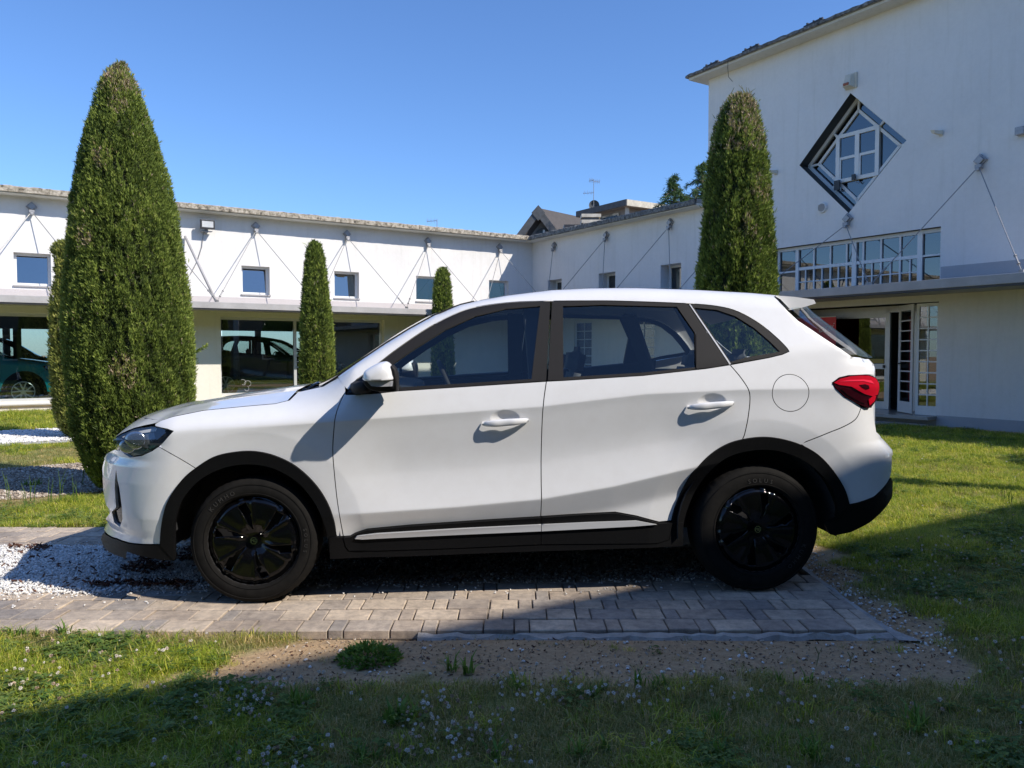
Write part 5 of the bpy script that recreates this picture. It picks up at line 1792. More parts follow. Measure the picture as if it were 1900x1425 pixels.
def first_hit(u, v, fld):
    """nearest point of the car side that the surveyed ray meets (or grazes)"""
    d0 = hit(u, v, CO, CN) - CO; d1 = hit(u, v, CO + CN, CN) - CO
    a = np.array([d0 @ CD, d0[2]]); b = np.array([d1 @ CD, d1[2]])
    P = a[None] + (b - a)[None] * _TT[:, None]
    g = fld(P[:, 0], P[:, 1]) - _TT
    k = np.nonzero(g <= 0)[0]
    if len(k):
        i = k[0]
        if i:
            f = g[i - 1] / (g[i - 1] - g[i] + 1e-12); q = P[i - 1] + (P[i] - P[i - 1]) * f; return float(q[0]), float(q[1]), float(_TT[i - 1] + f * (_TT[1] - _TT[0]))
        return float(P[0, 0]), float(P[0, 1]), float(_TT[0])
    i = int(np.argmin(g)); return float(P[i, 0]), float(P[i, 1]), float(_TT[i])


def to_sz(px, off=0.0):
    """pixel outline -> (s, z) on the body side"""
    out = []
    for p in px:
        s, z, t = first_hit(p[0], p[1], T)
        s = max(s, float(s0f(z)) + .0006); s = min(s, float(s0r(z)) - .0005)
        out.append((s, z))
    return out


def densify(P, step=.02, closed=True):
    out = []
    n = len(P)
    for i in range(n if closed else n - 1):
        a = np.array(P[i]); b = np.array(P[(i + 1) % n]); L = np.linalg.norm(b - a); k = max(1, int(math.ceil(L / step)))
        for j in range(k): out.append(tuple(a + (b - a) * j / k))
    if not closed: out.append(tuple(P[-1]))
    return out


def spline(P, n=6, closed=False):
    """Catmull-Rom through P"""
    P = [np.array(p, float) for p in P]; out = []
    m = len(P)
    for i in range(m if closed else m - 1):
        p0 = P[(i - 1) % m] if (closed or i > 0) else P[0]; p1 = P[i]; p2 = P[(i + 1) % m]; p3 = P[(i + 2) % m] if (closed or i < m - 2) else P[-1]
        for k in range(n):
            t = k / n
            out.append(tuple(.5 * ((2 * p1) + (-p0 + p2) * t + (2 * p0 - 5 * p1 + 4 * p2 - p3) * t * t + (-p0 + 3 * p1 - 3 * p2 + p3) * t ** 3)))
    if not closed: out.append(tuple(P[-1]))
    return out


def inset(P, d):
    P = np.array(P); n = len(P)
    area = .5 * np.sum(P[:, 0] * np.roll(P[:, 1], -1) - np.roll(P[:, 0], -1) * P[:, 1])
    sg = 1 if area > 0 else -1
    a = P - np.roll(P, 1, 0); b = np.roll(P, -1, 0) - P
    na = np.stack([-a[:, 1], a[:, 0]], 1) * sg; nb = np.stack([-b[:, 1], b[:, 0]], 1) * sg
    na /= (np.linalg.norm(na, axis=1)[:, None] + 1e-12); nb /= (np.linalg.norm(nb, axis=1)[:, None] + 1e-12)
    m = na + nb; m /= (np.linalg.norm(m, axis=1)[:, None] + 1e-9)
    c = np.clip(np.sum(m * na, 1), .4, 1)
    return [tuple(p) for p in P + m * (d / c)[:, None]]


CAR = empty("white_suv", tuple(CO + CD * 1.28 + CN * HALF), math.atan2(CD[1], CD[0]))
tag(CAR, "white compact SUV with black wheel covers parked side-on on the paved pad", "car")


def LC(s, t, z, sg=1):
    """car-local point; sg=-1 is the far side"""
    return (s - 1.28, (t - HALF) * sg, z)


def panel(name, outline, mat, off=0.0, gap=.0024, lip=.012, step=.022, fine=(), holes=(), sides=(1, -1), parent=None, flat=None, field=None, label=None):
    """piece of the body side cut out of the surface T"""
    fld = field or (lambda s, z: T(s, z))
    P = densify(outline, step * .9)
    if gap: P = inset(P, gap)
    H = [inset(densify(h, step * .9), -gap * .5) if gap else densify(h, step * .9) for h in holes]
    A = np.array(P); x0, z0 = A.min(0); x1, z1 = A.max(0)
    gx = np.arange(x0 - step, x1 + step, step); gz = np.arange(z0 - step, z1 + step, step * .87)
    G = np.array([(x + (step / 2 if j % 2 else 0), z) for j, z in enumerate(gz) for x in gx])
    # extra columns where the surface turns round the nose and tail
    ex = []
    for z in gz:
        for dd in (.003, .008, .015, .024, .036, .05, .066, .085):
            ex.append((float(s0f(z)) + dd, z)); ex.append((float(s0r(z)) - dd, z))
    for (cx_, cz_, rx, rz) in fine:
        fx = np.arange(cx_ - rx, cx_ + rx, .006); fz_ = np.arange(cz_ - rz, cz_ + rz, .006)
        ex += [(x, z) for x in fx for z in fz_]
    # rows that follow the creases, so that they stay crisp
    cr_ = []
    for x in np.arange(x0, x1, .011):
        for K_ in (_sh, _lo):
            zc_ = float(np.interp(x, K_[:, 0], K_[:, 1]))
            for dz in (-.012, -.004, .004, .012): cr_.append((x, zc_ + dz))
    for wx, wz, Rf in ((.0, .303, .545), (2.563, .318, .575)):
        for an in np.arange(-.3, math.pi + .3, .02):
            for dr in (-.012, -.004, .004, .012): cr_.append((wx + (Rf + dr) * math.cos(an), wz + (Rf + dr) * math.sin(an)))
    cr_ = np.array(cr_); cr_ = cr_[(cr_[:, 0] > x0) & (cr_[:, 0] < x1) & (cr_[:, 1] > z0) & (cr_[:, 1] < z1)]
    if len(cr_) and field is None:
        kk = np.ones(len(G), bool)
        for i in range(0, len(G), 1000):
            kk[i:i + 1000] = np.min(np.hypot(G[i:i + 1000, 0][:, None] - cr_[:, 0][None], G[i:i + 1000, 1][:, None] - cr_[:, 1][None]), axis=1) > .009
        G = G[kk]; ex += [tuple(p) for p in cr_]
    G = np.concatenate([G, np.array(ex)]) if ex else G
    ok = poly_inside(P, G[:, 0], G[:, 1])
    for h in H: ok &= ~poly_inside(h, G[:, 0], G[:, 1])
    G = G[ok]
    B = np.concatenate([np.array(P)] + [np.array(h) for h in H])
    if len(G):
        keep = np.ones(len(G), bool)
        for i in range(0, len(G), 2000):
            d_ = np.min(np.hypot(G[i:i + 2000, 0][:, None] - B[:, 0][None], G[i:i + 2000, 1][:, None] - B[:, 1][None]), axis=1)
            keep[i:i + 2000] = d_ > .0045
        G = G[keep]
    ov, tris, loops = cdt(P, H, G)
    t = fld(ov[:, 0], ov[:, 1]) + off
    e = .0025
    ts = (fld(ov[:, 0] + e, ov[:, 1]) - fld(ov[:, 0] - e, ov[:, 1])) / (2 * e)
    tz = (fld(ov[:, 0], ov[:, 1] + e) - fld(ov[:, 0], ov[:, 1] - e)) / (2 * e)
    ts = np.clip(ts, -14, 14)
    N = np.stack([ts, -np.ones(len(ts)), tz], 1); N /= np.linalg.norm(N, axis=1)[:, None]
    objs = []
    for sg in sides:
        V = [LC(a, tt, b, sg) for (a, b), tt in zip(ov, t)]
        NN = [(n[0], n[1] * sg, n[2]) for n in N]
        # orient triangles outward
        F2 = []
        for f in tris:
            a, b, c = (ov[i] for i in f)
            cr = (b[0] - a[0]) * (c[1] - a[1]) - (b[1] - a[1]) * (c[0] - a[0])
            F2.append(f if (cr > 0) == (sg > 0) else f[::-1])
        # lip
        nV = len(V)
        if lip:
            for lp in loops:
                base = len(V)
                for i in lp:
                    n = np.array(NN[i])
                    V.append(tuple(np.array(V[i]))); NN.append(NN[i])
                for i in lp:
                    q = np.array(V[i]) - np.array(NN[i]) * lip
                    V.append(tuple(q)); NN.append(NN[i])
                m = len(lp)
                for k in range(m):
                    k2 = (k + 1) % m
                    F2.append((base + k, base + k2, base + m + k2, base + m + k))
                # sideways normals for the lip
                pts = np.array([ov[i] for i in lp])
                tg = np.roll(pts, -1, 0) - np.roll(pts, 1, 0); tg /= (np.linalg.norm(tg, axis=1)[:, None] + 1e-9)
                area = .5 * np.sum(pts[:, 0] * np.roll(pts[:, 1], -1) - np.roll(pts[:, 0], -1) * pts[:, 1])
                s_ = 1 if area > 0 else -1
                for k in range(m):
                    nn = (tg[k, 1] * s_, 0.0, -tg[k, 0] * s_)
                    NN[base + k] = nn; NN[base + m + k] = nn
        o = mesh_obj(name, V, F2, mat, parent if parent is not None else CAR, smooth=True, normals=NN)
        if label and sg == 1: o["label"] = label
        objs.append(o)
    return objs


# ---- outlines on the photograph-side of the car (same shapes mirrored to the far side)
arch_f_out = [(297.5, 1009), (301, 971), (312, 930), (337, 892), (363, 869), (397, 848), (435, 839), (473, 837.5), (511, 846), (549, 865), (583, 896), (606, 930), (619, 964), (624, 995)]
arch_f_in = [(325, 1040), (324.6, 979), (333, 941), (348, 914.6), (374.7, 888), (412.6, 869), (450.5, 861.5), (488.4, 863.4), (522.5, 875), (556.6, 897.5), (583, 930), (598, 960), (608, 994), (613, 1034)]
arch_r_out = [(1246, 966), (1251, 945), (1262.5, 915.6), (1283, 880), (1312.7, 848), (1345, 826), (1377.5, 815.4), (1416, 811), (1451, 815), (1486.6, 826), (1519, 845), (1545.5, 874), (1566, 907), (1575, 936)]
arch_r_in = [(1267, 1004), (1267, 975), (1274, 945), (1289, 910), (1312.7, 877), (1342, 852), (1374.6, 839), (1416, 834), (1454, 839), (1489.5, 854), (1519, 877), (1542.6, 907), (1552, 939), (1551, 962)]

S = lambda px: to_sz(px)
AFO, AFI, ARO, ARI = S(arch_f_out), S(arch_f_in), S(arch_r_out), S(arch_r_in)
AFOs, AFIs, AROs, ARIs = spline(AFO, 5), spline(AFI, 5), spline(ARO, 5), spline(ARI, 5)

seamF = spline(S([(642, 729), (636.5, 734.6), (625, 763), (620, 791), (617.4, 833), (619.7, 872), (624.8, 922), (630.5, 960), (637, 995)]), 4)
seamM = spline(S([(1013.8, 707.5), (1008.4, 748.6), (1005.6, 791), (1004, 880), (1003.3, 959)]), 4)
seamR = spline(S([(1354.5, 677), (1373, 698.6), (1388.5, 722), (1391.6, 741.5), (1388, 775), (1379.5, 814.2)]), 4)
belt_f = S([(642, 732.2), (698, 730), (737.5, 725.5), (880.7, 716.3), (1013.8, 707.5)])
belt_r = S([(1013.8, 707.5), (1045.7, 706), (1193.7, 696.7), (1310.6, 683.8), (1354.5, 677)])
belt_q = S([(1354.5, 677), (1427, 663.6), (1452, 657.5), (1462.5, 650)])
dbot_f = S([(1003.3, 958.7), (900, 965), (760, 974.5), (681, 982), (660, 989), (651, 994), (637, 995)])
dbot_r = S([(1246.5, 966.5), (1222.6, 968.4), (1180, 957), (1141.5, 950), (1080, 953), (1003.3, 958.7)])
# front bumper / wing seam and bonnet shut line
seamB = spline(S([(294, 828.5), (330, 849), (363, 869)]), 4)
shut = S([(552.8, 727), (549, 731), (537.6, 742), (511, 748.6), (454, 753.5), (378.5, 761), (321.6, 772.5), (287.5, 784)])
def sub(poly, a, b):
    """part of a polyline between the points nearest a and b"""
    P = np.array(poly); i = int(np.argmin(np.hypot(*(P - np.array(a)).T))); j = int(np.argmin(np.hypot(*(P - np.array(b)).T)))
    return [tuple(p) for p in (P[i:j + 1] if j >= i else P[j:i + 1][::-1])]

jFB = AFOs[int(np.argmin(np.hypot(*(np.array(AFOs) - np.array(seamB[-1])).T)))]
jRD = AROs[int(np.argmin(np.hypot(*(np.array(AROs) - np.array(seamR[-1])).T)))]
seamRB = spline(S([(1598, 755.6), (1591, 773), (1581, 783), (1560, 794), (1538, 802.7), (1485, 823.6)]), 4)
jRB = AROs[int(np.argmin(np.hypot(*(np.array(AROs) - np.array(seamRB[-1])).T)))]

fineh = [(_hd[0][0], _hd[0][1], .085, .05), (_hd[1][0], _hd[1][1], .085, .05)]
# front door
fd = belt_f[:-1] + seamM + dbot_f[1:-1] + seamF[::-1][:-1]
doors_f = panel("front_door", fd, M['paint'], fine=fineh[:1], step=.02)
rd = belt_r[:-1] + seamR[:-1] + [jRD] + sub(AROs, jRD, AROs[0])[1:] + dbot_r[1:] + seamM[::-1][1:-1]
doors_r = panel("rear_door", rd, M['paint'], fine=fineh[1:], step=.02)
# front wing: from the door seam to the bumper seam, up to the bonnet line
apb = S([(642, 730), (659, 706.5), (672, 697)])
wing_top = S([(628, 700.5), (612, 709.5), (600, 716.5), (575, 722)])
fw = seamF[1:-1] + S([(637, 995), (624.6, 995)]) + sub(AFOs, AFOs[-1], jFB)[1:] + seamB[::-1][1:] + S([(303, 820), (321, 800), (310, 796), (287.5, 791)]) + shut[::-1] + wing_top[::-1] + S([(640, 716)])
panel("front_wing", fw, M['paint'], step=.022)
# A pillar, cant rail and quarter panel as one side frame
blk_top = S([(644, 727), (659.4, 706.5), (672, 697), (704, 672.5), (740, 645), (796.5, 607), (852.6, 579), (894.7, 567.5), (951, 560.7), (1007, 558.7), (1100, 558), (1154.8, 558.6), (1271.6, 563), (1330, 568), (1369, 577.9), (1408, 599.3), (1439, 624.6), (1458.6, 644), (1464, 652)])
bt = spline(blk_top, 4)
topS = [(float(a), float(zup(a)) - .0002) for a in np.linspace(car_px(628, 701, .2)[0], car_px(1435, 548.5, .3)[0], 90)]
rear_edge = to_sz([(1437, 551), (1448, 562), (1460, 575), (1480, 594), (1503, 609), (1525, 624), (1552, 642), (1581, 661.5), (1602, 664), (1612, 669, .30), (1621, 677, .4), (1622, 696, .4)])
lamp_top = to_sz([(1608.6, 695.2), (1575, 696.6), (1557.5, 700.6), (1544, 710.4)])
lamp_bot = to_sz([(1549.7, 720), (1567, 736), (1593, 749.7)])
fuel_c = to_sz([(1467, 729)])[0]; fr_ = 35.3 * 4.03 / F_PX
fuel = [(fuel_c[0] + fr_ * math.cos(t), fuel_c[1] + fr_ * .985 * math.sin(t)) for t in np.linspace(0, 2 * math.pi, 48, endpoint=False)]
side = S([(642, 721)]) + bt[1:] + belt_q[::-1][1:] + seamR[1:-1] + [jRD] + sub(AROs, jRD, jRB)[1:] + seamRB[::-1][1:] + lamp_bot[::-1] + lamp_top[::-1] + rear_edge[::-1] + topS[::-1]
panel("side_frame", side, M['paint'], step=.022, holes=[fuel])
panel("fuel_flap", fuel, M['paint'], step=.018, sides=(1,))
# rear bumper
rb = seamRB + sub(AROs, jRB, AROs[-1])[1:] + S([(1591, 933), (1622, 921.5)]) + to_sz([(1645.8, 896.4, .35), (1652, 884, .45), (1654, 875, .5), (1655, 846, .5), (1653.5, 826, .5), (1626, 801, .5), (1622, 777, .5), (1619.5, 756, .45)])
panel("rear_bumper", rb, M['paint'], step=.02, lip=.02)
tg = to_sz([(1608.6, 695.2), (1622, 696, .4), (1621.5, 678, .5), (1612, 669, .35)])
rlow = S([(1575, 936), (1591, 933), (1622, 921.5)]) + to_sz([(1645.8, 896.4, .35), (1652, 885, .5), (1656, 893, .5), (1655, 921, .5), (1640, 945, .5), (1616, 968, .45), (1578, 988, .35), (1548, 994, .3), (1539, 992, .15), (1528, 971, .05), (1551, 962), (1552, 939)]) 
panel("rear_skirt", rlow, M['clad'], off=-.004, step=.02, lip=.03)
# front bumper
fbz = to_sz([(298.8, 1010), (277.3, 1010), (241.5, 1007.5), (217.7, 999.5, .35), (195, 986, .75), (196, 970, .75), (206, 949, .75), (196.5, 937, .75), (191.5, 911, .75), (190.3, 880, .75), (190.3, 863, .75), (194, 853, .75), (200, 837, .75), (214, 833.5, .6), (227, 838.5), (241.5, 848), (263, 845), (282, 836.5)])
fb = sub(AFOs, AFOs[0], jFB)[::-1] + fbz[0:] + seamB[:-1]
grille_px = [(215.3, 872.6), (221, 905), (226, 941.8), (227, 963), (222.5, 977.6), (212, 969), (207.5, 950), (215.5, 942), (213, 905)]
gr = to_sz([(p[0], p[1], .35) for p in grille_px])
panel("front_bumper", fb, M['paint'], step=.02, lip=.02, holes=[gr])
panel("air_intake", gr, M['gloss_black'], off=.02, gap=0, lip=0)
flp = S([(325, 1009), (298.8, 1010), (277.3, 1010), (241.5, 1007.5)]) + to_sz([(217.7, 999.5, .35), (195, 986, .75), (188.5, 988, .8), (200, 1004, .6), (217.7, 1016, .4), (241, 1025, .2), (265.4, 1032.5), (295, 1038), (325, 1041)])
panel("front_lip", flp, M['clad'], off=-.008, step=.02, lip=.03)
# arch claddings
panel("front_arch_trim", AFOs + AFIs[::-1], M['clad'], off=-.012, gap=.0, step=.02, lip=.035)
panel("rear_arch_trim", AROs + ARIs[::-1], M['clad'], off=-.012, gap=.0, step=.02, lip=.035)
# sill and door cladding
sillp = S([(624.6, 995), (637, 995), (642, 1013), (648, 1021), (700, 1021), (850, 1016), (1003.4, 1009), (1219, 1007), (1240, 1000), (1246.5, 968), (1266, 968), (1266, 1012), (1115.8, 1018), (931.6, 1024), (760, 1031), (613, 1036), (611.5, 996)])
panel("sill", sillp, M['clad'], off=-.018, gap=.001, step=.025, lip=.05)
dcf = S([(637.5, 995.5), (651, 994.5), (660, 989.5), (681, 982.5), (760, 975), (900, 965.5), (1003.3, 959.2), (1003.3, 1008.6), (850, 1015.5), (700, 1020.5), (648, 1020.5), (642, 1012)])
dcr = S([(1003.3, 959.2), (1080, 953.5), (1141.5, 950.5), (1180, 957.5), (1222.6, 968.9), (1246.2, 968.5), (1239.5, 999.5), (1219, 1006.5), (1003.3, 1008.6)])
for nm, q in (("door_cladding", dcf), ("door_cladding", dcr)): panel(nm, q, M['clad'], off=-.022, gap=.0015, step=.025, lip=.03)
for q in ([(659, 997.4), (664.5, 992.5), (700, 988), (850, 979), (1003, 971), (1003, 983.4), (850, 990), (700, 997), (673.7, 998.5)], [(1003.6, 971), (1090, 966.5), (1178, 963.5), (1217, 970.8), (1175, 974.5), (1090, 979), (1003.6, 983.4)]):
    panel("silver_strip", S(q), M['silver_trim'], off=-.034, gap=.0008, step=.02, lip=.014)
# ---- side windows
gF = S([(700, 722), (737.5, 719), (852.6, 711.5), (986, 703), (1002, 567.5), (936.8, 573), (880.7, 587), (824.6, 612.5), (768.4, 647.5), (723.5, 678.4), (690, 703)])
gR = S([(1045.7, 699.8), (1193.7, 690.9), (1290, 681), (1289, 616.8), (1256, 568.8), (1115.8, 565.4), (1045, 568)])
gQ = S([(1289, 571), (1330, 575), (1365, 587), (1400, 609), (1428, 633), (1447, 652), (1430, 655.5), (1388.5, 662), (1356, 671)])
gQs = gQ
trimF = S([(644, 727)]) + [p for p in bt if p[0] > S([(644, 727)])[0][0] + .01 and p[0] < S([(1021, 559)])[0][0]] + S([(1021.5, 559.5), (1014, 706.5)]) + [p for p in belt_f[::-1][1:]]
panel("window_trim", trimF, M['trim'], off=.002, gap=.0015, step=.03, lip=.02, holes=[gF])
btR = [p for p in bt if p[0] > S([(1025, 559)])[0][0] and p[0] < S([(1276, 563)])[0][0]]
trimR = S([(1024, 559.5)]) + btR + S([(1277.5, 564.5), (1316, 622), (1353.5, 676)]) + belt_r[::-1][1:-1] + S([(1016, 706.5)])
panel("window_trim", trimR, M['trim'], off=.002, gap=.0015, step=.03, lip=.02, holes=[gR])
btQ = [p for p in bt if p[0] > S([(1284, 564)])[0][0]]
trimQ = S([(1281.5, 564.5)]) + btQ + belt_q[::-1][1:-1] + S([(1356.5, 675.5), (1319, 620)])
panel("window_trim", trimQ, M['trim'], off=.002, gap=.0015, step=.03, lip=.02, holes=[gQ])
panel("seal_strip", S([(1278.6, 564.3), (1281, 564.3), (1356.3, 675.3), (1353.8, 676.5)]), M['silver_trim'], off=.000, gap=0, lip=.01)
smooth_field = lambda s, z: .26 * (z - np.interp(s, _sh[:, 0], _sh[:, 1])) + .172 * (z - np.interp(s, _bl[:, 0], _bl[:, 1]))
for nm, g in (("front_side_window", gF), ("rear_side_window", gR), ("quarter_window", gQ)):
    g2 = inset(densify(g, .03), -.006)
    panel(nm, g2, M['car_glass'], off=.010, gap=0, lip=0, step=.03, field=lambda s, z: smooth_field(s, z))
# applique line on the rear door pillar
panel("pillar_cover", S([(1291, 618), (1300, 628), (1336, 680.2), (1293, 685), (1291, 682)]), M['trim'], off=-.002, gap=.0015, lip=.006)

# ---- tail lamps and headlamps
lampo = to_sz([(1544, 710.4), (1550, 704.5), (1557.5, 700.6), (1575, 696.6), (1592, 695), (1608.6, 695.2), (1624.4, 698.6, .38), (1630, 708.4, .40), (1631.8, 718, .40), (1630, 734, .38), (1626, 742, .36), (1616.5, 755.6, .24), (1608.6, 756.6), (1593, 749.7), (1567, 736), (1549.7, 720)])
# the lamp stands slightly proud of the body
def lampf(s, z):
    x = np.clip((s - 2.93) / (3.475 - 2.93), 0, .998); x2 = np.clip((s - 2.93) / np.maximum(s0r(z) - 2.93, .1), 0, .9995)
    return T(s, z, False) + .88 * (1 - (1 - x ** 3.2) ** (1 / 2.0))
def lamp_outline(px):
    out = []
    for p in px:
        s, z, t = first_hit(p[0], p[1], lampf); out.append((min(s, 3.473), z))
    return out
LO = lamp_outline([(1544, 710.4), (1550, 704.5), (1557.5, 700.6), (1575, 696.6), (1592, 695), (1608.6, 695.2), (1619, 697), (1626, 702), (1630.5, 711), (1631.8, 718), (1630, 732), (1626, 742), (1616.5, 755.6), (1608.6, 757), (1593, 750), (1567, 736), (1549.7, 720)])
tl = panel("tail_lamp", LO, M['dark_red_lens'], off=-.004, gap=.001, step=.012, lip=.02, field=lampf)
for sgi, sg in enumerate((1, -1)):
    red = lamp_outline([(1546, 710), (1558, 702.5), (1576, 698.2), (1593, 696.8), (1610, 697), (1623, 701.5), (1629, 711), (1629.5, 721), (1627, 732), (1617, 735), (1603, 731), (1590, 724), (1578, 717), (1556, 714)])
    panel("red_lens", red, M['red_lens'], off=-.010, gap=0, step=.012, lip=.008, field=lampf, sides=(sg,), parent=tl[sgi])
    hk = lamp_outline([(1592, 714), (1603, 712.5), (1610, 715), (1611, 721), (1605, 722.5), (1598, 719)])
    panel("lamp_recess", hk, M['dark_red_lens'], off=-.0125, gap=0, step=.012, lip=.003, field=lampf, sides=(sg,), parent=tl[sgi])
    lg_ = lamp_outline([(1554, 707.8), (1575, 704.6), (1600, 704), (1615, 706), (1620, 712), (1616, 711), (1600, 707), (1575, 707.5)])
    panel("light_guide", lg_, M['pink_lens'], off=-.0125, gap=0, step=.01, lip=.002, field=lampf, sides=(sg,), parent=tl[sgi])  # lighter red strip painted on the lens as a highlight
    lw_ = lamp_outline([(1575, 721.5), (1592, 730), (1603, 738), (1603, 749), (1593, 745), (1572, 733), (1560, 722)])
    panel("dark_lens", lw_, M['dark_red_lens'], off=-.008, gap=0, step=.014, lip=.004, field=lampf, sides=(sg,), parent=tl[sgi])
    fg = lamp_outline([(1610, 741), (1620, 733), (1624, 735), (1621, 744), (1612, 752)])
    panel("reflector", fg, M['red_lens'], off=-.010, gap=0, step=.012, lip=.004, field=lampf, sides=(sg,), parent=tl[sgi])
panel("tailgate", to_sz([(1608, 694.5), (1622, 696, .4), (1621.5, 678, .5), (1612, 669, .35)]), M['paint'], off=.001, gap=.001, step=.015, lip=.01)

def headf(s, z):
    x = np.clip((-.36 - s) / (.36 + .885), 0, .9985)
    return T(s, z, False) * 0 + .035 + .30 * np.clip(z - .80, 0, 1) + .86 * (1 - (1 - np.clip(x, 0, .9992) ** 2.6) ** (1 / 1.7))
def head_outline(px):
    out = []
    for p in px:
        s, z, t = first_hit(p[0], p[1], headf); out.append((max(s, -.884), z))
    return out
HO = head_outline([(209, 816), (225, 806), (251, 795), (282, 791), (310.7, 795.8), (321.4, 800), (303.6, 820), (282, 836), (263, 844.5), (241.5, 848), (227, 839), (214, 827)])
M["reflector"] = simple("lamp_reflector", (.42, .44, .47), .22, .2, 40, Metallic=.9)
M["lamp_housing"] = simple("lamp_housing", (.22, .23, .24), .25, .5, 30, Metallic=.7)
hl = panel("headlamp", HO, M['lamp_housing'], off=.035, gap=.001, step=.02, lip=.04, field=headf)
for sgi, sg in enumerate((1, -1)):
    panel("chrome_strip", head_outline([(222, 812), (250, 800), (285, 796), (308, 798.5), (285, 801), (252, 806), (232, 815)]), M['silver_trim'], off=.026, gap=0, step=.02, lip=.01, field=headf, sides=(sg,), parent=hl[sgi])
    panel("chrome_strip", head_outline([(303, 806), (311, 800), (300, 818), (281, 832), (262, 840), (275, 829), (292, 816)]), M['chrome'], off=.024, gap=0, step=.02, lip=.01, field=headf, sides=(sg,), parent=hl[sgi])
    for (u, v, rr) in ((246, 818, .052), (232, 829, .04)):
        s, z, t = first_hit(u, v, headf)
        V = []; Fc = []
        for i in range(7):
            for k in range(20):
                ph = i / 6 * math.pi / 2; a = 2 * math.pi * k / 20
                V.append(LC(s + rr * math.cos(ph) * math.cos(a) + .0, t + .028 - rr * .22 * math.sin(ph), z + rr * .9 * math.cos(ph) * math.sin(a), sg))
        for i in range(6):
            for k in range(20): Fc.append((i * 20 + k, i * 20 + (k + 1) % 20, (i + 1) * 20 + (k + 1) % 20, (i + 1) * 20 + k))
        mesh_obj("projector", V, Fc, M['reflector'], hl[sgi], smooth=True)
    panel("lamp_cover", HO, M['lens_clear'], off=-.003, gap=.001, step=.02, lip=.0, field=headf, sides=(sg,), parent=hl[sgi])


# ---- lofted upper surfaces
def loft(name, fn, nu, nv, mat, parent=None, both=True, th=0.0, smooth=True):
    V = []; Fc = []
    us = np.linspace(0, 1, nu)
    cols = [(u, 1) for u in us] + ([(u, -1) for u in us[::-1][1:]] if both else [])
    for v in np.linspace(0, 1, nv):
        for u, sg in cols:
            s, t, z = fn(u, v); V.append(LC(s, t, z, sg))
    n = len(cols)
    for j in range(nv - 1):
        for i in range(n - 1): Fc.append((j * n + i, j * n + i + 1, (j + 1) * n + i + 1, (j + 1) * n + i))
    o = mesh_obj(name, V, Fc, mat, parent or CAR, smooth=smooth)
    if th:
        md = o.modifiers.new("thickness", 'SOLIDIFY'); md.thickness = th; md.offset = -1
    return o


hood_c = curve_from([(208, 814), (221, 801), (241, 789), (272, 772.5), (299, 760.5), (351, 746), (418, 735.5), (461, 728), (548, 715.5), (590, 711)], .80)
shutA = np.array(sorted(shut)); 
def zshut(s): return np.interp(s, shutA[:, 0], shutA[:, 1])
_he = []
for (u_, v_) in ((288, 785), (270, 788.5), (251, 793), (238, 798), (225, 804), (214, 811)):
    s_, z_, t_ = first_hit(u_, v_, headf)
    _he.append((s_, t_, z_))
_ed = sorted(_he + [(a_, float(T(a_, b_)), b_) for a_, b_ in shut if a_ > _he[0][0] + .02])
_ed = np.array(_ed)
def hood(u, v):
    s = _ed[0, 0] + (.15 - _ed[0, 0]) * (v ** 1.4)
    te = float(np.interp(s, _ed[:, 0], _ed[:, 1])); ze = float(np.interp(s, _ed[:, 0], _ed[:, 2]))
    te = max(te, .02)
    s = s - .02 * u * (1 - v) ** 2
    t = te + (.9 - te) * u
    zc = max(float(np.interp(s, hood_c[:, 0], hood_c[:, 1])), ze + .001)
    k = 1 - (1 - u) ** 2.4
    z = ze + (zc - ze) * k + .004 * math.exp(-((u - .33) / .09) ** 2) * min(1, max(0, (v - .15) * 3))
    return s, t, z
loft("bonnet", hood, 40, 60, M['paint'])
for nm_, za_, zb_, mt_, ds_ in (("bumper_centre", .27, .53, M['paint'], .016), ("front_grille", .52, .755, M['gloss_black'], .014), ("lip_centre", .20, .30, M['clad'], .0)):
    def cen2_(u, v, za_=za_, zb_=zb_, ds_=ds_):
        t = .14 + .76 * u; zz = zb_ + (za_ - zb_) * v
        y = min(.9995, (t - .03) / .88); x = (1 - (1 - y) ** 1.6) ** .5
        return -.36 - x * (-.36 - float(s0f(zz))) + ds_, t, zz
    loft(nm_, cen2_, 10, 8, mt_)


def nose(u, v):
    a_ = hood(u, 0.0); t = a_[1]
    y = min(.9995, (t - .03) / .88); x = (1 - (1 - y) ** 1.6) ** .5
    sb_ = -.36 - x * (-.36 - float(s0f(.755))) + .012
    return a_[0] + (sb_ - a_[0]) * v, t, a_[2] + (.75 - a_[2]) * v
loft("upper_grille", nose, 10, 6, M['gloss_black'])


wc = curve_from([(595, 709), (620, 694), (640, 681), (702, 640), (740, 615), (796, 583), (844, 563.3), (881, 553.5)], .62)
def zc_top(s):
    a = float(np.interp(s, wc[:, 0], wc[:, 1])); b = float(zup(s)) + .028
    k = float(sstep(.85, 1.15, s)); return a * (1 - k) + b * k
def edge_t(s): return float(T(np.float64(s), np.float64(zup(s) - .0004)))
def topsurf(s, u):
    te = edge_t(s); t = te + (.9 - te) * u; ze = float(zup(s)); zc = max(zc_top(s), ze + .01)
    kx = float(sstep(.75, 1.15, s)); e1 = (1 - (1 - u) ** 2.2) * (1 - kx) + u ** 1.15 * kx
    return t, ze + (zc - ze) * e1
sA = car_px(604, 714, .2)[0]
def windscreen(u, v):
    sb = .20 - .02 * u + .0; st = 1.06 + .06 * (1 - u)
    s = sb + (st - sb) * v + (1 - u) * .10 * (1 - v)
    t, z = topsurf(s, u); return s, t + .004, z
loft("windscreen", windscreen, 24, 30, M['windscreen'])
def roof(u, v):
    s0 = 1.075 + .06 * (1 - u); s1 = 2.80
    s = s0 + (s1 - s0) * v
    t, z = topsurf(s, u); return s, t, z
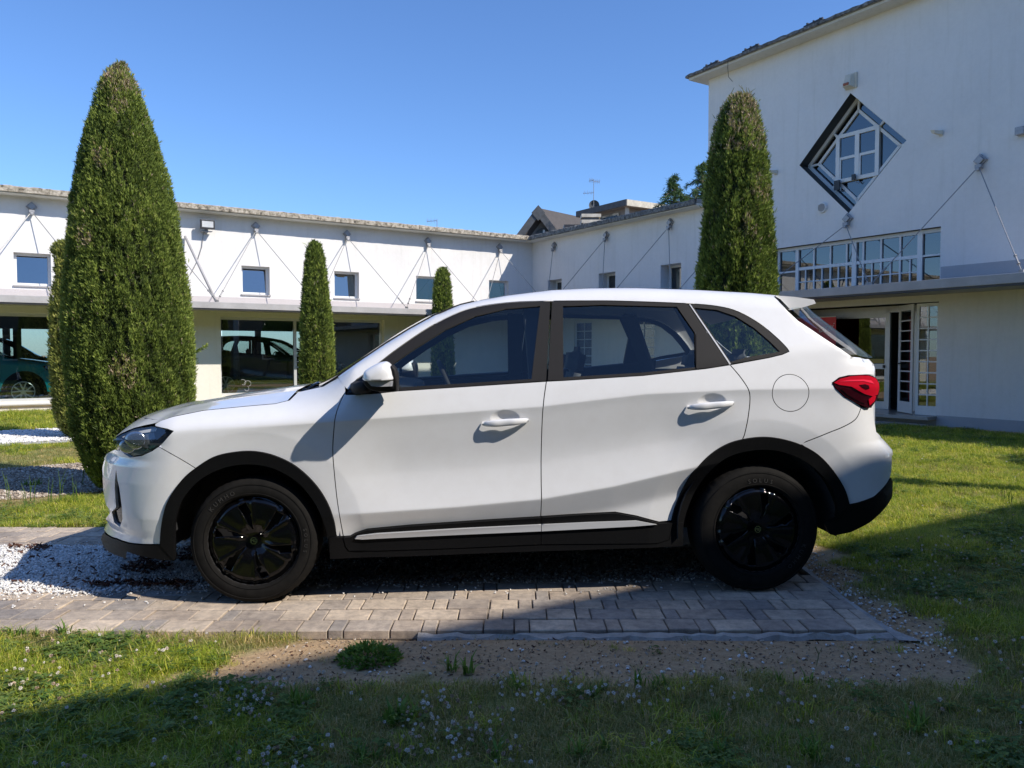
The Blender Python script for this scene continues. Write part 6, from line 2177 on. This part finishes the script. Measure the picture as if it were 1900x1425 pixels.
loft("roof", roof, 24, 40, M['paint'])
# dark seal along the pillar edge of the screen
pts = []
for s in np.linspace(.32, 1.10, 24):
    t, z = topsurf(s, .012); pts.append(LC(s, t, z + .001))
MB().tube(pts, .005, 6).build("screen_seal", M['seam'], CAR, smooth=True)
MB().tube([(x, -y, z) for x, y, z in pts], .005, 6).build("screen_seal", M['seam'], CAR, smooth=True)
# cowl and wipers
def cowl(u, v):
    s = .135 + .14 * v + .03 * (1 - u) * v; t = .19 + (.9 - .19) * u
    zc = .985 + .045 * (1 - (1 - u) ** 2)
    return s, t, zc + (.035 + .02 * u) * v - .012
loft("cowl", cowl, 20, 5, M['clad'])
wp = MB()
for (sa, ta, sb2, tb) in ((.20, .36, .245, .80), (.20, .98, .235, 1.40)):
    za = 1.03; wp.tube([LC(sa, ta, 1.03), LC((sa + sb2) / 2, (ta + tb) / 2, 1.065), LC(sb2, tb, 1.062)], [.010, .007, .005], 6)
wp.tube([LC(.19, .30, 1.005), LC(.20, .33, 1.035), LC(.20, .36, 1.03)], .014, 6)
wp.build("wiper", M['gloss_black'], CAR, smooth=True)
# spoiler
sp_l = [(1437, 549), (1470, 551.5), (1501, 556.5), (1503.5, 561.5), (1482, 568), (1460, 574), (1450, 564)]
spz = [car_px(u, v, .30) for u, v in sp_l]
V = []; Fc = []
rows = []
for tt, ds, dz in ((.27, .012, -.004), (.285, 0, 0), (.42, .03, .012), (.62, .05, .02), (.9, .06, .024)):
    rows.append([(s + (ds if s > 2.86 else 0), tt, z + dz * (1 if z > 1.48 else .4)) for s, z in spz])
full = rows + [[(s, 1.8 - t, z) for s, t, z in r_] for r_ in rows[::-1][1:]]
n = len(spz)
for r_ in full: V += [LC(*p) for p in r_]
for j in range(len(full) - 1):
    for i in range(n): Fc.append((j * n + i, j * n + (i + 1) % n, (j + 1) * n + (i + 1) % n, (j + 1) * n + i))
Fc += [tuple(range(n)), tuple((len(full) - 1) * n + i for i in range(n))[::-1]]
o = mesh_obj("spoiler", V, Fc, M['paint'], CAR, smooth=False)
md = o.modifiers.new("bevel", 'BEVEL'); md.width = .004; md.segments = 2; md.limit_method = 'ANGLE'
# rear glass
rg_e = curve_from([(1458, 573), (1480, 593), (1525, 623), (1581, 660), (1603, 664)], .25)
rg_c = curve_from([(1488, 567), (1498.5, 578.5), (1539, 610.5), (1577.7, 641), (1600, 661.5)], .62)
def rglass(u, v):
    x = v * 4; i = min(3, int(x)); f = x - i
    e = rg_e[i] * (1 - f) + rg_e[i + 1] * f; c = rg_c[i] * (1 - f) + rg_c[i + 1] * f
    te = .19; t = te + (.9 - te) * u; k = 1 - (1 - min(1, u * 1.5)) ** 2
    return e[0] + (c[0] - e[0]) * k, t, e[1] + (c[1] - e[1]) * k
loft("rear_window", rglass, 20, 16, M['dark_glass2'] if 'dark_glass2' in M else M['car_glass'])
def tgate(u, v):
    zz = 1.20 + (.62 - 1.20) * v
    t = .09 + (.9 - .09) * u
    y = min(.9995, max(0.0, (t - .04) / .88)); x = (1 - (1 - y) ** 2) ** (1 / 3)
    return 2.93 + x * (float(s0r(zz)) - 2.93) - .006, t, zz
loft("tailgate_panel", tgate, 16, 24, M['paint'])
# ---- mirrors
def mirror(sg):
    r = empty("wing_mirror", parent=CAR)
    MS = .86
    cap_px = [(672, 697), (674, 689.5), (680, 684.5), (687, 680.2), (695, 676), (703, 672.6), (711, 671), (717.5, 671.2), (724, 676), (728.4, 684.6), (730.4, 695), (731.4, 705), (702, 706.2), (674, 706.8)]
    hou_px = [(673, 706.6), (702, 706), (731, 704.6), (729, 688), (727, 676.5), (732, 680.5), (736, 686), (738.4, 699), (738, 724), (736, 727), (724, 728.4), (699, 727), (686, 723.5), (678, 718), (674, 712)]
    def prof(px, t): return np.array([car_px(u, v, t) for u, v in px])
    for nm, px, mat, inner in (("mirror_cap", cap_px, M['paint'], 0), ("mirror_housing", hou_px, M['trim'], 0)):
        c = prof([(705, 702)], -.20)[0]
        base = prof(px, -.20)
        V = []; Fc = []; n = len(px); rings = []
        base = np.array(spline(base, 3, closed=True)); n = len(base)
        if nm == "mirror_cap":
            prf = [(-.02, .80), (-.06, .92), (-.11, .985), (-.165, 1.0), (-.205, .965), (-.232, .86), (-.247, .66), (-.254, .35)]
        else:
            prf = [(-.02, .80), (-.06, .92), (-.11, .98), (-.165, 1.0), (-.200, .985), (-.222, .92)]
        cc = np.array([c[0], prof([(705, 706)], -.2)[0][1]])
        for tt, k in prf:
            ring = cc + (base - cc) * k
            if nm == "mirror_cap": ring[:, 0] += (-.02 * (1 - k))
            V += [LC(a, tt * .88, b, sg) for a, b in ring]
        m = len(prf)
        for j in range(m - 1):
            for i in range(n): Fc.append((j * n + i, j * n + (i + 1) % n, (j + 1) * n + (i + 1) % n, (j + 1) * n + i))
        Fc += [tuple(range(n))[::-1], tuple((m - 1) * n + i for i in range(n))]
        mesh_obj(nm, V, Fc, mat, r, smooth=True)
    ind = prof([(680, 707.5), (729, 706.8), (727.6, 717), (700, 717.8), (688, 716.3)], -.215)
    m_ = MB(); 
    nI = len(ind)
    m_.add([LC(a, -.2015, b, sg) for a, b in ind] + [LC(a + .002, -.165, b, sg) for a, b in ind], [tuple(range(nI))] + [(i, (i + 1) % nI, nI + (i + 1) % nI, nI + i) for i in range(nI)])
    m_.build("indicator", M['indicator'], r)
    arm = MB(); a = car_px(662, 722, 0); b = car_px(684, 716, -.08)
    arm.tube([LC(a[0] - .01, .09, a[1], sg), LC(a[0] + .01, .0, a[1] + .005, sg), LC(b[0], -.08, b[1], sg)], [.045, .03, .032], 10)
    arm.build("mirror_arm", M['trim'], r, smooth=True)
    gl = prof([(736, 684), (738, 700), (737.6, 722)], -.12)
    s_ = gl[1][0] + .001
    m2 = MB(); m2.add([LC(s_, -.18, gl[0][1], sg), LC(s_, -.03, gl[0][1], sg), LC(s_, -.03, gl[2][1], sg), LC(s_, -.18, gl[2][1], sg)], [(0, 1, 2, 3)])
    m2.build("mirror_glass", M['mirror_glass'], r)
mirror(1); mirror(-1)
panel("mirror_sail", S([(644, 728.5), (662, 706), (678, 693), (706, 674), (706, 722), (698, 729.5)]), M['gloss_black'], off=-.004, gap=.001, lip=.01)
# ---- door handles
def handle(u0, v0, u1, v1, doors):
    for k, sg in enumerate((1, -1)):
        a = car_px(u0, v0, -.02); b = car_px(u1, v1, -.02)
        V = []; Fc = []; n = 12; N = 18
        for i in range(N):
            f = i / (N - 1)
            s = a[0] + (b[0] - a[0]) * f; z = a[1] + (b[1] - a[1]) * f
            out_ = .033 * math.sin(math.pi * min(1, max(0, f)) ) ** .5 - .002
            base = float(T(np.float64(s), np.float64(z + .05))) 
            hh = .0175 * (math.sin(math.pi * (f * .96 + .02)) ** .35) * (1 - .15 * f) + .001
            hw = .009 * (math.sin(math.pi * (f * .96 + .02)) ** .4) + .001
            for j in range(n):
                an = 2 * math.pi * j / n
                V.append(LC(s, base - out_ + hw * math.cos(an), z + hh * math.sin(an) * (1.0 if math.sin(an) > 0 else 1.15), sg))
        for i in range(N - 1):
            for j in range(n): Fc.append((i * n + j, i * n + (j + 1) % n, (i + 1) * n + (j + 1) % n, (i + 1) * n + j))
        Fc += [tuple(range(n)), tuple((N - 1) * n + j for j in range(n))[::-1]]
        mesh_obj("door_handle", V, Fc, M['paint'], doors[k], smooth=True)
handle(895, 787, 982, 780, doors_f)
handle(1278, 756, 1365, 748, doors_r)


# ---- wheels
def wheel(wx, wz, RT, steer, sg):
    r = empty("wheel", LC(wx, .03, wz, sg), parent=CAR)
    # local frame: x along car, y inwards (depth), z up; y=0 outer sidewall bulge
    yy = sg
    W = .205
    seg = 144
    prof = [(.222, .020), (.228, .004), (.243, -.004), (RT - .045, -.002), (RT - .022, .006), (RT - .010, .016), (RT - .004, .028), (RT, .045), (RT, .066), (RT - .007, .068), (RT - .007, .074), (RT, .076), (RT + .001, .104), (RT - .007, .106), (RT - .007, .113), (RT, .115), (RT, .150), (RT - .004, .166), (RT - .016, .185), (RT - .05, .200), (.235, .200)]
    V = []; Fc = []
    n = len(prof)
    for k in range(seg):
        a = 2 * math.pi * k / seg
        cut = (k % 3 == 0)
        for i, (rr, y) in enumerate(prof):
            q = rr
            if cut and i in (6, 7): q = rr - .003
            zf = -math.cos(a)
            x = q * math.sin(a); z = q * math.cos(a)
            if z < -RT + .010: z = -RT + .010 + (z + RT - .010) * .25   # contact patch
            V.append((x, y * yy, z))
    for k in range(seg):
        for i in range(n - 1): Fc.append((k * n + i, k * n + i + 1, ((k + 1) % seg) * n + i + 1, ((k + 1) % seg) * n + i))
    ty = mesh_obj("tyre", V, Fc, M['tyre'], r, smooth=True)
    md = ty.modifiers.new("es", 'EDGE_SPLIT'); md.split_angle = math.radians(38)
    # rings moulded on the sidewall
    ring = MB()
    for rr in (RT - .030, .238):
        pts = [(rr * math.cos(t), -.0045 * yy, rr * math.sin(t)) for t in np.linspace(0, 2 * math.pi, 73)]
        ring.tube(pts, .0016, 4, cap=False)
    ring.build("sidewall_rings", M['tyre'], r)
    # cover: slotted gloss-black disc with six swept blades
    RC = .221
    outl = [(RC * math.cos(t), RC * math.sin(t)) for t in np.linspace(0, 2 * math.pi, 96, endpoint=False)]
    offa = {1: math.radians(107), -1: math.radians(73)}[sg] + steer
    holes = []
    dirn = -1 * sg
    def rot(p, a): return (p[0] * math.cos(a) - p[1] * math.sin(a), p[0] * math.sin(a) + p[1] * math.cos(a))
    for k in range(6):
        a = offa + k * math.pi / 3
        # narrow slot: from r=.075 to r=.188, offset so that the blades look swept
        slot = [(.052, .010 * dirn), (.110, .000 * dirn), (.186, -.020 * dirn), (.193, .020 * dirn), (.138, .032 * dirn), (.132, .020 * dirn), (.100, .022 * dirn)]
        holes.append([rot(p, a) for p in slot])
    G = [(rr * math.cos(t), rr * math.sin(t)) for rr in np.arange(.01, RC, .0085) for t in np.linspace(0, 2 * math.pi, max(6, int(rr * 2 * math.pi / .0085)), endpoint=False)]
    G = np.array(G); ok = poly_inside(outl, G[:, 0], G[:, 1])
    for h in holes: ok &= ~poly_inside(h, G[:, 0], G[:, 1])
    G = G[ok]
    B = np.array(outl + [p for h in holes for p in densify(h, .008)])
    d_ = np.min(np.hypot(G[:, 0][:, None] - B[:, 0], G[:, 1][:, None] - B[:, 1]), axis=1); G = G[d_ > .003]
    ov, tris, loops = cdt(outl, [densify(h, .008) for h in holes], G)
    rr = np.hypot(ov[:, 0], ov[:, 1]); th = np.arctan2(ov[:, 1], ov[:, 0])
    ph = ((th - offa) * dirn / (math.pi / 3)) % 1.0            # position inside each sector
    sw = (ph + .9 * (rr - .07) ) % 1.0
    # blade: ridge beside the slot, shallow facet in the middle of the petal
    y = .016 - .010 * sstep(.20, .215, rr) * 0 + .014 * sstep(.13, .02, rr) * 0
    y = .010 + .010 * np.abs(sw - .5) * 0
    ridge = np.exp(-((ph - .02) / .05) ** 2) + np.exp(-((ph - .98) / .05) ** 2) + .8 * np.exp(-((ph - .27) / .05) ** 2)
    y = .014 - .010 * ridge * sstep(.03, .09, rr) + .018 * (1 - sstep(.03, .09, rr)) + .020 * sstep(.188, .219, rr) - .006 * (rr / RC)
    y = y - .006 * np.sin(np.pi * np.clip((ph - .3) / .7, 0, 1)) * sstep(.06, .12, rr)
    V = [(a, yv * yy, b) for (a, b), yv in zip(ov, y)]
    cv = mesh_obj("wheel_cover", V, tris, M['gloss_black'], r, smooth=True)
    md = cv.modifiers.new("thickness", 'SOLIDIFY'); md.thickness = .006; md.offset = 0
    # centre badge with octagon emblem
    bd = MB()
    c8 = [(.0165 * math.cos(math.pi / 8 + k * math.pi / 4), .0165 * math.sin(math.pi / 8 + k * math.pi / 4)) for k in range(8)]
    ci = [(.021 * math.cos(t), .021 * math.sin(t)) for t in np.linspace(0, 6.283, 28, endpoint=False)]
    f = lambda x, y_, z: (x, y_, z)
    bd.prism(ci, .024 * yy, .010 * yy, 0)
    bo = bd.build("centre_cap", [M['gloss_black']], r)
    ec = MB()
    for k in range(8):
        a_, b_ = c8[k], c8[(k + 1) % 8]
        ec.bar((a_[0], .0095 * yy, a_[1]), (b_[0], .0095 * yy, b_[1]), .0022, .0022)
    for pl in ([(-.011, -.007), (-.011, .007), (-.006, .001), (-.001, .007), (-.001, -.007)], [(.011, .005), (.006, .007), (.002, .003), (.002, -.004), (.006, -.007), (.011, -.005), (.011, .0), (.007, .0)]):
        for a_, b_ in zip(pl[:-1], pl[1:]): ec.bar((a_[0] * sg, .0092 * yy, a_[1]), (b_[0] * sg, .0092 * yy, b_[1]), .0021, .0021)
    ec.build("emblem", M['chrome'], bo)
    # steel wheel and brake disc behind the cover
    hb = MB()
    def ringp(r0, r1, y0, y1, n_=40):
        V = []; Fc = []
        for k in range(n_):
            a = 2 * math.pi * k / n_
            V += [(r0 * math.cos(a), y0 * yy, r0 * math.sin(a)), (r1 * math.cos(a), y1 * yy, r1 * math.sin(a))]
        for k in range(n_): Fc.append((2 * k, 2 * k + 1, (2 * k + 3) % (2 * n_), (2 * k + 2) % (2 * n_)))
        hb.add(V, Fc)
    ringp(.225, .215, .012, .05); ringp(.215, .20, .05, .19); ringp(.215, .08, .085, .06); ringp(.08, .0, .06, .055); ringp(.0, .2, .185, .185)
    hb.build("rim", M['dark_metal'], r, smooth=False)
    # raised lettering on the tyre
    def arc_text(txt, r_, a0, size, step):
        out_V = []; out_F = []
        cu = bpy.data.curves.new("letters", 'FONT'); cu.size = size; cu.extrude = .0008; cu.align_x = 'CENTER'; cu.resolution_u = 2
        tmp = bpy.data.objects.new("letters", cu); COL.objects.link(tmp)
        for i, ch in enumerate(txt):
            cu.body = ch
            dg = bpy.context.evaluated_depsgraph_get(); dg.update()
            me = bpy.data.meshes.new_from_object(tmp.evaluated_get(dg))
            a = a0 - i * step; ca, sa = math.cos(a), math.sin(a)
            b = len(out_V)
            for v in me.vertices:
                x, yv = v.co.x, v.co.y
                rad_ = r_ + yv; tx = rad_ * ca + x * sa; tz = rad_ * sa - x * ca
                out_V.append((tx * sg, (-.0048 + v.co.z) * yy, tz))
            for p in me.polygons: out_F.append([b + k for k in p.vertices])
            bpy.data.meshes.remove(me)
        bpy.data.objects.remove(tmp); bpy.data.curves.remove(cu)
        return out_V, out_F
    V = []; Fc = []
    specs = [("KUMHO", .247, math.radians(141), .030, .125), ("SOLUS", .249, math.radians(12), .024, .105)] if steer == 0 else [("SOLUS", .247, math.radians(102), .030, .115), ("KUMHO", .247, math.radians(-20), .030, .125)]
    for sp in specs:
        v_, f_ = arc_text(*sp); b = len(V); V += v_; Fc += [[b + k for k in q] for q in f_]
    # small triangle and bars
    mesh_obj("lettering", V, Fc, M['tyre_letter'], r)
    return r


for sg in (1, -1):
    wheel(0.0, .303, .317, 0, sg)
    wheel(WB, .318, .332, math.radians(-26), sg)

# ---- wheel houses, floor, inner linings
for wx, wz in ((0, .303), (WB, .318)):
    for sg in (1, -1):
        inn = MB()
        K = 24; V = []; Fc = []
        for k in range(K + 1):
            a = math.radians(-6) + math.radians(192) * k / K
            for t_ in (.035, .45): V.append(LC(wx + .425 * math.cos(a), t_, wz + .43 * math.sin(a), sg))
        V.append(LC(wx, .45, wz, sg))
        for k in range(K): Fc.append((2 * k, 2 * k + 1, 2 * k + 3, 2 * k + 2)); Fc.append((2 * k + 1, 2 * K + 2, 2 * k + 3))
        inn.add(V, Fc)
        inn.build("wheel_arch_liner", M['lining'], CAR)
fl = MB()
def cbox(s0, s1, t0, t1, z0, z1, m=fl, mi=0):
    a = LC(s0, t0, z0); b = LC(s1, t1, z1); m.box(a[0], b[0], a[1], b[1], z0, z1, mi)
cbox(.42, 2.10, .24, 1.56, .22, .30); cbox(-.60, -.43, .34, 1.46, .24, .60); cbox(-.43, .42, .46, 1.34, .22, .62); cbox(2.10, 3.03, .46, 1.34, .24, .60); cbox(3.03, 3.16, .34, 1.46, .34, .66)
cbox(-.50, .42, .26, 1.54, .62, .84); cbox(2.2, 3.14, .24, 1.56, .60, .93)
fl.build("underbody", M['lining'], CAR)
for sg in (1, -1):
    for a, b, off_ in ((.42, 1.42, .07), (1.44, 2.45, .07)):
        V = []; Fc = []
        ss = np.linspace(a, b, 12); 
        for s in ss:
            zb = float(np.interp(s, _bl[:, 0], _bl[:, 1])) - .012
            zlow = .30
            if s > 2.1: zlow = .318 + math.sqrt(max(0, .44 ** 2 - (WB - s) ** 2))
            for z in np.linspace(zlow, zb, 8):
                V.append(LC(s, float(T(s, z)) + off_, z, sg))
        for i in range(11):
            for j in range(7): Fc.append((i * 8 + j, i * 8 + j + 1, i * 8 + j + 9, i * 8 + j + 8))
        mesh_obj("door_lining", V, Fc, M['lining'], CAR, smooth=True)
    # liner behind wings, quarter panels and pillars so that seams stay dark
    V = []; Fc = []; cells = []
    for (a, b, z0, z1) in ((-.60, .44, .78, .90), (2.42, 3.2, .76, 1.12)):
        n0 = len(V)
        for s in np.linspace(a, b, 14):
            for z in np.linspace(z0, z1, 6): V.append(LC(s, min(float(T(s, z)) + .03, .6), z, sg))
        for i in range(13):
            for j in range(5): Fc.append((n0 + i * 6 + j, n0 + i * 6 + j + 1, n0 + i * 6 + j + 7, n0 + i * 6 + j + 6))
    mesh_obj("inner_panel", V, Fc, M['lining'], CAR, smooth=True)
# dashboard, seats, steering wheel
db = MB()
db.prism([(x, z) for x, z in ((.30 - 1.28, .80), (.28 - 1.28, 1.05), (.55 - 1.28, 1.085), (.78 - 1.28, 1.05), (.82 - 1.28, .95), (.72 - 1.28, .70))], LC(0, .22, 0)[1], LC(0, 1.58, 0)[1])
db.build("dashboard", M['lining'], CAR, bevel=.02)
def soft_box(name, c, size, rot_, mat, parent, bev):
    import bmesh
    bm = bmesh.new(); bmesh.ops.create_cube(bm, size=1)
    for v in bm.verts: v.co = Vector((v.co.x * size[0], v.co.y * size[1], v.co.z * size[2]))
    bmesh.ops.bevel(bm, geom=list(bm.edges), offset=bev, segments=3, affect='EDGES')
    me = bpy.data.meshes.new(name); bm.to_mesh(me); bm.free(); me.materials.append(mat)
    me.polygons.foreach_set("use_smooth", np.ones(len(me.polygons), bool))
    o = bpy.data.objects.new(name, me); COL.objects.link(o); o.parent = parent
    o.location = c; o.rotation_euler = (0, rot_, 0); return o
for t_ in (.52, 1.28):
    s_ = empty("seat", LC(1.30, t_, .30), parent=CAR)
    soft_box("cushion", (0, 0, .22), (.50, .50, .16), -.08, M['seat'], s_, .06)
    soft_box("backrest", (.30, 0, .52), (.14, .48, .62), .22, M['seat'], s_, .055)
    soft_box("headrest", (.375, 0, .885), (.09, .25, .17), .18, M['seat'], s_, .04)
s_ = empty("rear_seat", LC(2.20, .9, .30), parent=CAR)
soft_box("cushion", (-.05, 0, .24), (.48, 1.30, .16), -.06, M['seat'], s_, .05)
soft_box("backrest", (.28, 0, .55), (.14, 1.30, .60), .30, M['seat'], s_, .05)
for t_ in (-.42, .42): soft_box("headrest", (.40, t_, .88), (.09, .26, .15), .2, M['seat'], s_, .04)
sw = MB()
cS = Vector(LC(.98, .52, 1.02)); ax = Vector((math.cos(.42), 0, math.sin(.42)))
u_ = Vector((0, 1, 0)); v_ = ax.cross(u_)
pts = [tuple(cS + (u_ * math.cos(t) + v_ * math.sin(t)) * .18) for t in np.linspace(0, 2 * math.pi, 33)]
sw.tube(pts, .013, 8, cap=False)
for t in (0, math.pi, -math.pi / 2): sw.tube([tuple(cS), tuple(cS + (u_ * math.cos(t) + v_ * math.sin(t)) * .18)], .012, 6)
sw.tube([tuple(cS), tuple(cS - ax * .25)], [.05, .03], 10)
sw.build("steering_wheel", M['lining'], CAR, smooth=True)
# B pillars and headlining inside
for sg in (1, -1):
    for (sa, sb_) in ((1.36, 1.50), (2.30, 2.55)):
        p0 = LC((sa + sb_) / 2, .10, 1.02, sg); p1 = LC((sa + sb_) / 2 - (.02 if sa < 2 else .22), .30, 1.50, sg)
        MB().bar(p0, p1, .10, .03).build("inner_pillar", M['lining'], CAR)
loft("headlining", lambda u, v: (lambda q: (q[0], q[1] + .03, q[2] - .035))(roof(u, v)), 12, 12, M['mid_interior'])


# ---- cars standing in the showroom: same kind of body in other colours
def copy_tree(o, parent=None, mats=None):
    c = o.copy(); COL.objects.link(c)
    c.parent = parent
    if mats and c.type == 'MESH' and c.data.materials:
        for sl_ in c.material_slots:
            if sl_.material and sl_.material.name in mats:
                m_ = mats[sl_.material.name]; sl_.link = 'OBJECT'; sl_.material = m_
    for ch in list(o.children): copy_tree(ch, c, mats)
    return c


def alloy_wheel_face(car):
    """silver spoked wheels for a showroom car"""
    for w in [c for c in car.children if c.name.startswith("wheel.") or c.name == "wheel"]:
        if not w.name.split('.')[0] == "wheel": continue
        sgn = 1 if w.location.y < 0 else -1
        for ch in list(w.children):
            if ch.name.split('.')[0] in ("wheel_cover", "lettering", "centre_cap"):
                for g in list(ch.children): bpy.data.objects.remove(g)
                bpy.data.objects.remove(ch)
        m = MB(); n = 10
        pts = [(.215 * math.cos(t), .012 * sgn, .215 * math.sin(t)) for t in np.linspace(0, 2 * math.pi, 49)]
        m.tube(pts, .011, 8, cap=False)
        for k in range(5):
            a = 2 * math.pi * k / 5 + .3
            for da in (-.30, .30):
                m.bar((.05 * math.cos(a), .02 * sgn, .05 * math.sin(a)), (.21 * math.cos(a + da), .012 * sgn, .21 * math.sin(a + da)), .03, .022, up=(0, 1, 0))
        m.tube([(0, .03 * sgn, 0), (0, .008 * sgn, 0)], .05, 20)
        m.build("alloy_spokes", M['alloy'], w)


def showroom_car(loc, rz, paint, label):
    c = copy_tree(CAR, None, {'white_car_paint': paint})
    c.location = loc; c.rotation_euler = (0, 0, rz)
    tag(c, label, "car")
    alloy_wheel_face(c)
    return c


wall_ang = math.atan2(-AX[1], -AX[0])
def lw_loc(x, p): q = LW(x, p, .10); return q
ang = math.atan2(AX[1], AX[0])
# teal one behind the left glazing, nose towards the big cypress (its bonnet points right)
q = LW(13.05 + 1.28, -1.25, .10)
teal = showroom_car(q, ang + math.pi, M['teal'], "teal SUV with silver alloy wheels behind the left showroom glass")
q = LW(7.3, -2.3, .10)
dark = showroom_car(q, ang + math.pi, M['black_paint'], "black car in the dark showroom behind the middle cypress")
q = LW(13.6, -4.6, .10)
wh = showroom_car(q, ang + math.pi, M['paint'], "white car behind the teal SUV in the showroom")

# ---- red banner inside the entrance
def banner():
    x0 = px_rw(1480, 590, -.6)[0]; x1, zt = px_rw(1551.5, 588, -.6)
    r = empty("banner"); tag(r, "red roll-up banner with white script lettering inside the hall entrance", "banner")
    MB(RW).box(x0, x1, -.602, -.596, .3, zt).build("cloth", M['red_banner'], r)
    MB(RW).box(x0, x1, -.61, -.588, zt, zt + .02).build("top_rail", M['white_frame'], r)
    cu = bpy.data.curves.new("t", 'FONT'); cu.body = "otti"; cu.size = .23; cu.shear = .5; cu.extrude = .0008; cu.resolution_u = 3; cu.align_x = 'RIGHT'; cu.offset = -.001
    tmp = bpy.data.objects.new("t", cu); COL.objects.link(tmp)
    dg = bpy.context.evaluated_depsgraph_get(); dg.update()
    me = bpy.data.meshes.new_from_object(tmp.evaluated_get(dg))
    V = [RW(x1 - .085 + v.co.x, -.594 + v.co.z, zt - .27 + v.co.y + .12 * v.co.x) for v in me.vertices]
    Fc = [tuple(p.vertices) for p in me.polygons]
    bpy.data.objects.remove(tmp)
    mesh_obj("lettering", V, Fc, M['white_print'], r)
banner()
